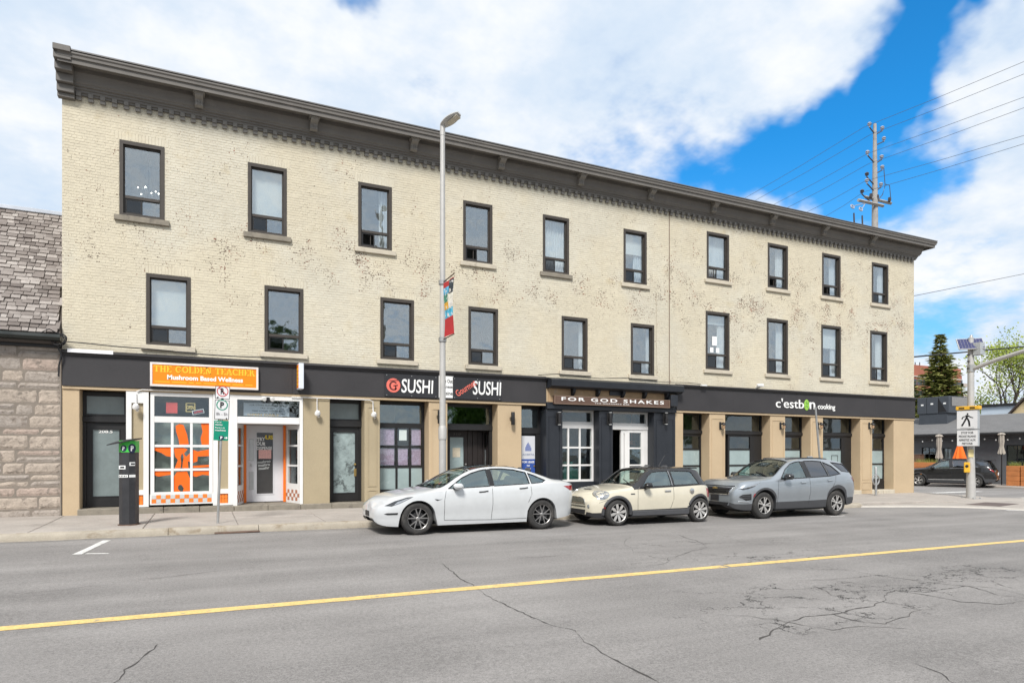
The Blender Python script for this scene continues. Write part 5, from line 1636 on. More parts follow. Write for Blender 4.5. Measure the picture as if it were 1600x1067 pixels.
# street lamp with banner
Yl = 15.45
pb = Vector((ray(691.5) * Yl, Yl, 0)); pb.z = zg(pb.x) + SWH
sl = thing('street_lamp', tuple(pb), 'tall grey street lamp post rising before the facade', 'street lamp')
ztop = at(692.5, 197, Yl).z - pb.z
r0 = 11.5 / 2 * (pb.x * SY + Yl * CY) / FPX * 1.0
rt = 7.5 / 2 * (pb.x * SY + Yl * CY) / FPX
b = MB(); b.tube([(0, 0, -.1), (0, 0, 2.2), (0, 0, 2.21), (0, 0, ztop)], [r0, r0 * .98, r0 * .86, rt], 16); b.build('post', M_GREYP, sl, True)
b = MB(); b.lathe([(r0 + .012, 1.9), (r0 + .014, 2.16), (r0 * .9, 2.24)], 16); b.build('collar', M_GREYP, sl, True)
b = MB(); b.lathe([(rt + .006, ztop - .25), (rt + .006, ztop + .02), (0, ztop + .03)], 14); b.build('top_sleeve', M_GREYP, sl, True)
lum = MB(); n = 12; rings = []
L_ = .52
for i in range(n + 1):
    u = i / n
    hw = .04 + .14 * math.sin(PI * min(1, u * .72 + .16)) ** .9 * (1 if u < .97 else .7)
    th = .035 + .05 * math.sin(PI * min(1, u * .8 + .15))
    rings.append([(hw * math.cos(t) , -.02 - u * L_, th * math.sin(t) * (1.0 if math.sin(t) > 0 else .55)) for t in [2 * PI * k / 14 for k in range(14)]])
Ml = Matrix.Translation((0, .03, ztop + .0)) @ Matrix.Rotation(R(38), 4, 'Z') @ Matrix.Rotation(R(-22), 4, 'X')
vs = [Ml @ Vector(v) for r_ in rings for v in r_]
lum.add(vs, [(i * 14 + k, i * 14 + (k + 1) % 14, (i + 1) * 14 + (k + 1) % 14, (i + 1) * 14 + k) for i in range(n) for k in range(14)] + [tuple(range(14)), tuple(range(n * 14 + 13, n * 14 - 1, -1))])
lum.build('luminaire', mat('lamp_housing', (.46, .455, .44), .5, metal=.2), sl, True)
b = MB(); b.prism([Ml @ Vector((x, y, -.047)) for x, y in ((-.08, -.18), (.08, -.18), (.10, -.50), (-.10, -.50))], (0, 0, -.012)); b.build('lens', mat('amber_lens', (.50, .46, .38), .2), sl)
zA, zB = at(693, 442, Yl).z - pb.z, at(693, 531, Yl).z - pb.z
for z_ in (zA, zB):
    b = MB(); b.lathe([(r0 * .86 + .02, -.05), (r0 * .86 + .022, .05)], 14, Matrix.Translation((0, 0, z_))); b.build('clamp', M_STEEL, sl, True)
ba = thing('street_banner', tuple(pb + Vector((.1, 0, zB))), 'colourful street banner with red ends hanging on lamp post', 'banner')
adir = Vector((.04, -1, 0)).normalized()
Mb = Matrix.Translation((-.1, 0, -zB)) @ Matrix(((adir.x, -adir.y, 0, 0), (adir.y, adir.x, 0, 0), (0, 0, 1, 0), (0, 0, 0, 1)))
bw_ = .60
b = MB()
for z_ in (zA, zB): b.tube([Mb @ Vector((.05, 0, z_)), Mb @ Vector((bw_ + .16, 0, z_ + (.05 if z_ == zA else .03)))], .014, 6)
b.build('arm', M_IRON, ba, True)
TILES = [((0, .60), (.885, .985), (.40, .03, .03)), ((0, .55), (.76, .885), (.10, .40, .62)), ((.55, 1), (.74, .985), (.03, .04, .05)), ((0, .45), (.62, .76), (.06, .25, .17)), ((.45, 1), (.60, .74), (.62, .60, .52)),
         ((0, .5), (.49, .62), (.72, .38, .03)), ((.5, 1), (.50, .60), (.66, .63, .58)), ((0, 1), (.335, .49), (.06, .42, .62)), ((0, 1), (.015, .335), (.46, .025, .03)), ((.6, 1), (.985, 1.0), (.40, .03, .03))]
for k, ((u0, u1), (v0, v1), c) in enumerate(TILES):
    mm = mat('banner_print_%d' % k, c, .7, var=.10 if k in (0, 8, 9) else .55, scale=9, fine=.12, stain=None if k in (0, 8, 9) else (.72, .70, .66), sscale=8, slo=.56, shi=.60)
    b = MB(); h = zA - zB - .05
    def bp(u, v): return Mb @ Vector((.11 + u * bw_, .02 * math.sin(v * 5 + u * 2), zB + .03 + v * h))
    nn = 5
    for i in range(nn):
        a0, a1 = v0 + (v1 - v0) * i / nn, v0 + (v1 - v0) * (i + 1) / nn
        b.add([bp(u0, a0), bp(u1, a0), bp(u1, a1), bp(u0, a1)], [(0, 1, 2, 3)])
    b.build('cloth_panel', mm, ba, True, weld=True)
b = MB()
for (u0, u1, v0, v1) in ((.22, .80, .235, .25), (.15, .85, .13, .205), (.35, .65, .07, .085)):
    for sg in (-.004, .004):
        b.add([bp(u0, v0) + Vector((0, sg, 0)), bp(u1, v0) + Vector((0, sg, 0)), bp(u1, v1) + Vector((0, sg, 0)), bp(u0, v1) + Vector((0, sg, 0))], [(0, 1, 2, 3)])
b.build('white_print', M_PRINTW, ba)

# leaning sign pole behind the grey suv
Yp = 15.2
p0, p1 = at(1287, 775, Yp), at(1275, 636, Yp)
lp = thing('bare_pole', (p0.x, Yp, zs_(p0.x)), 'bare leaning galvanised pole behind the grey suv', 'pole')
b = MB(); base = zs_(p0.x); k = (p1.x - p0.x) / (p1.z - p0.z); b.tube([(0, 0, -.1), (k * (p1.z - base), 0, p1.z - base)], .032, 8); b.build('post', M_STEEL, lp, True)

# ring-and-post bicycle stand
Yr = 17.6
px_ = ray(1368.5) * Yr
br = thing('bike_post', (px_, Yr, zs_(px_)), 'grey ring and post bicycle stand by the last pier', 'bike stand')
b = MB(); b.lathe([(.045, -.05), (.045, 1.13), (.03, 1.16), (0, 1.165)], 12); b.build('post', M_STEEL, br, True)
b = MB(); b.lathe([(.20 + .028 * math.cos(t), .028 * math.sin(t)) for t in [2 * PI * i / 8 for i in range(8)]], 24, Matrix.Translation((0, 0, .63)) @ Matrix.Rotation(R(90), 4, 'X'), closed=True); b.build('ring', M_STEEL, br, True)
MODE['local'] = False
# ------------------------------------------------------------ vehicles
def pchip(pts):
    xs = [p[0] for p in pts]; ys = [p[1] for p in pts]; n = len(xs)
    h = [xs[i + 1] - xs[i] for i in range(n - 1)]; d = [(ys[i + 1] - ys[i]) / h[i] for i in range(n - 1)]
    m = [d[0]] + [0.0] * (n - 2) + [d[-1]]
    for i in range(1, n - 1):
        if d[i - 1] * d[i] > 0:
            w1 = 2 * h[i] + h[i - 1]; w2 = h[i] + 2 * h[i - 1]
            m[i] = (w1 + w2) / (w1 / d[i - 1] + w2 / d[i])
    def f(x):
        if x <= xs[0]: return ys[0]
        if x >= xs[-1]: return ys[-1]
        i = 0
        while x > xs[i + 1]: i += 1
        t = (x - xs[i]) / h[i]
        return (1 + 2 * t) * (1 - t) ** 2 * ys[i] + t * (1 - t) ** 2 * h[i] * m[i] + t * t * (3 - 2 * t) * ys[i + 1] + t * t * (t - 1) * h[i] * m[i + 1]
    return f


NS, NG, NR = 9, 6, 7      # rows of the side, of the glass band, of the roof half


def car_body(sp):
    zt, zb, w, yr, zr, zs = (pchip(sp[k]) for k in ('zt', 'zb', 'w', 'yr', 'zr', 'zs'))
    L = sp['L']; ar = sp['arch']
    st = set()
    x = 0.0
    while x < L: st.add(round(x, 3)); x += .075
    st.add(L)
    for e in (.012, .03, .05): st.add(e); st.add(round(L - e, 3))
    for xw in sp['wheels']:
        for i in range(0, 25):
            a = PI * i / 24; st.add(round(xw + ar * math.cos(a) * .9999, 4))
    st = sorted(st)
    keep = [st[0]]
    for s_ in st[1:]:
        near = any(abs(abs(s_ - xw) - ar) < .02 for xw in sp['wheels'])
        if s_ - keep[-1] > (.006 if near else .022) or s_ == L: keep.append(s_)
    st = keep
    wz = sp['R']
    rows = []; tuck = sp.get('tuck', .07)
    for x in st:
        W, B, T_, zl, yR, zR = w(x), zb(x), zt(x), zs(x), yr(x), zr(x)
        for xw in sp['wheels']:
            dx = abs(x - xw)
            if dx < ar: zl = max(zl, wz + math.sqrt(max(0, ar * ar - dx * dx)) * sp.get('ay', 1.0))
        zl = min(zl, B - .04)
        sec = [(max(W - .34, .05), zl + .0), (W - tuck * .9, zl)]
        zs0 = zs(x)
        for i in range(NS):
            s_ = i / (NS - 1)
            z = zl + (B - zl) * s_
            sr = max(0, min(1, (z - zs0) / (B - zs0)))
            y = W - tuck * (1 - sr) ** 3.2 - .030 * max(0, (sr - .62) / .38) ** 2.2 - sp.get('waist', .012) * math.exp(-((sr - .30) / .13) ** 2)
            sec.append((y, z))
        y0, z0 = sec[-1]
        for i in range(1, NG + 1):
            u = i / NG
            bul = .018 * math.sin(PI * u)
            sec.append((y0 + (yR - y0) * u + bul, z0 + (zR - z0) * u))
        for i in range(1, NR + 1):
            u = i / NR
            sec.append((yR * (1 - u), zR + (T_ - zR) * (1 - (1 - u) ** 2.2)))
        rows.append(sec)
    k = len(rows[0])
    vs = []; fs = []; tags = []
    for x, sec in zip(st, rows):
        full = [(x, -y, z) for y, z in sec] + [(x, y, z) for y, z in reversed(sec[:-1])]
        vs += full
    m = 2 * k - 1
    for i in range(len(st) - 1):
        for j in range(m - 1):
            fs.append((i * m + j, i * m + j + 1, (i + 1) * m + j + 1, (i + 1) * m + j))
            jj = j if j < k - 1 else m - 2 - j
            tags.append(('side' if jj < 2 + NS - 1 else 'glass' if jj < 2 + NS - 1 + NG else 'roof', (st[i] + st[i + 1]) / 2, jj))
    fs.append(tuple(range(m - 1, -1, -1))); tags.append(('end', 0, 0))
    fs.append(tuple(range((len(st) - 1) * m, len(st) * m))); tags.append(('end', L, 0))
    return vs, fs, tags


def in_poly(p, poly):
    c = False; n = len(poly)
    for i in range(n):
        a, b_ = poly[i], poly[(i + 1) % n]
        if (a[1] > p[1]) != (b_[1] > p[1]) and p[0] < (b_[0] - a[0]) * (p[1] - a[1]) / (b_[1] - a[1]) + a[0]: c = not c
    return c


class Car:
    def __init__(s, sp, name, label, loc, rot, paint, top=None, clad=None):
        s.sp = sp; MODE['local'] = True
        s.t = thing(name, loc, label, 'car'); s.t.rotation_euler = rot; WM[s.t.name] = Matrix.LocRotScale(Vector(loc), s.t.rotation_euler, None)
        vs, fs, tags = car_body(sp)
        bm = bmesh.new()
        V = [bm.verts.new(v) for v in vs]
        for f, t in zip(fs, tags):
            try: fc = bm.faces.new([V[i] for i in f])
            except ValueError: continue
            mi = 0
            if top is not None and t[0] in ('glass', 'roof') and t[1] > sp['topx']: mi = 1
            if clad is not None and t[0] == 'side' and t[2] < sp.get('cladrow', 4): mi = 2
            fc.material_index = mi; fc.smooth = True
        bmesh.ops.remove_doubles(bm, verts=bm.verts, dist=1e-5)
        bmesh.ops.recalc_face_normals(bm, faces=bm.faces)
        s.bvh = BVHTree.FromBMesh(bm)
        # cut the window openings exactly along their outlines
        for mode, poly in sp['cuts']:
            bb = [min(p[0] for p in poly), max(p[0] for p in poly), min(p[1] for p in poly), max(p[1] for p in poly)]
            ctr = (sum(p[0] for p in poly) / len(poly), sum(p[1] for p in poly) / len(poly))
            for i in range(len(poly)):
                a, b_ = poly[i], poly[(i + 1) % len(poly)]
                d = (b_[0] - a[0], b_[1] - a[1]); nn = (-d[1], d[0])
                if mode == 'side': co, no = (a[0], 0, a[1]), (nn[0], 0, nn[1])
                else: co, no = (a[0], a[1], 0), (nn[0], nn[1], 0)
                fsel = [f for f in bm.faces if s.near(f, mode, bb)]
                g_ = set(fsel)
                for f in fsel: g_.update(f.edges); g_.update(f.verts)
                bmesh.ops.bisect_plane(bm, geom=list(g_), dist=1e-6, plane_co=co, plane_no=no)
            dele = []
            for f in bm.faces:
                c = f.calc_center_median()
                if mode == 'side' and abs(c.y) > .3 and in_poly((c.x, c.z), poly) and abs(f.normal.y) > .25: dele.append(f)
                if mode == 'top' and f.normal.z > .12 and c.z > sp['glassz'] and in_poly((c.x, c.y), poly): dele.append(f)
            bmesh.ops.delete(bm, geom=dele, context='FACES')
        me = bpy.data.meshes.new('body'); bm.to_mesh(me); bm.free()
        for m in [paint, top or paint, clad or paint]: me.materials.append(m)
        try: me.set_sharp_from_angle(angle=R(34))
        except Exception: pass
        o = bpy.data.objects.new('body', me); COL.objects.link(o); adopt(o, s.t); s.body = o

    def near(s, f, mode, bb):
        xs = [v.co.x for v in f.verts]
        q = [(v.co.z if mode == 'side' else v.co.y) for v in f.verts]
        if max(xs) < bb[0] or min(xs) > bb[1] or max(q) < bb[2] or min(q) > bb[3]: return False
        c = f.calc_center_median()
        if mode == 'side': return abs(c.y) > .25 and abs(f.normal.y) > .15
        return c.z > s.sp['glassz'] - .1 and f.normal.z > .05

    def hit(s, mode, u, v, side=-1):
        if mode == 'side': o, d = Vector((u, 4 * side, v)), Vector((0, -side, 0))
        elif mode == 'top': o, d = Vector((u, v, 4)), Vector((0, 0, -1))
        elif mode == 'front': o, d = Vector((-3, u, v)), Vector((1, 0, 0))
        else: o, d = Vector((9, u, v)), Vector((-1, 0, 0))
        h = s.bvh.ray_cast(o, d)
        if h[0] is None:
            h2 = s.bvh.find_nearest(Vector((u, -.8 * -side if mode == 'side' else 0, v)) if mode == 'side' else o + d * 3)
            return h2[0], h2[1]
        n = h[1]
        if n.dot(d) > 0: n = -n
        return h[0], n

    def patch(s, name, mode, poly, m, off=.004, side=-1, step=.08, parent=None, smooth=True):
        bm = bmesh.new()
        bm.faces.new([bm.verts.new((p[0], p[1], 0)) for p in poly])
        x0, x1 = min(p[0] for p in poly), max(p[0] for p in poly); y0, y1 = min(p[1] for p in poly), max(p[1] for p in poly)
        for ax, (a, b_) in ((0, (x0, x1)), (1, (y0, y1))):
            n = int((b_ - a) / step)
            for i in range(1, n + 1):
                t = a + (b_ - a) * i / (n + 1)
                co = (t, 0, 0) if ax == 0 else (0, t, 0); no = (1, 0, 0) if ax == 0 else (0, 1, 0)
                bmesh.ops.bisect_plane(bm, geom=bm.verts[:] + bm.edges[:] + bm.faces[:], plane_co=co, plane_no=no)
        for v in bm.verts:
            h, n = s.hit(mode, v.co.x, v.co.y, side)
            v.co = h + n * off
        bmesh.ops.recalc_face_normals(bm, faces=bm.faces)
        me = bpy.data.meshes.new(name); bm.to_mesh(me); bm.free()
        if smooth: me.polygons.foreach_set('use_smooth', [True] * len(me.polygons))
        me.materials.append(m)
        o = bpy.data.objects.new(name, me); COL.objects.link(o)
        return adopt(o, parent or s.t)

    def line(s, name, mode, pts, r, m, closed=False, off=0.0, side=-1, step=.06, parent=None, n=6):
        P = []
        q = pts + ([pts[0]] if closed else [])
        for a, b_ in zip(q[:-1], q[1:]):
            k = max(1, int(math.hypot(b_[0] - a[0], b_[1] - a[1]) / step))
            for i in range(k): P.append((a[0] + (b_[0] - a[0]) * i / k, a[1] + (b_[1] - a[1]) * i / k))
        P.append(q[-1])
        W_ = []
        for u, v in P:
            h, nn = s.hit(mode, u, v, side); W_.append(h + nn * off)
        b = MB(); b.tube(W_, r, n)
        return b.build(name, m, parent or s.t, True)

    def window(s, mode, poly, glass, trim, side=-1, name='window', r=.012):
        w_ = s.line(name, mode, poly, r, trim, True, 0.0, side)
        s.patch('pane', mode, poly, glass, -.006, side, .10, w_)
        return w_

    def wheel(s, x, side, R_, wd, rim_r, style, m_tyre, m_rim, m_dark, name='wheel', yo=None):
        W_ = pchip(s.sp['w'])(x)
        yc = (W_ - .035 if yo is None else yo) * side
        Mw = Matrix.Translation((x, yc, R_)) @ Matrix.Rotation(PI / 2 * (1 if side < 0 else -1), 4, 'X')     # local +z points outward
        b = MB(); b.lathe([(0, -.03), (rim_r * .62, -.03), (rim_r * .62, -.045), (0, -.045)], 24, Mw); b.lathe([(rim_r * .95, -wd * .9), (rim_r * .95, -.02)], 28, Mw); b.lathe([(0, -wd * .75), (rim_r * .95, -wd * .75)], 20, Mw)
        wh = b.build(name, m_dark, s.t, True)
        pr = [(rim_r * .96, -wd), (rim_r + .01, -wd), (R_ - .035, -wd + .004), (R_ - .008, -wd + .03), (R_, -wd + .06), (R_, -.06), (R_ - .008, -.03), (R_ - .03, -.006), (R_ - .06, .002), (rim_r + .012, -.004), (rim_r * .98, -.012)]
        b = MB(); b.lathe(pr, 44, Mw); b.build('tyre', m_tyre, wh, True)
        b = MB(); b.lathe([(rim_r * .93, -.03), (rim_r * .95, -.006), (rim_r * .985, .0), (rim_r * 1.0, -.006), (rim_r * .99, -.02)], 40, Mw)
        def bar(a, r0, r1, w0, w1, z0, z1, th=.022):
            ca, sa = math.cos(a), math.sin(a)
            def pt(r, q, z): return Mw @ Vector((r * ca - q * sa, r * sa + q * ca, z))
            vs_ = [pt(r0, -w0, z0), pt(r0, w0, z0), pt(r1, w1, z1), pt(r1, -w1, z1), pt(r0, -w0 * .6, z0 - th), pt(r0, w0 * .6, z0 - th), pt(r1, w1 * .6, z1 - th), pt(r1, -w1 * .6, z1 - th)]
            b.add(vs_, [(0, 1, 2, 3), (7, 6, 5, 4), (0, 4, 5, 1), (1, 5, 6, 2), (2, 6, 7, 3), (3, 7, 4, 0)])
        if style == 'five_v':
            for i in range(5):
                a = 2 * PI * i / 5 + .3
                for da in (-.26, .26):
                    ca = Vector((math.cos(a), math.sin(a))) * rim_r * .18; cb = Vector((math.cos(a + da), math.sin(a + da))) * rim_r * .95
                    d = cb - ca; an = math.atan2(d.y, d.x)
                    nrm = Vector((-d.y, d.x)).normalized()
                    def pt(q, sg, w_, z): p_ = q + nrm * sg * w_; return Mw @ Vector((p_.x, p_.y, z))
                    vs_ = [pt(ca, -1, .014, -.014), pt(ca, 1, .014, -.014), pt(cb, 1, .010, -.010), pt(cb, -1, .010, -.010), pt(ca, -1, .008, -.036), pt(ca, 1, .008, -.036), pt(cb, 1, .006, -.03), pt(cb, -1, .006, -.03)]
                    b.add(vs_, [(0, 1, 2, 3), (7, 6, 5, 4), (0, 4, 5, 1), (1, 5, 6, 2), (2, 6, 7, 3), (3, 7, 4, 0)])
        elif style == 'petal8':
            for i in range(8):
                a = 2 * PI * i / 8 + .2
                bar(a, rim_r * .18, rim_r * .62, .012, .036, -.016, -.008); bar(a, rim_r * .62, rim_r * .95, .036, .030, -.008, -.006)
        else:
            for i in range(5):
                a = 2 * PI * i / 5 + .1
                for da in (-.20, .20):
                    ca = Vector((math.cos(a), math.sin(a))) * rim_r * .2; cb = Vector((math.cos(a + da), math.sin(a + da))) * rim_r * .95
                    d = cb - ca; nrm = Vector((-d.y, d.x)).normalized()
                    def pt(q, sg, w_, z): p_ = q + nrm * sg * w_; return Mw @ Vector((p_.x, p_.y, z))
                    vs_ = [pt(ca, -1, .016, -.012), pt(ca, 1, .016, -.012), pt(cb, 1, .020, -.008), pt(cb, -1, .020, -.008), pt(ca, -1, .01, -.036), pt(ca, 1, .01, -.036), pt(cb, 1, .012, -.03), pt(cb, -1, .012, -.03)]
                    b.add(vs_, [(0, 1, 2, 3), (7, 6, 5, 4), (0, 4, 5, 1), (1, 5, 6, 2), (2, 6, 7, 3), (3, 7, 4, 0)])
        b.lathe([(0, -.004), (rim_r * .14, -.006), (rim_r * .19, -.014), (rim_r * .20, -.04)], 18, Mw)
        b.build('rim', m_rim, wh, True)
        return wh

    def cabin(s, floor=.36, dash=None, seats=(), m=None, belt=.85, x0=None, x1=None, yi=.78):
        m = m or mat('cabin_black', (.030, .030, .032), .8, var=.1)
        sp = s.sp
        b = MB(); b.box(x0, x1, -yi, yi, floor - .02, floor)
        for sg in (-1, 1): b.box(x0, x1, sg * yi - .015, sg * yi + .015, floor, belt)
        b.box(dash - .30, dash, -yi, yi, floor, belt + .03, .03)
        b.build('cabin', m, s.t, recalc=False)
        ms = mat('seat_fabric', (.055, .055, .058), .85, var=.15, scale=8)
        for (x, y, wd, hb) in seats:
            b = MB()
            b.box(x - .28, x + .24, y - wd / 2, y + wd / 2, floor + .10, floor + .30, .05)
            Mt = Matrix.Translation((x + .24, y, floor + .22)) @ Matrix.Rotation(R(14), 4, 'Y')
            b.box(-.06, .08, -wd / 2, wd / 2, 0, hb, .05, Mt)
            nh = 1 if wd < .8 else 3
            for i in range(nh):
                yy = 0 if nh == 1 else (-.42 + .42 * i)
                b.box(-.03, .06, yy - .12, yy + .12, hb + .04, hb + .22, .04, Mt); b.box(0, .015, yy - .01, yy + .01, hb - .02, hb + .06, 0, Mt)
            b.build('seat', ms, s.t)
        b = MB(); b.lathe([(.17 + .015 * math.cos(t), .015 * math.sin(t)) for t in [2 * PI * i / 6 for i in range(6)]], 20, Matrix.Translation((dash + .12, -.36, belt - .02)) @ Matrix.Rotation(R(68), 4, 'Y'), closed=True)
        b.build('steering_wheel', m, s.t, True)

    def under(s, m):
        sp = s.sp; L = sp['L']; xa, xb = sp['wheels']
        b = MB(); yw = .55
        b.box(.35, L - .4, -yw, yw, .19, .42); b.box(xa + sp['arch'] + .03, xb - sp['arch'] - .03, -.78, .78, .20, .34)
        b.build('underbody', m, s.t, recalc=False)


def car_paint(name, col, metal=0.0, rough=.32, coat=1.0, flake=0.0):
    if name in MATS: return MATS[name]
    m = bpy.data.materials.new(name); m.use_nodes = True; b = m.node_tree.nodes['Principled BSDF']; g = G(m.node_tree)
    pos = g.n('ShaderNodeNewGeometry').outputs['Position']
    n = g.noise(pos, 2.0, 3, .6)
    sep = g.n('ShaderNodeSeparateXYZ', i_0=pos)
    k = g.ramp(n.outputs['Fac'], .3, .7, .96, 1.03, False)
    c = g.mix(1.0, tuple(col) + (1,), g.n('ShaderNodeCombineColor', i_0=k, i_1=k, i_2=k), 'MULTIPLY')
    # thin patchy road film
    dirt = g.m('MULTIPLY', g.ramp(g.noise(pos, 7, 4, .7).outputs['Fac'], .35, .75), 0.07)
    c = g.mix(dirt, c, (.20, .185, .165, 1))
    g.set(b.inputs['Base Color'], c)
    b.inputs['Metallic'].default_value = metal; b.inputs['Roughness'].default_value = rough
    b.inputs['Coat Weight'].default_value = coat; b.inputs['Coat Roughness'].default_value = .03
    MATS[name] = m
    return m


M_TYRE = mat('tyre_rubber', (.032, .031, .030), .85, var=.15, scale=12, stain=(.085, .078, .07), sscale=7, slo=.48, shi=.75)
M_RIMG = mat('grey_alloy', (.30, .29, .28), .35, metal=.75, var=.1)
M_RIMS = mat('silver_alloy', (.62, .60, .57), .32, metal=.7, var=.08)
M_WDARK = mat('wheel_dark', (.02, .02, .021), .6, var=.2)
M_GLOSSK = mat('gloss_black', (.010, .010, .011), .12, var=0, fine=0, coat=.5)
M_MATTK = mat('black_plastic', (.026, .026, .028), .55, var=.1, scale=10)
M_MATTG = mat('dark_grey_plastic', (.055, .056, .06), .6, var=.1, scale=8)
M_SEAM = mat('panel_gap', (.025, .025, .026), .8, var=0, fine=0)
M_LENS = mat('headlamp_lens', (.34, .35, .36), .10, metal=.5, var=.5, scale=9, coat=1)
M_DLENS = mat('dark_headlamp', (.06, .062, .065), .10, metal=.3, var=.6, scale=11, coat=1)
M_TAILR = mat('tail_lamp_red', (.33, .012, .014), .15, var=.2, scale=9, coat=1)
M_CHROME = mat('chrome', (.62, .62, .62), .12, metal=1, var=.05)
G_CAR = glass_mat('car_glass', .27, (.72, .86, .84), .01, 0, (.78, .93, .95))
G_CARF = glass_mat('car_windscreen', .13, (.74, .88, .82), .01, 0, (.86, .95, .94))
G_PRIV = glass_mat('privacy_glass', .24, (.16, .17, .19), .01, 0, (.75, .78, .84))
M_TOPGL = mat('black_roof_glass', (.008, .009, .010), .05, var=0, fine=0, coat=1, spec=.8)

WY = 12.93
TILT = (0, SLOPE, 0)

# ---- white saloon
SPT = dict(L=4.69, arch=.378, R=.336, wheels=(.845, 3.72), topx=9, glassz=.93, tuck=.075, ay=1.0, waist=.016,
           zt=[(0, .585), (.03, .66), (.10, .72), (.3, .795), (.6, .865), (.95, .925), (1.20, .955), (1.5, 1.10), (1.8, 1.245), (2.05, 1.345), (2.3, 1.405), (2.6, 1.438), (2.9, 1.432), (3.2, 1.398), (3.5, 1.33), (3.8, 1.24), (4.1, 1.145), (4.4, 1.095), (4.58, 1.085), (4.64, 1.05), (4.69, .96)],
           zb=[(0, .50), (.1, .60), (.3, .69), (.6, .785), (1.0, .865), (1.4, .905), (2.2, .945), (3.0, .985), (3.8, 1.025), (4.3, 1.04), (4.6, 1.0), (4.69, .90)],
           w=[(0, .50), (.03, .60), (.1, .71), (.25, .81), (.5, .875), (.85, .915), (1.5, .922), (3.2, .925), (3.8, .922), (4.15, .895), (4.4, .835), (4.55, .75), (4.64, .65), (4.69, .54)],
           yr=[(0, .36), (.3, .62), (.8, .72), (1.2, .76), (1.45, .765), (1.8, .69), (2.1, .62), (2.6, .59), (3.2, .585), (3.6, .60), (4.0, .64), (4.4, .68), (4.69, .5)],
           zr=[(0, .56), (.3, .755), (.8, .865), (1.2, .925), (1.45, .985), (1.8, 1.185), (2.1, 1.315), (2.4, 1.375), (2.7, 1.395), (3.0, 1.385), (3.3, 1.345), (3.6, 1.27), (3.9, 1.175), (4.1, 1.11), (4.4, 1.07), (4.69, .93)],
           zs=[(0, .34), (.05, .25), (.2, .20), (.5, .18), (1.2, .185), (3.4, .19), (4.2, .24), (4.6, .32), (4.69, .45)])
tw1 = [(1.50, .945), (2.44, .985), (2.44, 1.345), (2.28, 1.318), (2.08, 1.262), (1.85, 1.165)]
tw2 = [(2.54, .990), (3.40, 1.03), (3.40, 1.272), (3.1, 1.335), (2.8, 1.358), (2.54, 1.355)]
tw3 = [(3.45, 1.032), (3.72, 1.052), (3.83, 1.098), (3.6, 1.205), (3.45, 1.256)]
tfr = [(1.24, -.62), (1.36, -.74), (1.95, -.58), (2.06, -.56), (2.10, 0), (2.06, .56), (1.95, .58), (1.36, .74), (1.24, .62), (1.17, 0)]
tre = [(3.06, -.50), (3.95, -.53), (4.12, -.50), (4.16, 0), (4.12, .50), (3.95, .53), (3.06, .50)]
SPT['cuts'] = [('side', tw1), ('side', tw2), ('side', tw3), ('top', tfr), ('top', tre)]
P_WHITE = car_paint('pearl_white_paint', (.56, .575, .58))
fx = 3.98 - .845
tes = Car(SPT, 'parked_car', 'white electric saloon with black glass roof parked at the kerb', (fx, WY + .89, zg(fx)), TILT, P_WHITE)
for sd in (-1, 1):
    for q in (tw1, tw2, tw3): tes.window('side', q, G_CAR, M_MATTK, sd, 'side_window')
    tes.patch('pillar', 'side', [(2.445, .985), (2.535, .99), (2.535, 1.354), (2.445, 1.345)], M_GLOSSK, .003, sd)
    tes.line('seam', 'side', [(1.44, .90), (1.40, .70), (1.41, .30)], .0045, M_SEAM, False, 0, sd); tes.line('seam', 'side', [(2.49, .98), (2.50, .60), (2.48, .27)], .0045, M_SEAM, False, 0, sd)
    tes.line('seam', 'side', [(3.42, 1.02), (3.44, .80), (3.36, .62)], .0045, M_SEAM, False, 0, sd); tes.line('seam', 'side', [(1.41, .29), (2.48, .265), (3.33, .27)], .0045, M_SEAM, False, 0, sd)
    tes.line('door_handle', 'side', [(2.18, .865), (2.30, .872), (2.39, .885)], .014, M_MATTK, False, .006, sd); tes.line('door_handle', 'side', [(3.14, .925), (3.26, .932), (3.34, .945)], .014, M_MATTK, False, .006, sd)
    tes.patch('headlight', 'side', [(.17, .61), (.30, .60), (.46, .655), (.74, .79), (.62, .785), (.36, .705)], M_DLENS, .003, sd, .05)
    tes.patch('headlight_strip', 'side', [(.34, .625), (.44, .655), (.70, .775), (.60, .755), (.42, .69)], M_LENS, .006, sd, .05)
    tes.patch('air_intake', 'side', [(.16, .445), (.22, .425), (.42, .43), (.43, .47), (.22, .465)], M_MATTK, .003, sd, .05)
    tes.patch('tail_light', 'side', [(4.28, .965), (4.60, .98), (4.62, .86), (4.50, .86)], M_TAILR, .004, sd, .05)
    tes.patch('fender_camera', 'side', [(1.18, .735), (1.24, .70), (1.36, .735), (1.28, .725), (1.22, .735)], M_MATTK, .004, sd, .05)
    b = MB(); b.box(0, .20, -.12, .10, 0, .125, .045, Matrix.Translation((1.58, sd * .955, .935)) @ Matrix.Rotation(sd * R(8), 4, 'Z')); b.build('mirror', P_WHITE, tes.t, True)
    b = MB(); b.box(1.60, 1.70, sd * .84, sd * .93, .925, .955, .01); b.build('mirror_arm', M_MATTK, tes.t)
    for xw in SPT['wheels']: tes.wheel(xw, sd, .336, .235, .225, 'five_v', M_TYRE, M_RIMG, M_WDARK)
tes.window('top', tfr, G_CARF, M_MATTK, -1, 'windscreen', .009); tes.window('top', tre, G_CAR, M_MATTK, -1, 'rear_window', .009)
tes.patch('roof_glass', 'top', [(2.10, -.54), (3.02, -.535), (3.02, .535), (2.10, .54)], M_TOPGL, .004)
tes.patch('lower_grille', 'front', [(-.42, .24), (.42, .24), (.48, .30), (.40, .33), (-.40, .33), (-.48, .30)], M_MATTK, .004)
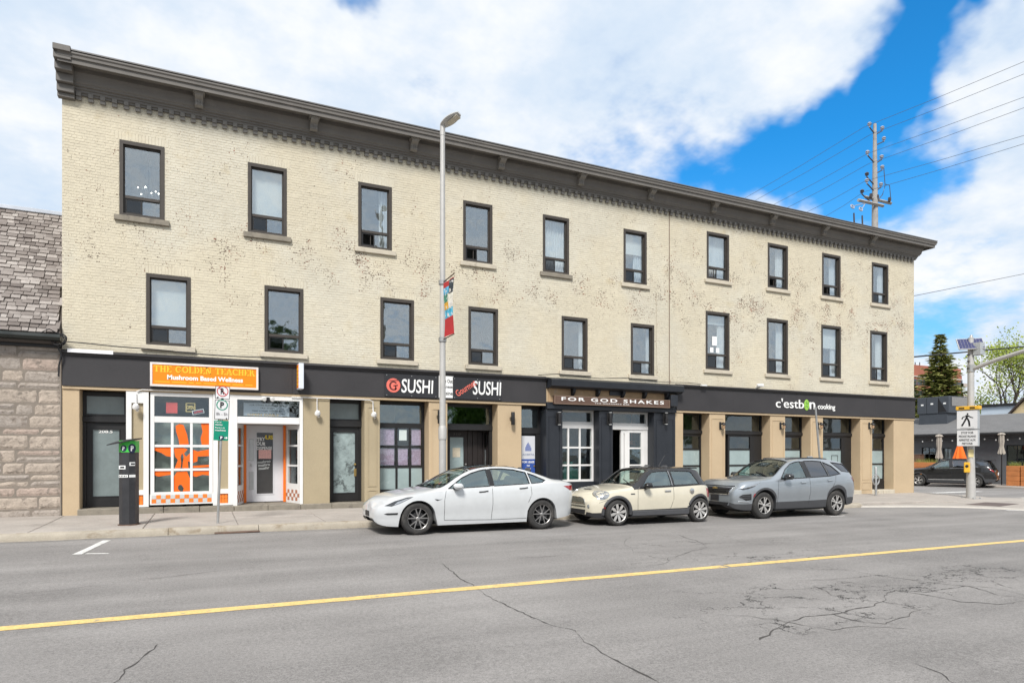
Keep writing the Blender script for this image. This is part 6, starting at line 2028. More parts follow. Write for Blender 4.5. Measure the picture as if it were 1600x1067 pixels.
b = MB(); b.box(-.012, .0, -.16, .16, .36, .47, .004); b.build('plate_holder', M_MATTK, tes.t)
tes.line('wiper', 'top', [(1.27, -.55), (1.34, -.1), (1.30, .1)], .010, M_MATTK, False, .012); tes.line('wiper', 'top', [(1.25, .05), (1.33, .50)], .010, M_MATTK, False, .012)
tes.cabin(.40, 1.62, ((2.15, -.37, .5, .62), (2.15, .37, .5, .62), (3.15, 0, 1.25, .56)), None, .88, 1.35, 3.9)
tes.under(M_WDARK)

# ---- cream hatchback with black roof
SPM = dict(L=3.655, arch=.345, R=.309, wheels=(.665, 3.145), topx=1.12, glassz=.90, tuck=.05, waist=.004, cladrow=4,
           zt=[(0, .60), (.035, .68), (.10, .745), (.3, .83), (.7, .90), (1.0, .94), (1.12, .965), (1.3, 1.085), (1.5, 1.245), (1.62, 1.33), (1.75, 1.37), (2.1, 1.40), (2.6, 1.405), (3.0, 1.385), (3.22, 1.355), (3.30, 1.31), (3.40, 1.15), (3.50, 1.0), (3.59, .85), (3.655, .6)],
           zb=[(0, .53), (.1, .63), (.3, .73), (.7, .815), (1.1, .85), (1.6, .872), (2.6, .912), (3.2, .935), (3.42, .92), (3.6, .76), (3.655, .56)],
           w=[(0, .48), (.04, .58), (.12, .67), (.3, .765), (.6, .815), (1.0, .832), (2.6, .84), (3.0, .838), (3.3, .79), (3.5, .71), (3.6, .64), (3.655, .54)],
           yr=[(0, .38), (.3, .60), (.8, .68), (1.1, .71), (1.3, .70), (1.5, .655), (1.7, .615), (2.2, .60), (2.8, .59), (3.2, .575), (3.3, .575), (3.45, .60), (3.655, .45)],
           zr=[(0, .575), (.3, .795), (.8, .88), (1.1, .915), (1.3, 1.03), (1.5, 1.19), (1.7, 1.305), (2.1, 1.35), (2.7, 1.352), (3.12, 1.325), (3.26, 1.28), (3.38, 1.10), (3.5, .96), (3.655, .57)],
           zs=[(0, .26), (.1, .20), (.5, .175), (1.1, .20), (2.8, .20), (3.3, .22), (3.6, .28), (3.655, .36)])
mw1 = [(1.36, .905), (2.26, .94), (2.24, 1.295), (1.95, 1.285), (1.76, 1.262), (1.60, 1.165)]
mw2 = [(2.34, .943), (3.14, .968), (2.99, 1.27), (2.85, 1.288), (2.32, 1.297)]
mfr = [(1.16, -.60), (1.24, -.665), (1.62, -.575), (1.68, -.55), (1.70, 0), (1.68, .55), (1.62, .575), (1.24, .665), (1.16, .60), (1.11, 0)]
SPM['cuts'] = [('side', mw1), ('side', mw2), ('top', mfr)]
P_CREAM = car_paint('cream_paint', (.60, .555, .44))
P_BLKT = mat('black_roof_paint', (.022, .022, .024), .25, var=.05, coat=.6)
fx = 8.88 - .665
mini = Car(SPM, 'parked_car', 'small cream hatchback with black roof parked between two cars', (fx, WY + .80, zg(fx)), TILT, P_CREAM, P_BLKT, M_MATTK)
for sd in (-1, 1):
    for q in (mw1, mw2): mini.window('side', q, G_CAR, M_MATTK, sd, 'side_window')
    mini.patch('door_frame_strip', 'side', [(2.265, .945), (2.285, .945), (2.265, 1.29), (2.245, 1.29)], M_CHROME, .006, sd)
    mini.line('seam', 'side', [(1.24, .86), (1.22, .60), (1.24, .34)], .0045, M_SEAM, False, 0, sd); mini.line('seam', 'side', [(2.30, .93), (2.30, .60), (2.20, .34)], .0045, M_SEAM, False, 0, sd)
    mini.line('belt_trim', 'side', [(1.30, .888), (2.3, .925), (3.18, .952)], .011, M_MATTK, False, 0, sd)
    mini.line('door_handle', 'side', [(2.02, .805), (2.2, .81)], .018, M_CHROME, False, .016, sd)
    # black arch flares
    for xw in SPM['wheels']:
        pts = []
        for i in range(19):
            a = PI * (-.04 + 1.08 * i / 18); pts.append((xw + .375 * math.cos(a), .309 + .375 * math.sin(a)))
        mini.line('arch_trim', 'side', [p_ for p_ in pts if p_[1] > .2], .042, M_MATTG, False, -.012, sd, n=8)
        mini.wheel(xw, sd, .309, .205, .222, 'petal8', M_TYRE, M_RIMS, M_WDARK, yo=.835)
    b = MB(); b.prism([(1.06, sd * .79, .20), (1.06, sd * .855, .235), (1.06, sd * .85, .33), (1.06, sd * .80, .36)], (1.70, 0, 0)); b.build('side_skirt', M_MATTG, mini.t)
    # round-ended headlamps
    ell = [(.30 + .13 * math.cos(t) + .05 * math.sin(t), .725 + .095 * math.sin(t)) for t in [2 * PI * i / 18 for i in range(18)]]
    mini.patch('headlight', 'side', ell, M_LENS, .005, sd, .04); mini.line('headlight_ring', 'side', ell, .010, M_CHROME, True, .002, sd)
    mini.patch('side_marker', 'side', [(.31, .50), (.36, .50), (.33, .40), (.28, .40)], M_TAILR, .006, sd, .05)
    mini.patch('tail_light', 'side', [(3.40, .86), (3.52, .84), (3.58, .62), (3.46, .62)], M_TAILR, .004, sd, .05)
    b = MB(); b.lathe([(0, .10), (.05, .09), (.075, .03), (.07, -.05), (.0, -.055)], 14, Matrix.Translation((1.46, sd * .93, .95)) @ Matrix.Rotation(R(-90), 4, 'Y') @ Matrix.Scale(1.45, 4, (0, 1, 0))); b.build('mirror', M_GLOSSK, mini.t, True)
    b = MB(); b.tube([(1.44, sd * .82, .86), (1.45, sd * .90, .90)], .028, 8); b.build('mirror_arm', M_GLOSSK, mini.t, True)
    mini.patch('scuttle_badge', 'side', [(1.02, .735), (1.14, .735), (1.14, .765), (1.02, .765)], M_MATTG, .004, sd, .05)
b = MB(); b.lathe([(0, .016), (.045, .02), (.062, .012), (.066, 0)], 20, Matrix.Translation((2.86, -.848, .80)) @ Matrix.Rotation(PI / 2, 4, 'X')); b.build('fuel_cap', M_CHROME, mini.t, True)
mini.window('top', mfr, G_CARF, M_MATTK, -1, 'windscreen', .010)
mini.patch('rear_window', 'rear', [(-.45, 1.02), (.45, 1.02), (.40, 1.24), (-.40, 1.24)], M_TOPGL, .005)
mini.patch('grille', 'front', [(-.40, .52), (.40, .52), (.34, .60), (.2, .655), (-.2, .655), (-.34, .60)], mat('grille_mesh', (.16, .16, .13), .4, metal=.5, var=.5, scale=40), .006, step=.05)
mini.line('grille_surround', 'front', [(-.40, .52), (.40, .52), (.34, .60), (.2, .655), (-.2, .655), (-.34, .60)], .013, M_CHROME, True, .004)
mini.patch('lower_grille', 'front', [(-.40, .27), (.40, .27), (.42, .375), (-.42, .375)], M_MATTK, .006, step=.05)
mini.patch('bumper_slot', 'front', [(-.42, .435), (.42, .435), (.42, .465), (-.42, .465)], mat('grille_mesh', ()), .006, step=.05)
mini.patch('bonnet_scoop', 'top', [(.30, -.16), (.36, -.17), (.36, .17), (.30, .16)], M_MATTK, .014, step=.05)
mini.line('bonnet_seam', 'side', [(.40, .625), (.2, .55)], .004, M_SEAM); mini.line('bonnet_edge', 'top', [(.42, -.62), (.8, -.69), (1.1, -.70)], .004, M_SEAM)
for yy in (-.52, .52):
    h, n_ = mini.hit('front', yy, .46); b = MB(); b.lathe([(0, .012), (.035, .012), (.05, 0)], 16, Matrix.Translation(h) @ Matrix.Rotation(R(-90), 4, 'Y')); b.build('fog_lamp', M_LENS, mini.t, True)
mini.line('wiper', 'top', [(1.17, -.58), (1.28, -.15)], .011, M_MATTK, False, .014); mini.line('wiper', 'top', [(1.15, -.02), (1.27, .42)], .011, M_MATTK, False, .014)
b = MB(); b.box(3.05, 3.32, -.50, .50, 1.345, 1.375, .01); b.build('roof_spoiler', P_BLKT, mini.t)
b = MB(); b.tube([(2.55, .1, 1.40), (2.75, .1, 1.68)], .006, 5); b.build('aerial', M_MATTK, mini.t)
mini.cabin(.36, 1.42, ((1.92, -.36, .48, .66), (1.92, .36, .48, .66), (2.72, 0, 1.1, .5)), None, .84, 1.2, 3.2, .72)
mini.under(M_WDARK)

# ---- grey crossover
SPE = dict(L=4.70, arch=.425, R=.362, wheels=(.92, 3.72), topx=99, glassz=1.05, tuck=.07, waist=.016, cladrow=4,
           zt=[(0, .76), (.04, .90), (.12, .985), (.35, 1.04), (.8, 1.085), (1.15, 1.12), (1.3, 1.175), (1.6, 1.36), (1.9, 1.53), (2.1, 1.60), (2.4, 1.645), (2.9, 1.66), (3.5, 1.648), (4.0, 1.605), (4.28, 1.565), (4.36, 1.50), (4.48, 1.28), (4.58, 1.1), (4.66, .95), (4.70, .7)],
           zb=[(0, .68), (.12, .83), (.4, .93), (.9, 1.0), (1.4, 1.025), (2.2, 1.05), (3.2, 1.11), (3.9, 1.165), (4.3, 1.165), (4.52, 1.06), (4.70, .66)],
           w=[(0, .58), (.05, .68), (.15, .785), (.35, .865), (.7, .908), (1.2, .915), (3.4, .92), (4.0, .905), (4.4, .845), (4.62, .76), (4.70, .64)],
           yr=[(0, .46), (.3, .70), (.8, .76), (1.2, .78), (1.45, .765), (1.8, .70), (2.1, .66), (2.6, .645), (3.4, .635), (4.0, .615), (4.28, .60), (4.48, .64), (4.70, .5)],
           zr=[(0, .735), (.3, .995), (.8, 1.05), (1.2, 1.085), (1.45, 1.175), (1.8, 1.405), (2.1, 1.535), (2.5, 1.60), (3.0, 1.615), (3.5, 1.603), (4.0, 1.55), (4.28, 1.49), (4.42, 1.28), (4.54, 1.08), (4.70, .67)],
           zs=[(0, .36), (.08, .28), (.4, .24), (1.2, .25), (3.5, .26), (4.3, .30), (4.6, .36), (4.70, .5)])
ew1 = [(1.52, 1.065), (2.50, 1.095), (2.44, 1.545), (2.25, 1.525), (2.06, 1.475), (1.80, 1.325)]
ew2 = [(2.66, 1.105), (3.36, 1.135), (3.28, 1.545), (2.95, 1.562), (2.60, 1.555)]
ew3 = [(3.40, 1.137), (3.86, 1.20), (3.62, 1.42), (3.33, 1.530)]
ew4 = [(3.68, 1.52), (3.98, 1.265), (4.40, 1.235), (4.28, 1.42), (4.20, 1.475)]
efr = [(1.24, -.62), (1.36, -.745), (1.92, -.63), (2.04, -.60), (2.08, 0), (2.04, .60), (1.92, .63), (1.36, .745), (1.24, .62), (1.18, 0)]
SPE['cuts'] = [('side', ew1), ('side', ew2), ('side', ew3), ('side', ew4), ('top', efr)]


def crossover(label, loc, rot, paint, black=False):
    c = Car(SPE, 'parked_car', label, loc, rot, paint, None, M_MATTG)
    for sd in (-1, 1):
        c.window('side', ew1, G_CAR, M_MATTK, sd, 'side_window')
        for q in (ew2, ew3, ew4): c.window('side', q, G_PRIV, M_MATTK, sd, 'side_window')
        c.patch('pillar', 'side', [(2.51, 1.10), (2.65, 1.105), (2.59, 1.552), (2.455, 1.545)], M_GLOSSK if not black else P_BLKT, .003, sd)
        c.line('belt_trim', 'side', [(1.50, 1.055), (2.6, 1.093), (3.40, 1.128), (3.88, 1.195)], .009, M_MATTK if not black else M_CHROME, False, 0, sd)
        c.line('seam', 'side', [(1.42, 1.02), (1.38, .75), (1.40, .36)], .0045, M_SEAM, False, 0, sd); c.line('seam', 'side', [(2.60, 1.09), (2.62, .70), (2.58, .36)], .0045, M_SEAM, False, 0, sd)
        c.line('seam', 'side', [(3.66, 1.15), (3.62, .98), (3.36, .62), (3.28, .36)], .0045, M_SEAM, False, 0, sd)
        c.line('crease', 'side', [(1.45, .845), (2.2, .865), (3.0, .90), (3.9, .985), (4.3, 1.03)], .006, paint, False, .0, sd)
        c.line('door_handle', 'side', [(2.24, .955), (2.42, .965)], .022, paint, False, .018, sd); c.line('door_handle', 'side', [(3.30, 1.0), (3.48, 1.015)], .022, paint, False, .018, sd)
        c.patch('headlight', 'side', [(.10, .80), (.26, .845), (.50, .90), (.80, 1.00), (.62, .90), (.46, .845), (.26, .79)], M_LENS, .004, sd, .05)
        c.patch('daytime_lamp', 'side', [(.12, .80), (.24, .785), (.46, .84), (.60, .895), (.46, .875), (.24, .825)], M_DLENS, .007, sd, .05)
        c.patch('fog_recess', 'side', [(.12, .60), (.20, .66), (.44, .68), (.46, .52), (.30, .50)], M_MATTK, .004, sd, .05)
        c.line('fog_blade', 'side', [(.14, .585), (.30, .555), (.42, .56)], .012, M_MATTG, False, .01, sd); c.line('fog_blade', 'side', [(.16, .63), (.30, .605), (.42, .605)], .012, M_MATTG, False, .01, sd)
        c.line('chrome_blade', 'side', [(.12, .475), (.40, .465)], .016, M_CHROME, False, .006, sd)
        c.patch('side_marker', 'side', [(.54, .68), (.58, .69), (.53, .60), (.50, .60)], M_TAILR, .006, sd, .05)
        c.patch('tail_light', 'side', [(4.34, 1.11), (4.56, 1.0), (4.60, .90), (4.50, .96), (4.40, 1.05)], M_TAILR, .006, sd, .05)
        b = MB(); b.box(0, .22, -.13, .10, 0, .155, .05, Matrix.Translation((1.56, sd * .985, 1.055)) @ Matrix.Rotation(sd * R(8), 4, 'Z')); b.build('mirror', P_BLKT, c.t, True)
        b = MB(); b.box(1.60, 1.72, sd * .85, sd * .94, 1.04, 1.08, .012); b.build('mirror_arm', M_MATTK, c.t)
        c.line('roof_rail', 'side', [(2.2, 1.60), (2.6, 1.628), (3.4, 1.628), (3.9, 1.60)], .014, M_MATTK, False, .012, sd)
        for xw in SPE['wheels']: c.wheel(xw, sd, .362, .235, .225, 'five_w', M_TYRE, M_RIMS, M_WDARK)
    c.window('top', efr, G_CARF, M_MATTK, -1, 'windscreen', .010)
    c.patch('rear_window', 'rear', [(-.55, 1.18), (.55, 1.18), (.50, 1.45), (-.50, 1.45)], M_TOPGL, .006)
    c.patch('grille', 'front', [(-.55, .84), (-.50, .66), (.50, .66), (.55, .84)], M_MATTK, .006, step=.05)
    for z in (.68, .715, .75, .785): c.line('grille_bar', 'front', [(-.50, z), (.50, z)], .010, M_GLOSSK, False, .012)
    c.line('grille_surround', 'front', [(-.57, .84), (-.51, .65), (.51, .65), (.57, .84)], .012, M_CHROME, False, .006)
    c.line('bonnet_lip', 'front', [(-.60, .875), (.60, .875)], .014, M_MATTK, False, .002)
    c.patch('lower_grille', 'front', [(-.52, .44), (.52, .44), (.46, .36), (-.46, .36)], M_MATTK, .008, step=.05)
    h, n_ = c.hit('front', 0, .81)
    b = MB(); b.box(-.018, 0, -.085, .085, -.018, .018, .004, Matrix.Translation(h + Vector((-.006, 0, 0)))); b.box(-.016, 0, -.035, .035, -.032, .032, .004, Matrix.Translation(h + Vector((-.006, 0, 0)))); b.build('emblem', mat('gold_emblem', (.55, .40, .14), .3, metal=.8), c.t)
    h, n_ = c.hit('front', 0, .55)
    b = MB(); b.box(-.012, 0, -.16, .16, -.08, .08, .004, Matrix.Translation(h + Vector((-.01, 0, 0)))); b.build('plate_holder', M_MATTK, c.t)
    if black:
        h, n_ = c.hit('rear', 0, .80)
        b = MB(); b.box(0, .012, -.16, .16, -.08, .08, .004, Matrix.Translation(h + Vector((.006, 0, 0)))); b.build('number_plate', M_PRINTW, c.t)
        b = MB(); b.box(4.1, 4.50, -.58, .58, 1.545, 1.58, .012); b.build('roof_spoiler', P_BLKT, c.t)
        for sd in (-1, 1):
            c.patch('tail_light', 'rear', [(sd * .30, .98), (sd * .62, 1.0), (sd * .62, .90), (sd * .30, .95)], M_LENS, .006, step=.05)
        c.patch('bumper_garnish', 'rear', [(-.60, .44), (.60, .44), (.56, .55), (-.56, .55)], M_RIMS, .008, step=.06)
        c.line('door_garnish', 'side', [(1.45, .42), (3.2, .44)], .018, M_RIMS, False, .008)
    c.line('wiper', 'top', [(1.28, -.60), (1.40, -.1)], .011, M_MATTK, False, .014); c.line('wiper', 'top', [(1.26, .0), (1.38, .48)], .011, M_MATTK, False, .014)
    b = MB(); b.box(3.55, 3.75, -.04, .04, 1.64, 1.69, .015); b.build('roof_fin', paint, c.t)
    c.cabin(.50, 1.66, ((2.2, -.38, .5, .66), (2.2, .38, .5, .66), (3.15, 0, 1.25, .6)), mat('cabin_beige', (.10, .095, .085), .8, var=.1), 1.0, 1.35, 4.2)
    c.under(M_WDARK)
    return c


P_GREY = car_paint('blue_grey_metallic', (.36, .395, .425), .62, .33)
fx = 13.60 - .92
eqx = crossover('blue grey crossover with silver wheels parked last at the kerb', (fx, WY + .885, zg(fx)), TILT, P_GREY)
P_BLACK = car_paint('black_paint', (.006, .0065, .0075), .0, .25, .6)
# black crossover in the side street, turned away: its axle line runs rear (39.8,22.3) -> front (38.9,25.0)
fr_, re_ = Vector((38.75, 25.0)), Vector((39.75, 22.3))
hd = (re_ - fr_).normalized(); nn = Vector((-hd.y, hd.x))      # car local x = front->rear
ang = math.atan2(hd.y, hd.x)
o_ = fr_ - hd * .92 + nn * .885
crossover('black crossover in the side street seen from behind', (o_.x, o_.y, zg(39.5)), (0, 0, ang), P_BLACK, True)
MODE['local'] = False
# ------------------------------------------------------------ stone neighbour with shingled roof on the left
lb_ = thing('stone_building', (-6, YW, zg(-6)), 'low stone building with steep wood shingle roof at the left edge', 'building')
YS = YW - .03
XS0, XS1 = -11.0, XL - .012
b = MB(); b.box(XS0, XS1, YS + .03, YS + 9, -.4, 4.30); swall = b.build('wall', mat('stone_mortar', (.21, .18, .15), .95, var=.2, scale=6), lb_, recalc=False)
M_STN = [mat('rubble_stone_%d' % i, c, .92, var=.16, scale=4, fine=.14, fscale=30, bump=1.0, bscale=24, stain=(.22, .185, .155), sscale=6, slo=.5, shi=.66) for i, c in enumerate([(.385, .325, .27), (.345, .30, .26), (.41, .345, .285), (.325, .285, .25), (.39, .31, .26)])]
rs = random.Random(21)
z = zs_(-4) - .05
while z < 4.22:
    h = min(rs.choice((.16, .22, .27, .30, .34)), 4.30 - z)
    x = XS1 - .005
    while x > XS0:
        w = rs.uniform(.32, .95) * (1 if h > .2 else 1.2)
        x0 = max(x - w, XS0)
        if h > .25 and rs.random() < .25 and w > .5: subs = [(z, z + h * .5), (z + h * .5, z + h)]
        else: subs = [(z, z + h)]
        for (a, c) in subs:
            bm = bmesh.new()
            nx, nz = max(2, int((x - x0) / .07)), max(2, int((c - a) / .06)); P = {}
            pr = rs.uniform(.010, .026); sd = rs.uniform(0, 50)
            for i in range(nx + 1):
                for j in range(nz + 1):
                    u, v = i / nx, j / nz
                    e = min(u, 1 - u, 1) * (x - x0); e2 = min(v, 1 - v) * (c - a)
                    k = min(1, min(e, e2) / .02) if min(e, e2) < .02 else 1
                    xx = x0 + .006 + (x - x0 - .012) * u + .012 * mnoise.noise(Vector((v * 4, sd, u))); zz = a + .005 + (c - a - .010) * v + .010 * mnoise.noise(Vector((u * 4, v, sd)))
                    yy = YS + .034 - k * (pr + .012 * mnoise.noise(Vector((xx * 6, zz * 9, sd))) + .006 * mnoise.noise(Vector((xx * 17, zz * 21, sd))))
                    P[i, j] = bm.verts.new((xx, yy, zz))
            for i in range(nx):
                for j in range(nz): bm.faces.new((P[i, j], P[i + 1, j], P[i + 1, j + 1], P[i, j + 1]))
            me = bpy.data.meshes.new('stone'); bm.to_mesh(me); bm.free(); me.materials.append(rs.choice(M_STN))
            o = bpy.data.objects.new('stone', me); COL.objects.link(o); adopt(o, swall)
        x = x0
    z += h
# steep roof
RY0, RZ0, RY1, RZ1 = YS - .18, 4.42, YS + 2.28, 7.93
sl_ = math.hypot(RY1 - RY0, RZ1 - RZ0); rang = math.atan2(RZ1 - RZ0, RY1 - RY0)
b = MB(); b.prism([(XS0, RY0 - .02, RZ0 - .06), (XS0, RY1, RZ1 - .06), (XS0, RY1 + 4, RZ1 - .05), (XS0, YS + 8, 4.2), (XS0, RY0, 4.2)], (XS1 - XS0, 0, 0)); sroof = b.build('roof', mat('roof_underlay', (.09, .075, .065), .95), lb_)
M_SH = [mat('wood_shingle_%d' % i, c, .9, var=.15, scale=8, fine=.12, bump=.4, bscale=35, stain=(.14, .115, .10), sscale=5, slo=.6, shi=.75) for i, c in enumerate([(.29, .26, .238), (.25, .222, .202), (.33, .297, .272), (.20, .174, .158), (.145, .124, .112), (.36, .327, .30)])]
shp = []
for mi_ in range(6):
    me = bpy.data.meshes.new('shingle')
    w2, l2, t2 = .5, .5, 1.0
    me.from_pydata([(-.5, 0, 0), (.5, 0, 0), (.5, 0, .030), (-.5, 0, .030), (-.5, .30, -.004), (.5, .30, -.004), (.5, .30, .006), (-.5, .30, .006)], [], [(0, 1, 2, 3), (3, 2, 6, 7), (0, 3, 7, 4), (1, 5, 6, 2), (0, 4, 5, 1)])
    me.materials.append(M_SH[mi_]); shp.append(me)
Mr = lambda x, d, h: Vector((x, RY0 + d * math.cos(rang) - h * math.sin(rang), RZ0 + d * math.sin(rang) + h * math.cos(rang)))
shl = []
d = 0.0; rowi = 0
while d < sl_ - .1:
    x = XS1 - rs.uniform(0, .12)
    while x > XS0 + .1:
        w = rs.uniform(.11, .26); shl.append((x - w / 2, d + rs.uniform(-.012, .012), w - .016, rs.choice((0, 0, 0, 1, 1, 1, 2, 2, 3, 3, 4, 5)) if rs.random() < .85 else 3)); x -= w
    d += .128; rowi += 1
shl.sort(key=lambda t: -t[0])
vis = [t for t in shl if t[0] > -5.15][:300]; vset = set(vis)
rest_s = [MB() for _ in range(6)]
rst = MB()
for t in shl:
    rz_ = rs.uniform(-.02, .02); lift = rs.uniform(.008, .030)
    p = Mr(t[0], t[1], lift)
    if t in vset:
        put('shingle', shp[t[3]], p, sroof, (rang - .05, 0, rz_), (t[2], 1, 1.0 + rs.uniform(0, .6)))
    else:
        M_ = Matrix.LocRotScale(p, Matrix.Rotation(rz_, 3, 'Z').to_quaternion() @ Matrix.Rotation(rang - .05, 3, 'X').to_quaternion(), Vector((t[2], 1, 1)))
        rst.cur = t[3]
        rst.add([M_ @ Vector(v.co) for v in shp[0].vertices], [tuple(pl.vertices) for pl in shp[0].polygons])
o = rst.build('shingles', M_SH, sroof, recalc=False); o['kind'] = 'stuff'
b = MB(); b.box(XS0, XS1 + .0, RY1 - .10, RY1 + .35, RZ1 - .02, RZ1 + .09, .015); b.build('ridge_flashing', mat('pale_metal_flashing', (.48, .51, .56), .4, metal=.3), sroof, recalc=False)
b = MB(); b.prism([(XS0, RY0 - .02, RZ0 - .02), (XS0, RY0 - .15, RZ0 - .02), (XS0, RY0 - .16, RZ0 - .09), (XS0, RY0 - .12, RZ0 - .15), (XS0, RY0 + .0, RZ0 - .17), (XS0, RY0 + .14, RZ0 - .17), (XS0, RY0 + .14, RZ0 - .02)], (XS1 - XS0 + .03, 0, 0)); b.build('gutter', mat('dark_gutter', (.022, .026, .024), .3, var=.15), sroof)
b = MB(); b.box(XS0, XS1, YS - .06, YS + .06, 4.12, 4.25, .01); b.build('soffit_board', M_BLKFR, lb_, recalc=False)
# coil of service cable and drip at the corner
b = MB()
cc = Vector((XL - .02, YW - .20, 4.30)); pts = []
for i in range(60):
    t = i / 59 * 2 * PI * 3.4; pts.append(cc + Vector((.13 * math.cos(t) * (1 + .2 * math.sin(t * .7)), -.03 + .05 * math.sin(t * .37), .12 * math.sin(t) + .03 * math.sin(t * 1.7))))
b.tube(pts, .012, 5); b.tube([cc + Vector((-.05, 0, -.1)), cc + Vector((.03, .05, -.35)), cc + Vector((-.02, .08, -.6)), cc + Vector((-.03, .10, -.85))], .02, 6)
o = b.build('cable_coil', MATS['black_cable']); tag(o, 'tangled black service cable coil at the corner above the gutter', 'cable', kind='stuff')
b = MB(); b.tube([(XL - .45, YW - .25, 4.38), (XL - .2, YW - .3, 4.52), (XL - .02, YW - .22, 4.42)], .012, 5); tag(b.build('service_cable', MATS['black_cable']), 'short black cable looping over the gutter end at the corner', 'cable')

# ------------------------------------------------------------ pedestrian crossing pole
MODE['local'] = True
pp = Vector((27.65, 15.72, 0)); pp.z = zg(pp.x) + .04
pc = thing('crossing_pole', tuple(pp), 'large pale steel pole with solar panel and mast arm at crossing', 'traffic pole')
dd = pp.x * SY + pp.y * CY
zz = lambda py: EYE + (HORY - py) * dd / FPX - pp.z
b = MB(); b.tube([(0, 0, -.1), (0, 0, zz(712)), (0, 0, zz(560)), (0, 0, zz(528))], [.175, .13, .112, .10], 18); b.lathe([(0, zz(527.9)), (.105, zz(528)), (.105, zz(530))], 16); b.build('shaft', M_GREYP, pc, True)
b = MB(); b.box(-.30, .30, -.30, .30, 0, .035, .008); b.build('base_plate', M_STEEL, pc)
for i in range(4):
    b = MB(); b.lathe([(0, .09), (.03, .085), (.035, .03)], 8, Matrix.Translation((.22 * (-1) ** (i // 2), .22 * (-1) ** i, 0))); b.build('anchor_bolt', M_STEEL, pc)
b = MB(); b.lathe([(.115, zz(582)), (.14, zz(581)), (.14, zz(571)), (.115, zz(570))], 16); b.build('arm_collar', M_STEEL, pc, True)
pts = []; rad = []
for i in range(9):
    u = i / 8; Y_ = -u * 7.5
    pts.append((0, Y_ - .05, zz(577) + .88 * (1 - math.exp(-u * 2.6)) * 1.0 + .25 * u)); rad.append(.085 - .035 * u)
b = MB(); b.tube(pts, rad, 12); b.build('mast_arm', M_GREYP, pc, True)
Mp = Matrix.Translation((-.10, -.05, zz(538))) @ Matrix.Rotation(R(-42), 4, 'Z') @ Matrix.Rotation(R(52), 4, 'X')
b = MB(); b.box(-.46, .46, -.30, .30, -.02, .02, .004, Mp); b.build('solar_panel', M_STEEL, pc)
b = MB()
for i in range(8):
    for j in range(4): b.box(-.43 + i * .1075 + .004, -.43 + (i + 1) * .1075 - .004, -.27 + j * .135 + .004, -.27 + (j + 1) * .135 - .004, .0205, .024, 0, Mp)
o = b.build('solar_cells', mat('solar_cell', (.045, .05, .13), .15, var=.2, scale=8), pc, recalc=False); o['kind'] = 'stuff'
b = MB(); b.box(-.10, .18, -.42, -.12, zz(556), zz(537), .01); b.build('battery_box', mat('aluminium_box', (.44, .46, .47), .45, metal=.4), pc)
b = MB(); b.tube([(.0, 0, zz(528)), (.04, 0, zz(524))], .05, 10); b.build('photocell', M_GREYP, pc, True)
b = MB()
for z_ in (545, 555, 565, 576): b.box(-.22, -.12, -.03, .03, zz(z_) - .02, zz(z_) + .02)
b.build('cable_clips', MATS['black_cable'], pc, recalc=False)['kind'] = 'stuff'
fwd = Vector((SY, CY, 0))
Ms = Matrix.Rotation(R(-80), 4, 'Z')      # sign boxes face down the main road
w_ = .365
b = MB(); b.box(-w_, w_, -.36, -.16, zz(670.5), zz(641), .01, Ms); b.build('sign_box', mat('aluminium_box', ()), pc)
b = MB(); b.box(-w_ + .012, w_ - .012, -.364, -.3605, zz(670), zz(641.5), 0, Ms); b.build('walker_face', M_SW, pc, recalc=False)
cz = zz(657); sc_ = .60 / 2
WK = [[(-.02, .38), (.05, .40), (.11, .34), (.11, .27), (.05, .22), (-.01, .25), (-.03, .31)],
      [(-.10, .20), (.0, .22), (.08, .18), (.06, -.10), (-.02, -.16), (-.12, -.10)],
      [(-.10, .20), (-.14, .12), (-.36, .02), (-.44, -.18), (-.36, -.22), (-.28, -.04), (-.06, .08)],
      [(.02, .20), (.10, .18), (.30, .02), (.48, -.06), (.46, -.14), (.24, -.06), (.02, .08)],
      [(-.12, -.08), (.02, -.10), (-.10, -.40), (-.34, -.92), (-.48, -.86), (-.28, -.46)],
      [(-.06, -.10), (.06, -.08), (.22, -.42), (.26, -.92), (.12, -.94), (.08, -.48)]]
b = MB()
for pl in WK: b.prism([Ms @ Vector((u * sc_ * 1.5, -.3645, cz + .13 + v * sc_ * 1.32)) for u, v in pl], Ms @ Vector((0, -.002, 0)))
b.prism([Ms @ Vector((u, -.3645, cz - .30)) for u in (-.24, .24)] + [Ms @ Vector((u, -.3645, cz - .29)) for u in (.24, -.24)], Ms @ Vector((0, -.002, 0)))
o = b.build('walking_figure', M_PRINTK, pc); o['kind'] = 'stuff'
b = MB(); b.box(-w_, w_, -.34, -.18, zz(697), zz(672), .008, Ms); b.build('text_box', mat('aluminium_box', ()), pc)
b = MB(); b.box(-w_ + .01, w_ - .01, -.344, -.3405, zz(696.5), zz(672.5), 0, Ms); b.build('text_face', M_SW, pc, recalc=False)
for k, s_ in enumerate(('STOP FOR', 'PEDESTRIANS', 'ARRETEZ AUX', 'PIETONS')):
    o = text('lettering', s_, (.42, .58, .58, .36)[k], .085, M_PRINTK, Ms @ Vector((0, -.345, zz(676.2 + 5.6 * k))), pc, bold=.01, rz=R(-80))
b = MB(); b.box(-w_ - .02, w_ + .06, -.40, -.14, zz(640.5), zz(635), .01, Ms); b.build('beacon_bar', mat('yellow_beacon', (.72, .40, .03), .5, var=.1), pc)
b = MB(); b.box(-.28, -.08, -.403, -.4005, zz(639.5), zz(636.5), 0, Ms); b.box(.10, .28, -.403, -.4005, zz(639.5), zz(636.5), 0, Ms); b.build('beacon_lens', mat('dark_beacon', (.10, .06, .015), .2), pc, recalc=False)['kind'] = 'stuff'
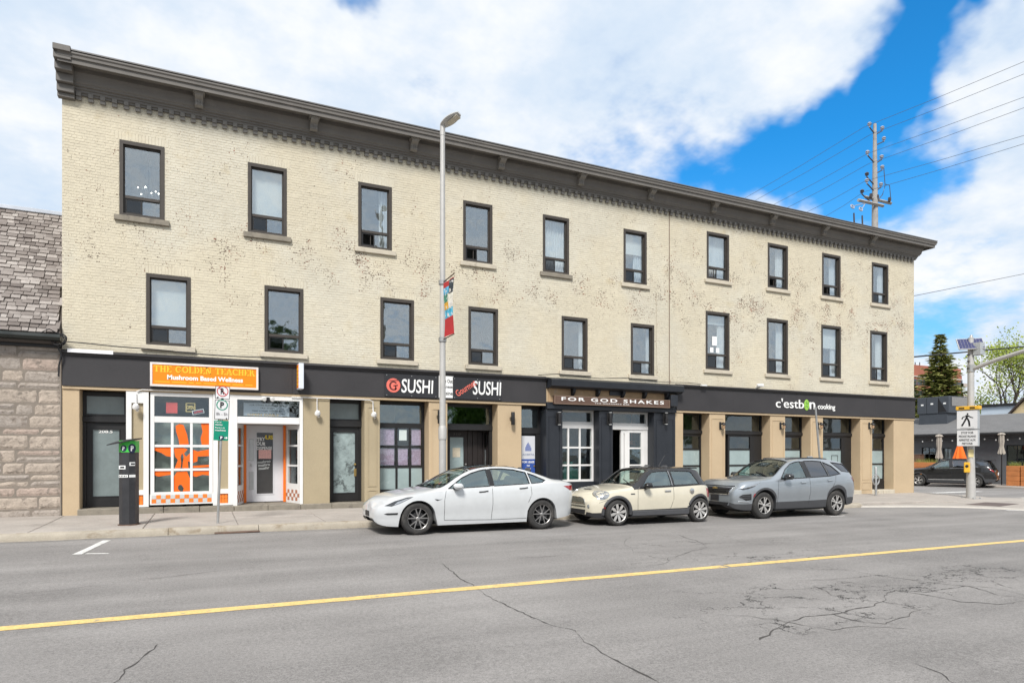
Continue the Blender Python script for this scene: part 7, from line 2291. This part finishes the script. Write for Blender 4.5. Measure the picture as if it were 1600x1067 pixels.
b = MB(); b.box(-.22, -.02, -.28, -.14, zz(738), zz(722), .02, Matrix.Rotation(R(-62), 4, 'Z')); b.build('push_button_box', MATS['yellow_beacon'], pc)
b = MB(); b.lathe([(0, .02), (.05, .015), (.06, 0)], 12, Matrix.Rotation(R(-62), 4, 'Z') @ Matrix.Translation((-.12, -.28, zz(728))) @ Matrix.Rotation(PI / 2, 4, 'X')); b.build('push_button', M_BLKFR, pc, True)
b = MB(); b.box(-.08, .09, -.150, -.125, zz(714), zz(702), 0, Matrix.Rotation(R(-60), 4, 'Z')); b.build('sticker', mat('yellow_sticker', (.66, .56, .28), .6, var=.15, scale=20), pc, recalc=False)
MODE['local'] = False

# ------------------------------------------------------------ utility pole and wires
Xu = 30.4; Yu = Xu / ray(1367)
up = thing('utility_pole', (Xu, Yu, zg(Xu)), 'tall weathered wooden utility pole rising behind the roof', 'utility pole')
Ub = at(1367, 340, Yu); Ut = at(1368, 194.5, Yu)
M_POLE = mat('weathered_wood', (.335, .32, .30), .9, var=.2, scale=3, fine=.15, fscale=25, bump=.4, bscale=20)
b = MB(); b.tube([(Xu, Yu, zg(Xu) - .2), (Xu, Yu, Ub.z), (Xu, Yu, Ut.z)], [.19, .145, .075], 12); b.build('pole', M_POLE, up, True)
M_INS = mat('insulator_grey', (.34, .36, .42), .3, var=.1); M_INSD = mat('insulator_dark', (.055, .05, .055), .4)
def insul(px, py, name='insulator', m=M_INS):
    p = at(px, py, Yu)
    b = MB(); b.lathe([(0, .12), (.05, .11), (.10, .06), (.10, .04), (.05, .03), (.09, -.01), (.09, -.03), (.03, -.05), (.03, -.14)], 10, Matrix.Translation(p)); b.build(name, m, up, True)
    sgn = 1 if p.x < Xu else -1
    b = MB(); b.tube([p + Vector((0, 0, -.12)), (Xu, Yu, p.z - .30 - abs(p.x - Xu) * .25)], .03, 6); b.build('bracket_arm', M_INSD, up, True)
    return p
IL = [insul(1358.5, 195), insul(1355.5, 239), insul(1354.5, 283)]
IR = [insul(1378.5, 201), insul(1381, 217.5), insul(1377.5, 246), insul(1378.5, 262), insul(1376.5, 289)]
ID = [insul(1354.5, 273, m=M_INSD), insul(1347, 300, m=M_INSD)]
for (pa, pb_, z_) in (((1341, 313), (1380, 322), 0), ((1352, 308), (1392, 318), .1)):
    a_, c_ = at(*pa, Yu - .15 + z_ * 2), at(*pb_, Yu - .15 + z_ * 2)
    b = MB(); b.tube([a_, c_], .085, 4); b.build('crossarm', M_POLE, up)
for (px, py) in ((1361, 306), (1371, 308), (1390, 312)):
    p = at(px, py, Yu - .1); b = MB(); b.lathe([(0, .12), (.07, .1), (.08, -.02), (.05, -.12)], 8, Matrix.Translation(p)); b.build('arrester', M_INSD, up, True)
for (px, py) in ((1332, 323), (1345, 327)):
    p = at(px, py, Yu - .2); b = MB(); b.lathe([(.10 + .03 * math.cos(t), .03 * math.sin(t)) for t in [2 * PI * i / 6 for i in range(6)]], 12, Matrix.Translation(p) @ Matrix.Rotation(R(70), 4, 'X'), closed=True); b.tube([p + Vector((.1, 0, .05)), at(1352, 318, Yu - .15)], .02, 5); b.build('cutout_fuse', M_INS, up, True)
    b = MB(); b.tube([p + Vector((.1, 0, -.3)), p + Vector((.12, 0, -.7)), p + Vector((.22, 0, -1.15))], .04, 6); b.build('drop_lead', M_INSD, up, True)
b = MB(); b.tube([at(1381, 262, Yu), at(1383, 290, Yu), at(1379, 304, Yu), at(1373, 312, Yu)], .018, 5); b.tube([at(1383, 288, Yu), at(1390, 290, Yu), at(1392, 312, Yu)], .018, 5); o = b.build('jumper_leads', M_INSD, up, True); o['kind'] = 'stuff'
WIRES = [((1600, 96.7), (1350, 199), (1162, 311), 'topmost'), ((1600, 116), (1361, 210), (1179, 314), 'second'), ((1600, 152), (1356, 240), (1207.5, 320.6), 'third'), ((1600, 168.7), (1357.5, 256), (1230, 325), 'fourth'), ((1600, 212), (1352, 283), (1260, 332), 'fifth'), ((1600, 225), (1350, 300), (1290, 338), 'lowest')]
M_WIRE = mat('overhead_wire', (.10, .105, .115), .5, var=0, fine=0)
for (ra, ma, la, w_) in WIRES:
    xm = Xu + (ma[0] - 1367) * .032
    A = atx(ra[0], ra[1], xm); Mid = atx(ma[0], ma[1], xm); Lf = atx(la[0], la[1], xm)
    A2 = A + (A - Mid) * 1.2 + Vector((0, 0, .5)); L2 = Lf + (Lf - Mid) * .6
    b = MB(); b.tube([A2, A, A.lerp(Mid, .5) + Vector((0, 0, -.03)), Mid, Mid.lerp(Lf, .5) + Vector((0, 0, -.05)), Lf, L2], .0095, 5)
    tag(b.build('overhead_wire', M_WIRE, None, True), '%s overhead power wire passing the wooden utility pole' % w_, 'wire', 'power wires at the utility pole')
b = MB(); a_, c_ = at(1418, 558.5, 19.3), at(1760, 524, 19.3); b.tube([a_, a_.lerp(c_, .5) + Vector((0, 0, -.05)), c_], .038, 6); tag(b.build('overhead_cable', MATS['black_cable'], None, True), 'thick black cable crossing before the spruce tree', 'cable')
b = MB(); a_, c_ = at(1420, 464, 19.6), at(1720, 404, 19.6); b.tube([a_, c_], .014, 5); tag(b.build('overhead_wire', M_WIRE, None, True), 'single thin wire running right from the building corner', 'wire')
# ------------------------------------------------------------ restaurant across the side street
XRs = 44.0
rsr = thing('restaurant', (XRs, 26, zg(XRs)), 'low grey restaurant with long shingled roof across the side street', 'building')
z0r = zg(XRs) - .2
YA, YB = 17.0, 33.0
M_GBRK = mat('grey_painted_brick', (.11, .115, .124), .7, var=.12, scale=3, bump=.25, bscale=30)
M_GROOF = mat('grey_asphalt_shingle', (.165, .163, .162), .9, var=.12, scale=3, fine=.2, fscale=30)
yA = lambda px: XRs / ray(px)
zA_ = lambda px, py, X=XRs: atx(px, py, X).z
op = [(yA(1462), yA(1440), .55, 2.05), (yA(1487), yA(1473), .85, 2.0), (yA(1640), yA(1572), .45, 2.15)]
b = MB()
ys = sorted([YA, YB] + [v for o_ in op for v in o_[:2]])
for a, c in zip(ys[:-1], ys[1:]):
    m_ = (a + c) / 2; hit = [o_ for o_ in op if o_[0] < m_ < o_[1]]
    if hit:
        b.box(XRs, XRs + .25, a, c, z0r, hit[0][2]); b.box(XRs, XRs + .25, a, c, hit[0][3], 2.95)
    else: b.box(XRs, XRs + .25, a, c, z0r, 2.95)
b.box(XRs + .25, XRs + 8, YA, YA + .2, z0r, 2.95); b.box(XRs + .25, XRs + 8, YB - .2, YB, z0r, 2.95); b.box(XRs + 5, XRs + 5.2, YA + .2, YB - .2, z0r, 2.95)
rw = b.build('wall', M_GBRK, rsr, recalc=False)
# brick courses on the exposed brick between the windows
b = MB(); zc = z0r + .3; k = 0
while zc < 2.8:
    y = yA(1560) + (.11 if k % 2 else 0)
    while y < yA(1520):
        b.box(XRs - .008, XRs + .001, y, y + .205, zc, zc + .06); y += .215
    zc += .072; k += 1
o = b.build('bricks', M_GBRK, rw, recalc=False); o['kind'] = 'stuff'
for i, (a, c, q0, q1) in enumerate(op):
    n = 2 if i != 2 else 4
    b = MB(); t = .05
    b.box(XRs + .05, XRs + .13, a, a + t, q0, q1); b.box(XRs + .05, XRs + .13, c - t, c, q0, q1); b.box(XRs + .05, XRs + .13, a + t, c - t, q0, q0 + t); b.box(XRs + .05, XRs + .13, a + t, c - t, q1 - t, q1)
    for j in range(1, n): b.box(XRs + .06, XRs + .12, a + (c - a) * j / n - .02, a + (c - a) * j / n + .02, q0 + t, q1 - t)
    w_ = b.build('window', M_BLKFR, rsr, recalc=False)
    p_ = MB(); p_.box(XRs + .08, XRs + .086, a + t, c - t, q0 + t, q1 - t); p_.build('pane', G_SHOP, w_, recalc=False)
    if i == 1:
        cb = MB(); m2 = 40; vs = []
        for j in range(m2 + 1):
            u = j / m2; vs += [(XRs + .25 + .03 * math.sin(u * 40), a + (c - a) * u, q0), (XRs + .25 + .03 * math.sin(u * 40), a + (c - a) * u, q1)]
        cb.add(vs, [(2 * j, 2 * j + 2, 2 * j + 3, 2 * j + 1) for j in range(m2)]); cb.build('curtain', M_CURT, w_, recalc=False)
b = MB(); b.box(XRs + .4, XRs + 4.9, YA + .25, YB - .25, zg(XRs), zg(XRs) + .05); b.box(XRs + 2.5, XRs + 2.6, YA + .25, YB - .25, 0, 2.8); b.build('interior', M_ROOMD, rsr, recalc=False)
for i, px in enumerate((1455, 1590, 1603, 1447)):
    p = atx(px, 700 if i != 1 else 698, XRs + 1.0)
    b = MB(); b.lathe([(0, .22), (.12, .18), (.19, .05), (.16, -.08), (.08, -.14), (0, -.15)], 14, Matrix.Translation(p)); tag(b.build('paper_lantern', mat('red_lantern', (.42, .06, .03), .7) if i != 1 else mat('rattan_lamp', (.42, .28, .17), .7), None, True), ('round %s lamp hanging inside the restaurant, %s' % (('red', 'behind its left window'), ('rattan', 'behind its right window'), ('red', 'at the right edge of photo'), ('small red', 'leftmost in its left window'))[i]), 'lamp')
# roof: two slopes with overhang
ez, rz2 = 2.93, 4.22
b = MB(); X0, X1, X2 = XRs - .55, XRs + 3.4, XRs + 8
b.add([(X0, YA - .3, ez), (X0, YB + .3, ez), (X1, YB + .3, rz2), (X1, YA - .3, rz2), (X2, YB + .3, rz2 - .1), (X2, YA - .3, rz2 - .1), (X0, YA - .3, ez - .16), (X0, YB + .3, ez - .16), (X1, YB + .3, ez - .16), (X1, YA - .3, ez - .16), (X2, YB + .3, ez - .16), (X2, YA - .3, ez - .16)],
      [(0, 1, 2, 3), (3, 2, 4, 5), (0, 6, 7, 1), (0, 3, 9, 6), (3, 5, 11, 9), (1, 7, 8, 2), (2, 8, 10, 4), (6, 9, 8, 7), (9, 11, 10, 8), (4, 10, 11, 5)])
rr_ = b.build('roof', M_GROOF, rsr)
b = MB(); n = 16
for i in range(n):      # shingle courses, each a thin step proud of the next
    u0, u1 = i / n, (i + 1) / n
    xa, xb_ = X0 + (X1 - X0) * u0, X0 + (X1 - X0) * u1; za, zb2 = ez + (rz2 - ez) * u0, ez + (rz2 - ez) * u1
    b.add([(xa, YA - .3, za + .022), (xa, YB + .3, za + .022), (xb_, YB + .3, zb2 + .006), (xb_, YA - .3, zb2 + .006), (xa, YA - .3, za), (xa, YB + .3, za)], [(0, 1, 2, 3), (4, 5, 1, 0)])
o = b.build('shingle_courses', M_GROOF, rr_, recalc=False); o['kind'] = 'stuff'
b = MB(); b.box(X0 - .10, X0, YA - .3, YB + .3, ez - .16, ez - .03, .02); b.build('gutter', M_BLKFR, rr_, recalc=False)
# string of bulbs under the eave
sb = thing('string_lights', (X0, 24, 2.5), 'string of small white bulbs under the restaurant eave', 'lights')
b = MB(); pts = []
pos_ = []
for i in range(60):
    y = 20.6 + i * .16; sag = .12 * abs(math.sin(i * PI / 10)); pts.append((X0 + .1, y, 2.62 - sag))
    if i % 4 == 1: pos_.append((X0 + .1, y, 2.62 - sag - .06))
b.tube(pts, .009, 4); b.build('wire', MATS['black_cable'], sb, recalc=False)
M_SBULB = mat('bulb_white', (.80, .80, .78), .2, var=0, fine=0)
bm0 = MB(); bm0.lathe([(0, .05), (.02, .045), (.045, 0), (.035, -.04), (0, -.055)], 8); bm_me = None
for p in pos_:
    if bm_me is None: o = bm0.build('bulb', M_SBULB, sb, True, origin=(0, 0, 0)); o.location = p; bm_me = o
    else: put('bulb', bm_me, p, sb)
# rooftop unit
hv = thing('rooftop_unit', (46.5, 28, 3.6), 'dark grey boxy ventilation unit standing on the restaurant roof', 'ventilation unit')
Xh = 45.6
yh = lambda px: Xh / ray(px)
zt_, zm_, zb_ = atx(1460, 620, Xh).z, atx(1460, 646, Xh).z, atx(1460, 658, Xh).z
M_HV = mat('slate_metal', (.052, .060, .072), .5, var=.12, scale=3)
ya, yb = yh(1483), yh(1433)
cuts = [ya, yh(1465.5), yh(1447), yb]
for i in range(3):
    b = MB(); b.box(Xh, Xh + 2.1, cuts[i] + .012, cuts[i + 1] - .012, zm_, zt_, .02); b.build('cabinet', M_HV, hv)
b = MB(); b.add([(Xh - .002, cuts[0] + .15, zm_ + .08), (Xh - .002, cuts[1] - .03, zm_ + .08), (Xh - .002, cuts[1] - .03, zt_ - .12)], [(0, 1, 2)]); b.prism([(Xh - .012, cuts[0] + .15, zm_ + .08), (Xh - .012, cuts[1] - .03, zm_ + .08), (Xh - .012, cuts[1] - .03, zt_ - .12)], (.010, 0, 0)); b.build('louvre_opening', M_PRINTK, hv)
b = MB(); b.box(Xh + .05, Xh + 1.9, ya + .15, yb - .1, zb_ - .35, zm_ - .01, .01); b.build('curb', M_HV, hv)
b = MB(); b.box(Xh + .3, Xh + 2.0, ya - .02, ya + .011, (zt_ + zm_) / 2 - .1, zt_ - .06, .004); b.build('coil_grille', mat('coil_grey', (.22, .215, .21), .7, var=.3, scale=20), hv)
for (px, py) in ((1456, 631), (1441, 633), (1476, 630)):
    p = atx(px, py, Xh); b = MB(); b.box(Xh - .006, Xh - .0, p.y - .09, p.y + .09, p.z - .05, p.z + .05); b.build('label', M_PRINTW, hv, recalc=False)
# parasols
def parasol(px, ytop, ybot, wpx, X, m, label, flare=False):
    p = atx(px, ytop, X); q = atx(px, ybot, X); g0 = zg(X); k = (p.x * SY + p.y * CY) / FPX
    t = thing('closed_parasol', (p.x, p.y, g0), label, 'parasol', 'closed parasols on the restaurant patio')
    MODE['local'] = True
    H = p.z - g0; Hb = q.z - g0; r_ = wpx * k / 2
    b = MB(); b.tube([(0, 0, 0), (0, 0, H + .02)], .03, 8); b.build('pole', M_BLKFR, t, True)
    n = 16; rings = []
    prof = [(0, .06), (.04, .75), (.10, .95), (.14, .62), (.4, .70), (.62, .52), (.75, .62), (1, .95)] if not flare else [(0, .08), (.08, .2), (.4, .5), (.8, .85), (1, 1)]
    b = MB(); vs = []
    for (u, f) in prof:
        for i in range(n):
            a = 2 * PI * i / n; rr2 = r_ * f * (1 + .16 * (-1) ** i)
            vs.append((rr2 * math.cos(a), rr2 * math.sin(a), H - (H - Hb) * u + (.05 * (-1) ** i if u == 1 else 0)))
    b.add(vs, [(j * n + i, j * n + (i + 1) % n, (j + 1) * n + (i + 1) % n, (j + 1) * n + i) for j in range(len(prof) - 1) for i in range(n)]); b.build('canopy', m, t, True)
    b = MB(); b.lathe([(.25, 0), (.25, .06), (.05, .08)], 14); b.build('base', M_BLKFR, t, True)
    MODE['local'] = False
M_BEIGE = mat('beige_canvas', (.36, .32, .275), .9, var=.1, scale=6); M_ORC = mat('orange_canvas', (.86, .17, .02), .8, var=.08, scale=5)
parasol(1467.5, 678, 716, 10, 42.9, M_BEIGE, 'left closed beige parasol before the restaurant window')
parasol(1565, 675.5, 709, 10, 42.9, M_BEIGE, 'right closed beige parasol before the dark restaurant window')
parasol(1499.5, 690, 724, 20, 42.4, M_ORC, 'bright orange closed parasol left of the crossing pole', True)
# planters with grasses
M_CEDAR = mat('cedar_boards', (.50, .19, .065), .7, var=.15, scale=3, fine=.1, fscale=18)
M_GRASSY = mat('planter_leaf', (.22, .25, .06), .8, var=.3, scale=8)
def planter(pa, pb_, ytop, ybot, X, label):
    y0, y1 = X / ray(pb_), X / ray(pa); zt = atx((pa + pb_) / 2, ytop, X).z; zb = zg(X) + .1
    t = thing('planter', (X, (y0 + y1) / 2, zb), label, 'planter', 'cedar planters round the patio')
    n = 4
    for i in range(n):
        b = MB(); h = (zt - zb) / n; b.box(X, X + .55, y0, y1, zb + i * h + .006, zb + (i + 1) * h - .006, .01); b.build('board', M_CEDAR, t)
    b = MB(); rg = random.Random(int(pa)); 
    for i in range(160):
        x, y = X + rg.uniform(.05, .5), rg.uniform(y0 + .05, y1 - .05); h = rg.uniform(.12, .32); dx, dy = rg.uniform(-.12, .12), rg.uniform(-.12, .12)
        b.add([(x - .012, y, zt - .02), (x + .012, y, zt - .02), (x + dx, y + dy, zt + h)], [(0, 1, 2)])
    o = b.build('grasses', M_GRASSY, t, recalc=False); o['kind'] = 'stuff'
planter(1424, 1462, 722, 757, 41.9, 'cedar planter box behind the black crossover bonnet')
planter(1572, 1592.5, 727.5, 757, 42.4, 'cedar planter box just right of the black crossover')
planter(1594.5, 1618, 727.5, 757, 42.4, 'cedar planter box at the right edge of the photo')
b = MB(); p = atx(1432, 712, 43.2); b.box(43.0, 43.5, p.y - .35, p.y + .35, zg(43), p.z + .05, .03); b.box(43.0, 43.5, p.y - .38, p.y + .38, p.z + .05, p.z + .10, .01); tag(b.build('patio_cabinet', mat('brown_wicker', (.13, .07, .045), .7, var=.25, scale=25)), 'brown wicker patio cabinet beside the building corner', 'cabinet')
# patio pavement strip with kerb
b = MB(); b.box(41.3, 44.0, 14, 36, zg(43) - .1, zg(43) + .11, .02); o = b.build('patio_pavement', M_CONC); o['kind'] = 'structure'

# ------------------------------------------------------------ white shed, gable house, red apartment block behind
Xw = 55.0
wb_ = thing('white_building', (Xw, 30, zg(Xw)), 'flat-roofed white building peeking over the restaurant roof', 'building')
y0, y1 = Xw / ray(1592), Xw / ray(1533); zt = atx(1560, 634.5, Xw).z
b = MB(); b.box(Xw, Xw + 8, y0 - 3, y1, zg(Xw) - .3, zt); b.build('wall', mat('pale_blue_siding', (.52, .60, .68), .6, var=.06, scale=1), wb_, recalc=False)
b = MB(); b.box(Xw - .15, Xw + 8.1, y0 - 3.1, y1 + .1, zt, zt + .18, .02); b.build('roof_edge', M_BLKFR, wb_, recalc=False)
Xg = 52.5
hs = thing('gable_house', (Xg, 24, zg(Xg)), 'cream gabled house with dark roof edge at the right border', 'house')
pa, pb_ = atx(1576, 651, Xg), atx(1607, 619, Xg)
yc = pb_.y; half = pa.y - yc
b = MB(); b.prism([(Xg, yc - half, zg(Xg) - .3), (Xg, yc + half, zg(Xg) - .3), (Xg, yc + half, pa.z), (Xg, yc, pb_.z), (Xg, yc - half, pa.z)], (7, 0, 0)); b.build('wall', mat('cream_siding', (.62, .50, .30), .7, var=.06, scale=1), hs)
b = MB()
for s_ in (1, -1):
    e0, e1 = Vector((Xg - .25, yc + s_ * (half + .3), pa.z - .3 * (pb_.z - pa.z) / half)), Vector((Xg - .25, yc, pb_.z))
    b.prism([e0, e1, e1 + Vector((0, 0, .16)), e0 + Vector((0, 0, .16))], (7.4, 0, 0))
o = b.build('roof', mat('dark_brown_roof', (.06, .045, .04), .85, var=.2), hs); o['kind'] = 'stuff'

Ya = 112.0
ab = thing('apartment_block', (172, Ya, zg(90)), 'distant red brick apartment block with balconies behind the spruce', 'building')
M_REDB = mat('red_brick_far', (.33, .115, .075), .85, var=.10, scale=.3)
xa0, xa1, xa2 = ray(1405) * Ya, ray(1501.5) * Ya, ray(1514.5) * Ya
za1, za2 = at(1480, 574.5, Ya).z, at(1508, 585, Ya).z
b = MB(); b.box(xa0, xa1, Ya, Ya + 18, -3, za1); b.build('wall', M_REDB, ab, recalc=False)
b = MB(); b.box(xa1 + .01, xa2, Ya + 2, Ya + 16, -3, za2); b.build('wing', M_REDB, ab, recalc=False)
b = MB(); b.box(xa0 - .2, xa1 + .2, Ya - .25, Ya - .01, za1 - 3.2, za1 - 2.9); b.build('parapet_band', mat('pale_band', (.45, .40, .36), .8), ab, recalc=False)
M_FWIN = mat('far_window', (.045, .05, .06), .15, var=.3, scale=.5); M_FBAL = mat('balcony_concrete', (.42, .36, .32), .8)
for fl in range(6):
    zc = za1 - 4.6 - fl * 3.0
    nX = 11
    for i in range(nX):
        x = xa0 + (xa1 - xa0) * (i + .5) / nX
        b = MB(); b.box(x - 1.1, x + 1.1, Ya - .06, Ya + .02, zc - .75, zc + .85); w_ = b.build('window', M_FWIN, ab, recalc=False)
    zc2 = za2 - 2.2 - fl * 3.0
    for i, x in enumerate((xa1 + (xa2 - xa1) * .30, xa1 + (xa2 - xa1) * .74)):
        b = MB(); b.box(x - 1.2, x + 1.2, Ya + 1.93, Ya + 2.02, zc2 - .9, zc2 + .9); b.build('window', M_FWIN, ab, recalc=False)
        b = MB(); b.box(x - 1.6, x + 1.6, Ya + .9, Ya + 1.92, zc2 - 1.15, zc2 - .95); b.box(x - 1.6, x + 1.6, Ya + .9, Ya + .98, zc2 - .95, zc2 - .2); b.build('balcony', M_FBAL if i else M_REDB, ab, recalc=False)
for px in (1430, 1437):
    p = at(px, 566, Ya + 5); b = MB(); b.tube([(p.x, p.y, za1 - .5), (p.x, p.y, p.z)], .14, 6); b.build('antenna', M_INSD, ab)

# ------------------------------------------------------------ trees
M_BARK = mat('grey_bark', (.10, .082, .066), .95, var=.25, scale=6, bump=.6, bscale=20)
def leafmat(name, c1, c2, tr=.25):
    if name in MATS: return MATS[name]
    m = bpy.data.materials.new(name); m.use_nodes = True; g = G(m.node_tree); b = m.node_tree.nodes['Principled BSDF']
    geo = g.n('ShaderNodeNewGeometry')
    c = g.mix(geo.outputs['Random Per Island'], tuple(c1) + (1,), tuple(c2) + (1,))
    g.set(b.inputs['Base Color'], c); b.inputs['Roughness'].default_value = .75; b.inputs['Specular IOR Level'].default_value = .2
    tl = g.n('ShaderNodeBsdfTranslucent', i_Color=c)
    mx = g.n('ShaderNodeMixShader', i_0=tr, i_1=b.outputs[0], i_2=tl.outputs[0])
    m.node_tree.links.new(mx.outputs[0], m.node_tree.nodes['Material Output'].inputs['Surface'])
    MATS[name] = m
    return m


def spruce(base, H, Rb, label, seed, c1, c2, z_from=.06):
    rg = random.Random(seed)
    t = thing('spruce_tree', tuple(base), label, 'tree')
    MODE['local'] = True
    b = MB(); b.tube([(0, 0, -.2), (.05, .03, H * .5), (0, 0, H * .99)], [H * .018, H * .010, .02], 8); b.build('trunk', M_BARK, t, True)
    cr = MB(); br = MB()
    nw = int(H * 5.0)
    for i in range(nw):
        u = z_from + (1 - z_from) * (i + rg.random() * .6) / nw
        z = H * u
        Lb = Rb * (1 - u) ** .98 * rg.uniform(.80, 1.12) + .12
        nb = max(5, int(9 * (1 - u) + 5))
        a0 = rg.random() * 6.28
        for k in range(nb):
            a = a0 + 2 * PI * k / nb + rg.uniform(-.2, .2); l = Lb * rg.uniform(.72, 1.12)
            dr = Vector((math.cos(a), math.sin(a), 0)); droop = rg.uniform(.14, .34) * (1.1 - u)
            tip = Vector((0, 0, z)) + dr * l + Vector((0, 0, -droop * l + .22 * l * u))
            ns = max(4, int(l * 5.5))
            if l > .6: br.tube([(0, 0, z), tuple(Vector((0, 0, z)).lerp(tip, .9))], [.02, .006], 4, False)
            for j in range(ns):
                q = .16 + .84 * (j + rg.random() * .7) / ns
                p = Vector((0, 0, z)).lerp(tip, q) + Vector((0, 0, -.05 * math.sin(q * 3) * l * .3 + (.10 * l * q * q)))
                sz = (.26 + .26 * (1 - q)) * (0.75 + .35 * rg.random()) * (1.0 if l > .7 else .7)
                for sg in (-1, 1, 0):
                    dd = (dr * rg.uniform(.55, 1.0) + Vector((-dr.y, dr.x, 0)) * sg * rg.uniform(.5, 1.0) + Vector((0, 0, rg.uniform(-.35, .15)))).normalized()
                    ln = sz * rg.uniform(1.0, 1.9); w = sz * .36
                    s2 = dd.cross(Vector((rg.uniform(-.4, .4), rg.uniform(-.4, .4), 1))).normalized() * w
                    cr.add([p - s2 * .4, p + dd * ln * .55 - s2, p + dd * ln, p + dd * ln * .55 + s2, p + s2 * .4], [(0, 1, 2, 3, 4)])
    cr.build('crown', leafmat(label[:12] + '_needles', c1, c2, .3), t, recalc=False)
    br.build('branches', M_BARK, t, recalc=False)['kind'] = 'stuff'
    MODE['local'] = False
    return t


pS = atx(1469, 708, 60.0); zt = atx(1469, 521, 60.0).z; zb = zg(60)
spruce((pS.x, pS.y, zb), zt - zb, 4.4, 'tall olive green spruce behind the restaurant roof', 4, (.11, .15, .035), (.46, .45, .16))
pS = atx(1424, 708, 66.0); zt = atx(1424, 596, 66.0).z
spruce((pS.x, pS.y, zg(66)), zt - zg(66), 4.4, 'shorter dark conifer half hidden by the building corner', 9, (.04, .07, .018), (.18, .22, .06))


def broadleaf(base, H, spread, label, seed, c1, c2, leaf=.16, dens=1.0, trunks=2, tr_r=.22, sparse=False, fork=.28, name='broadleaf_tree'):
    rg = random.Random(seed)
    t = thing(name, tuple(base), label, 'tree')
    MODE['local'] = True
    b = MB(); tips = []
    def grow(p, d, l, r, lev):
        n = 3; pts = [p]; rr = [r]; q = p.copy(); dd = d.copy()
        for i in range(n):
            dd = (dd + Vector((rg.uniform(-.16, .16), rg.uniform(-.16, .16), rg.uniform(-.02, .12)))).normalized(); q = q + dd * l / n
            pts.append(q.copy()); rr.append(r * (1 - .42 * (i + 1) / n))
        b.tube(pts, rr, 6 if lev < 2 else 4, False)
        if lev >= 3:
            tips.append((q, dd, lev)); tips.append((pts[2], dd, lev))
        if lev >= 5 or r < .006: return
        k = rg.choice((2, 3, 3)) if lev else 3
        for i in range(k):
            ax = Vector((rg.uniform(-1, 1), rg.uniform(-1, 1), rg.uniform(-.3, .5))).normalized()
            nd = (dd + ax * rg.uniform(.45, .95) * spread).normalized()
            st = pts[rg.choice((1, 2, 3))] if i and lev < 4 else q
            grow(st, nd, l * rg.uniform(.60, .82), r * rg.uniform(.45, .62), lev + 1)
    for i in range(trunks):
        a = 2.4 * i + .6
        grow(Vector((.18 * math.cos(a) * (trunks > 1), .18 * math.sin(a) * (trunks > 1), -.1)), Vector((.10 * math.cos(a), .10 * math.sin(a), 1)).normalized(), H * fork, tr_r, 0)
    b.build('trunk', M_BARK, t, True, recalc=False)
    cr = MB()
    for (p, d, lev) in tips:
        if sparse and rg.random() < .25: continue
        for i in range(int((5 if sparse else 13) * dens)):
            rad_ = .45 if not sparse else .30
            q = p + Vector((rg.gauss(0, 1), rg.gauss(0, 1), rg.gauss(0, .8))) * rad_ * H / 12
            n = Vector((rg.gauss(0, 1), rg.gauss(0, 1), rg.gauss(0, 1) + .6)).normalized(); u = n.orthogonal().normalized(); v = n.cross(u); s_ = leaf * rg.uniform(.6, 1.3)
            cr.add([q - u * s_ * .5, q - v * s_ * .3, q + u * s_ * .6, q + v * s_ * .3], [(0, 1, 2, 3)])
    cr.build('crown', leafmat(label[:14] + '_leaf', c1, c2, .35), t, recalc=False)
    MODE['local'] = False
    return t


pD = atx(1573, 708, 66.0); H_ = atx(1573, 508, 66.0).z - zg(66)
broadleaf((pD.x, pD.y, zg(66)), H_ * 1.02, .72, 'bare-limbed spring tree with sparse yellow green leaves', 12, (.26, .34, .05), (.50, .56, .15), .22, 1.7, 2, .24, True, .33)
pD = atx(1503, 708, 70.0)
broadleaf((pD.x, pD.y, zg(70)), 5.2, .9, 'small yellow green bush between spruce and crossing pole', 3, (.20, .21, .04), (.36, .33, .08), .20, .9, 2, .08, False, .22)
pD = onground(1690, 730)
# trees across the road, which the facade windows mirror
broadleaf((6.2, -14.5, zg(6)), 13.0, .80, 'leafy street tree across the road mirrored in a second floor window', 31, (.035, .075, .018), (.09, .15, .035), .34, 1.0, 1, .26, False, .27)
broadleaf((44.0, -13.0, zg(44)), 11.5, .85, 'leafy tree across the road mirrored in the cooking school transom', 37, (.05, .12, .02), (.13, .24, .04), .34, 1.0, 1, .24, False, .25)
broadleaf((21.0, -15.5, zg(21)), 10.0, .80, 'leafy tree across the road mirrored beside the black shop', 41, (.035, .08, .018), (.09, .16, .035), .34, .9, 1, .22, False, .26)
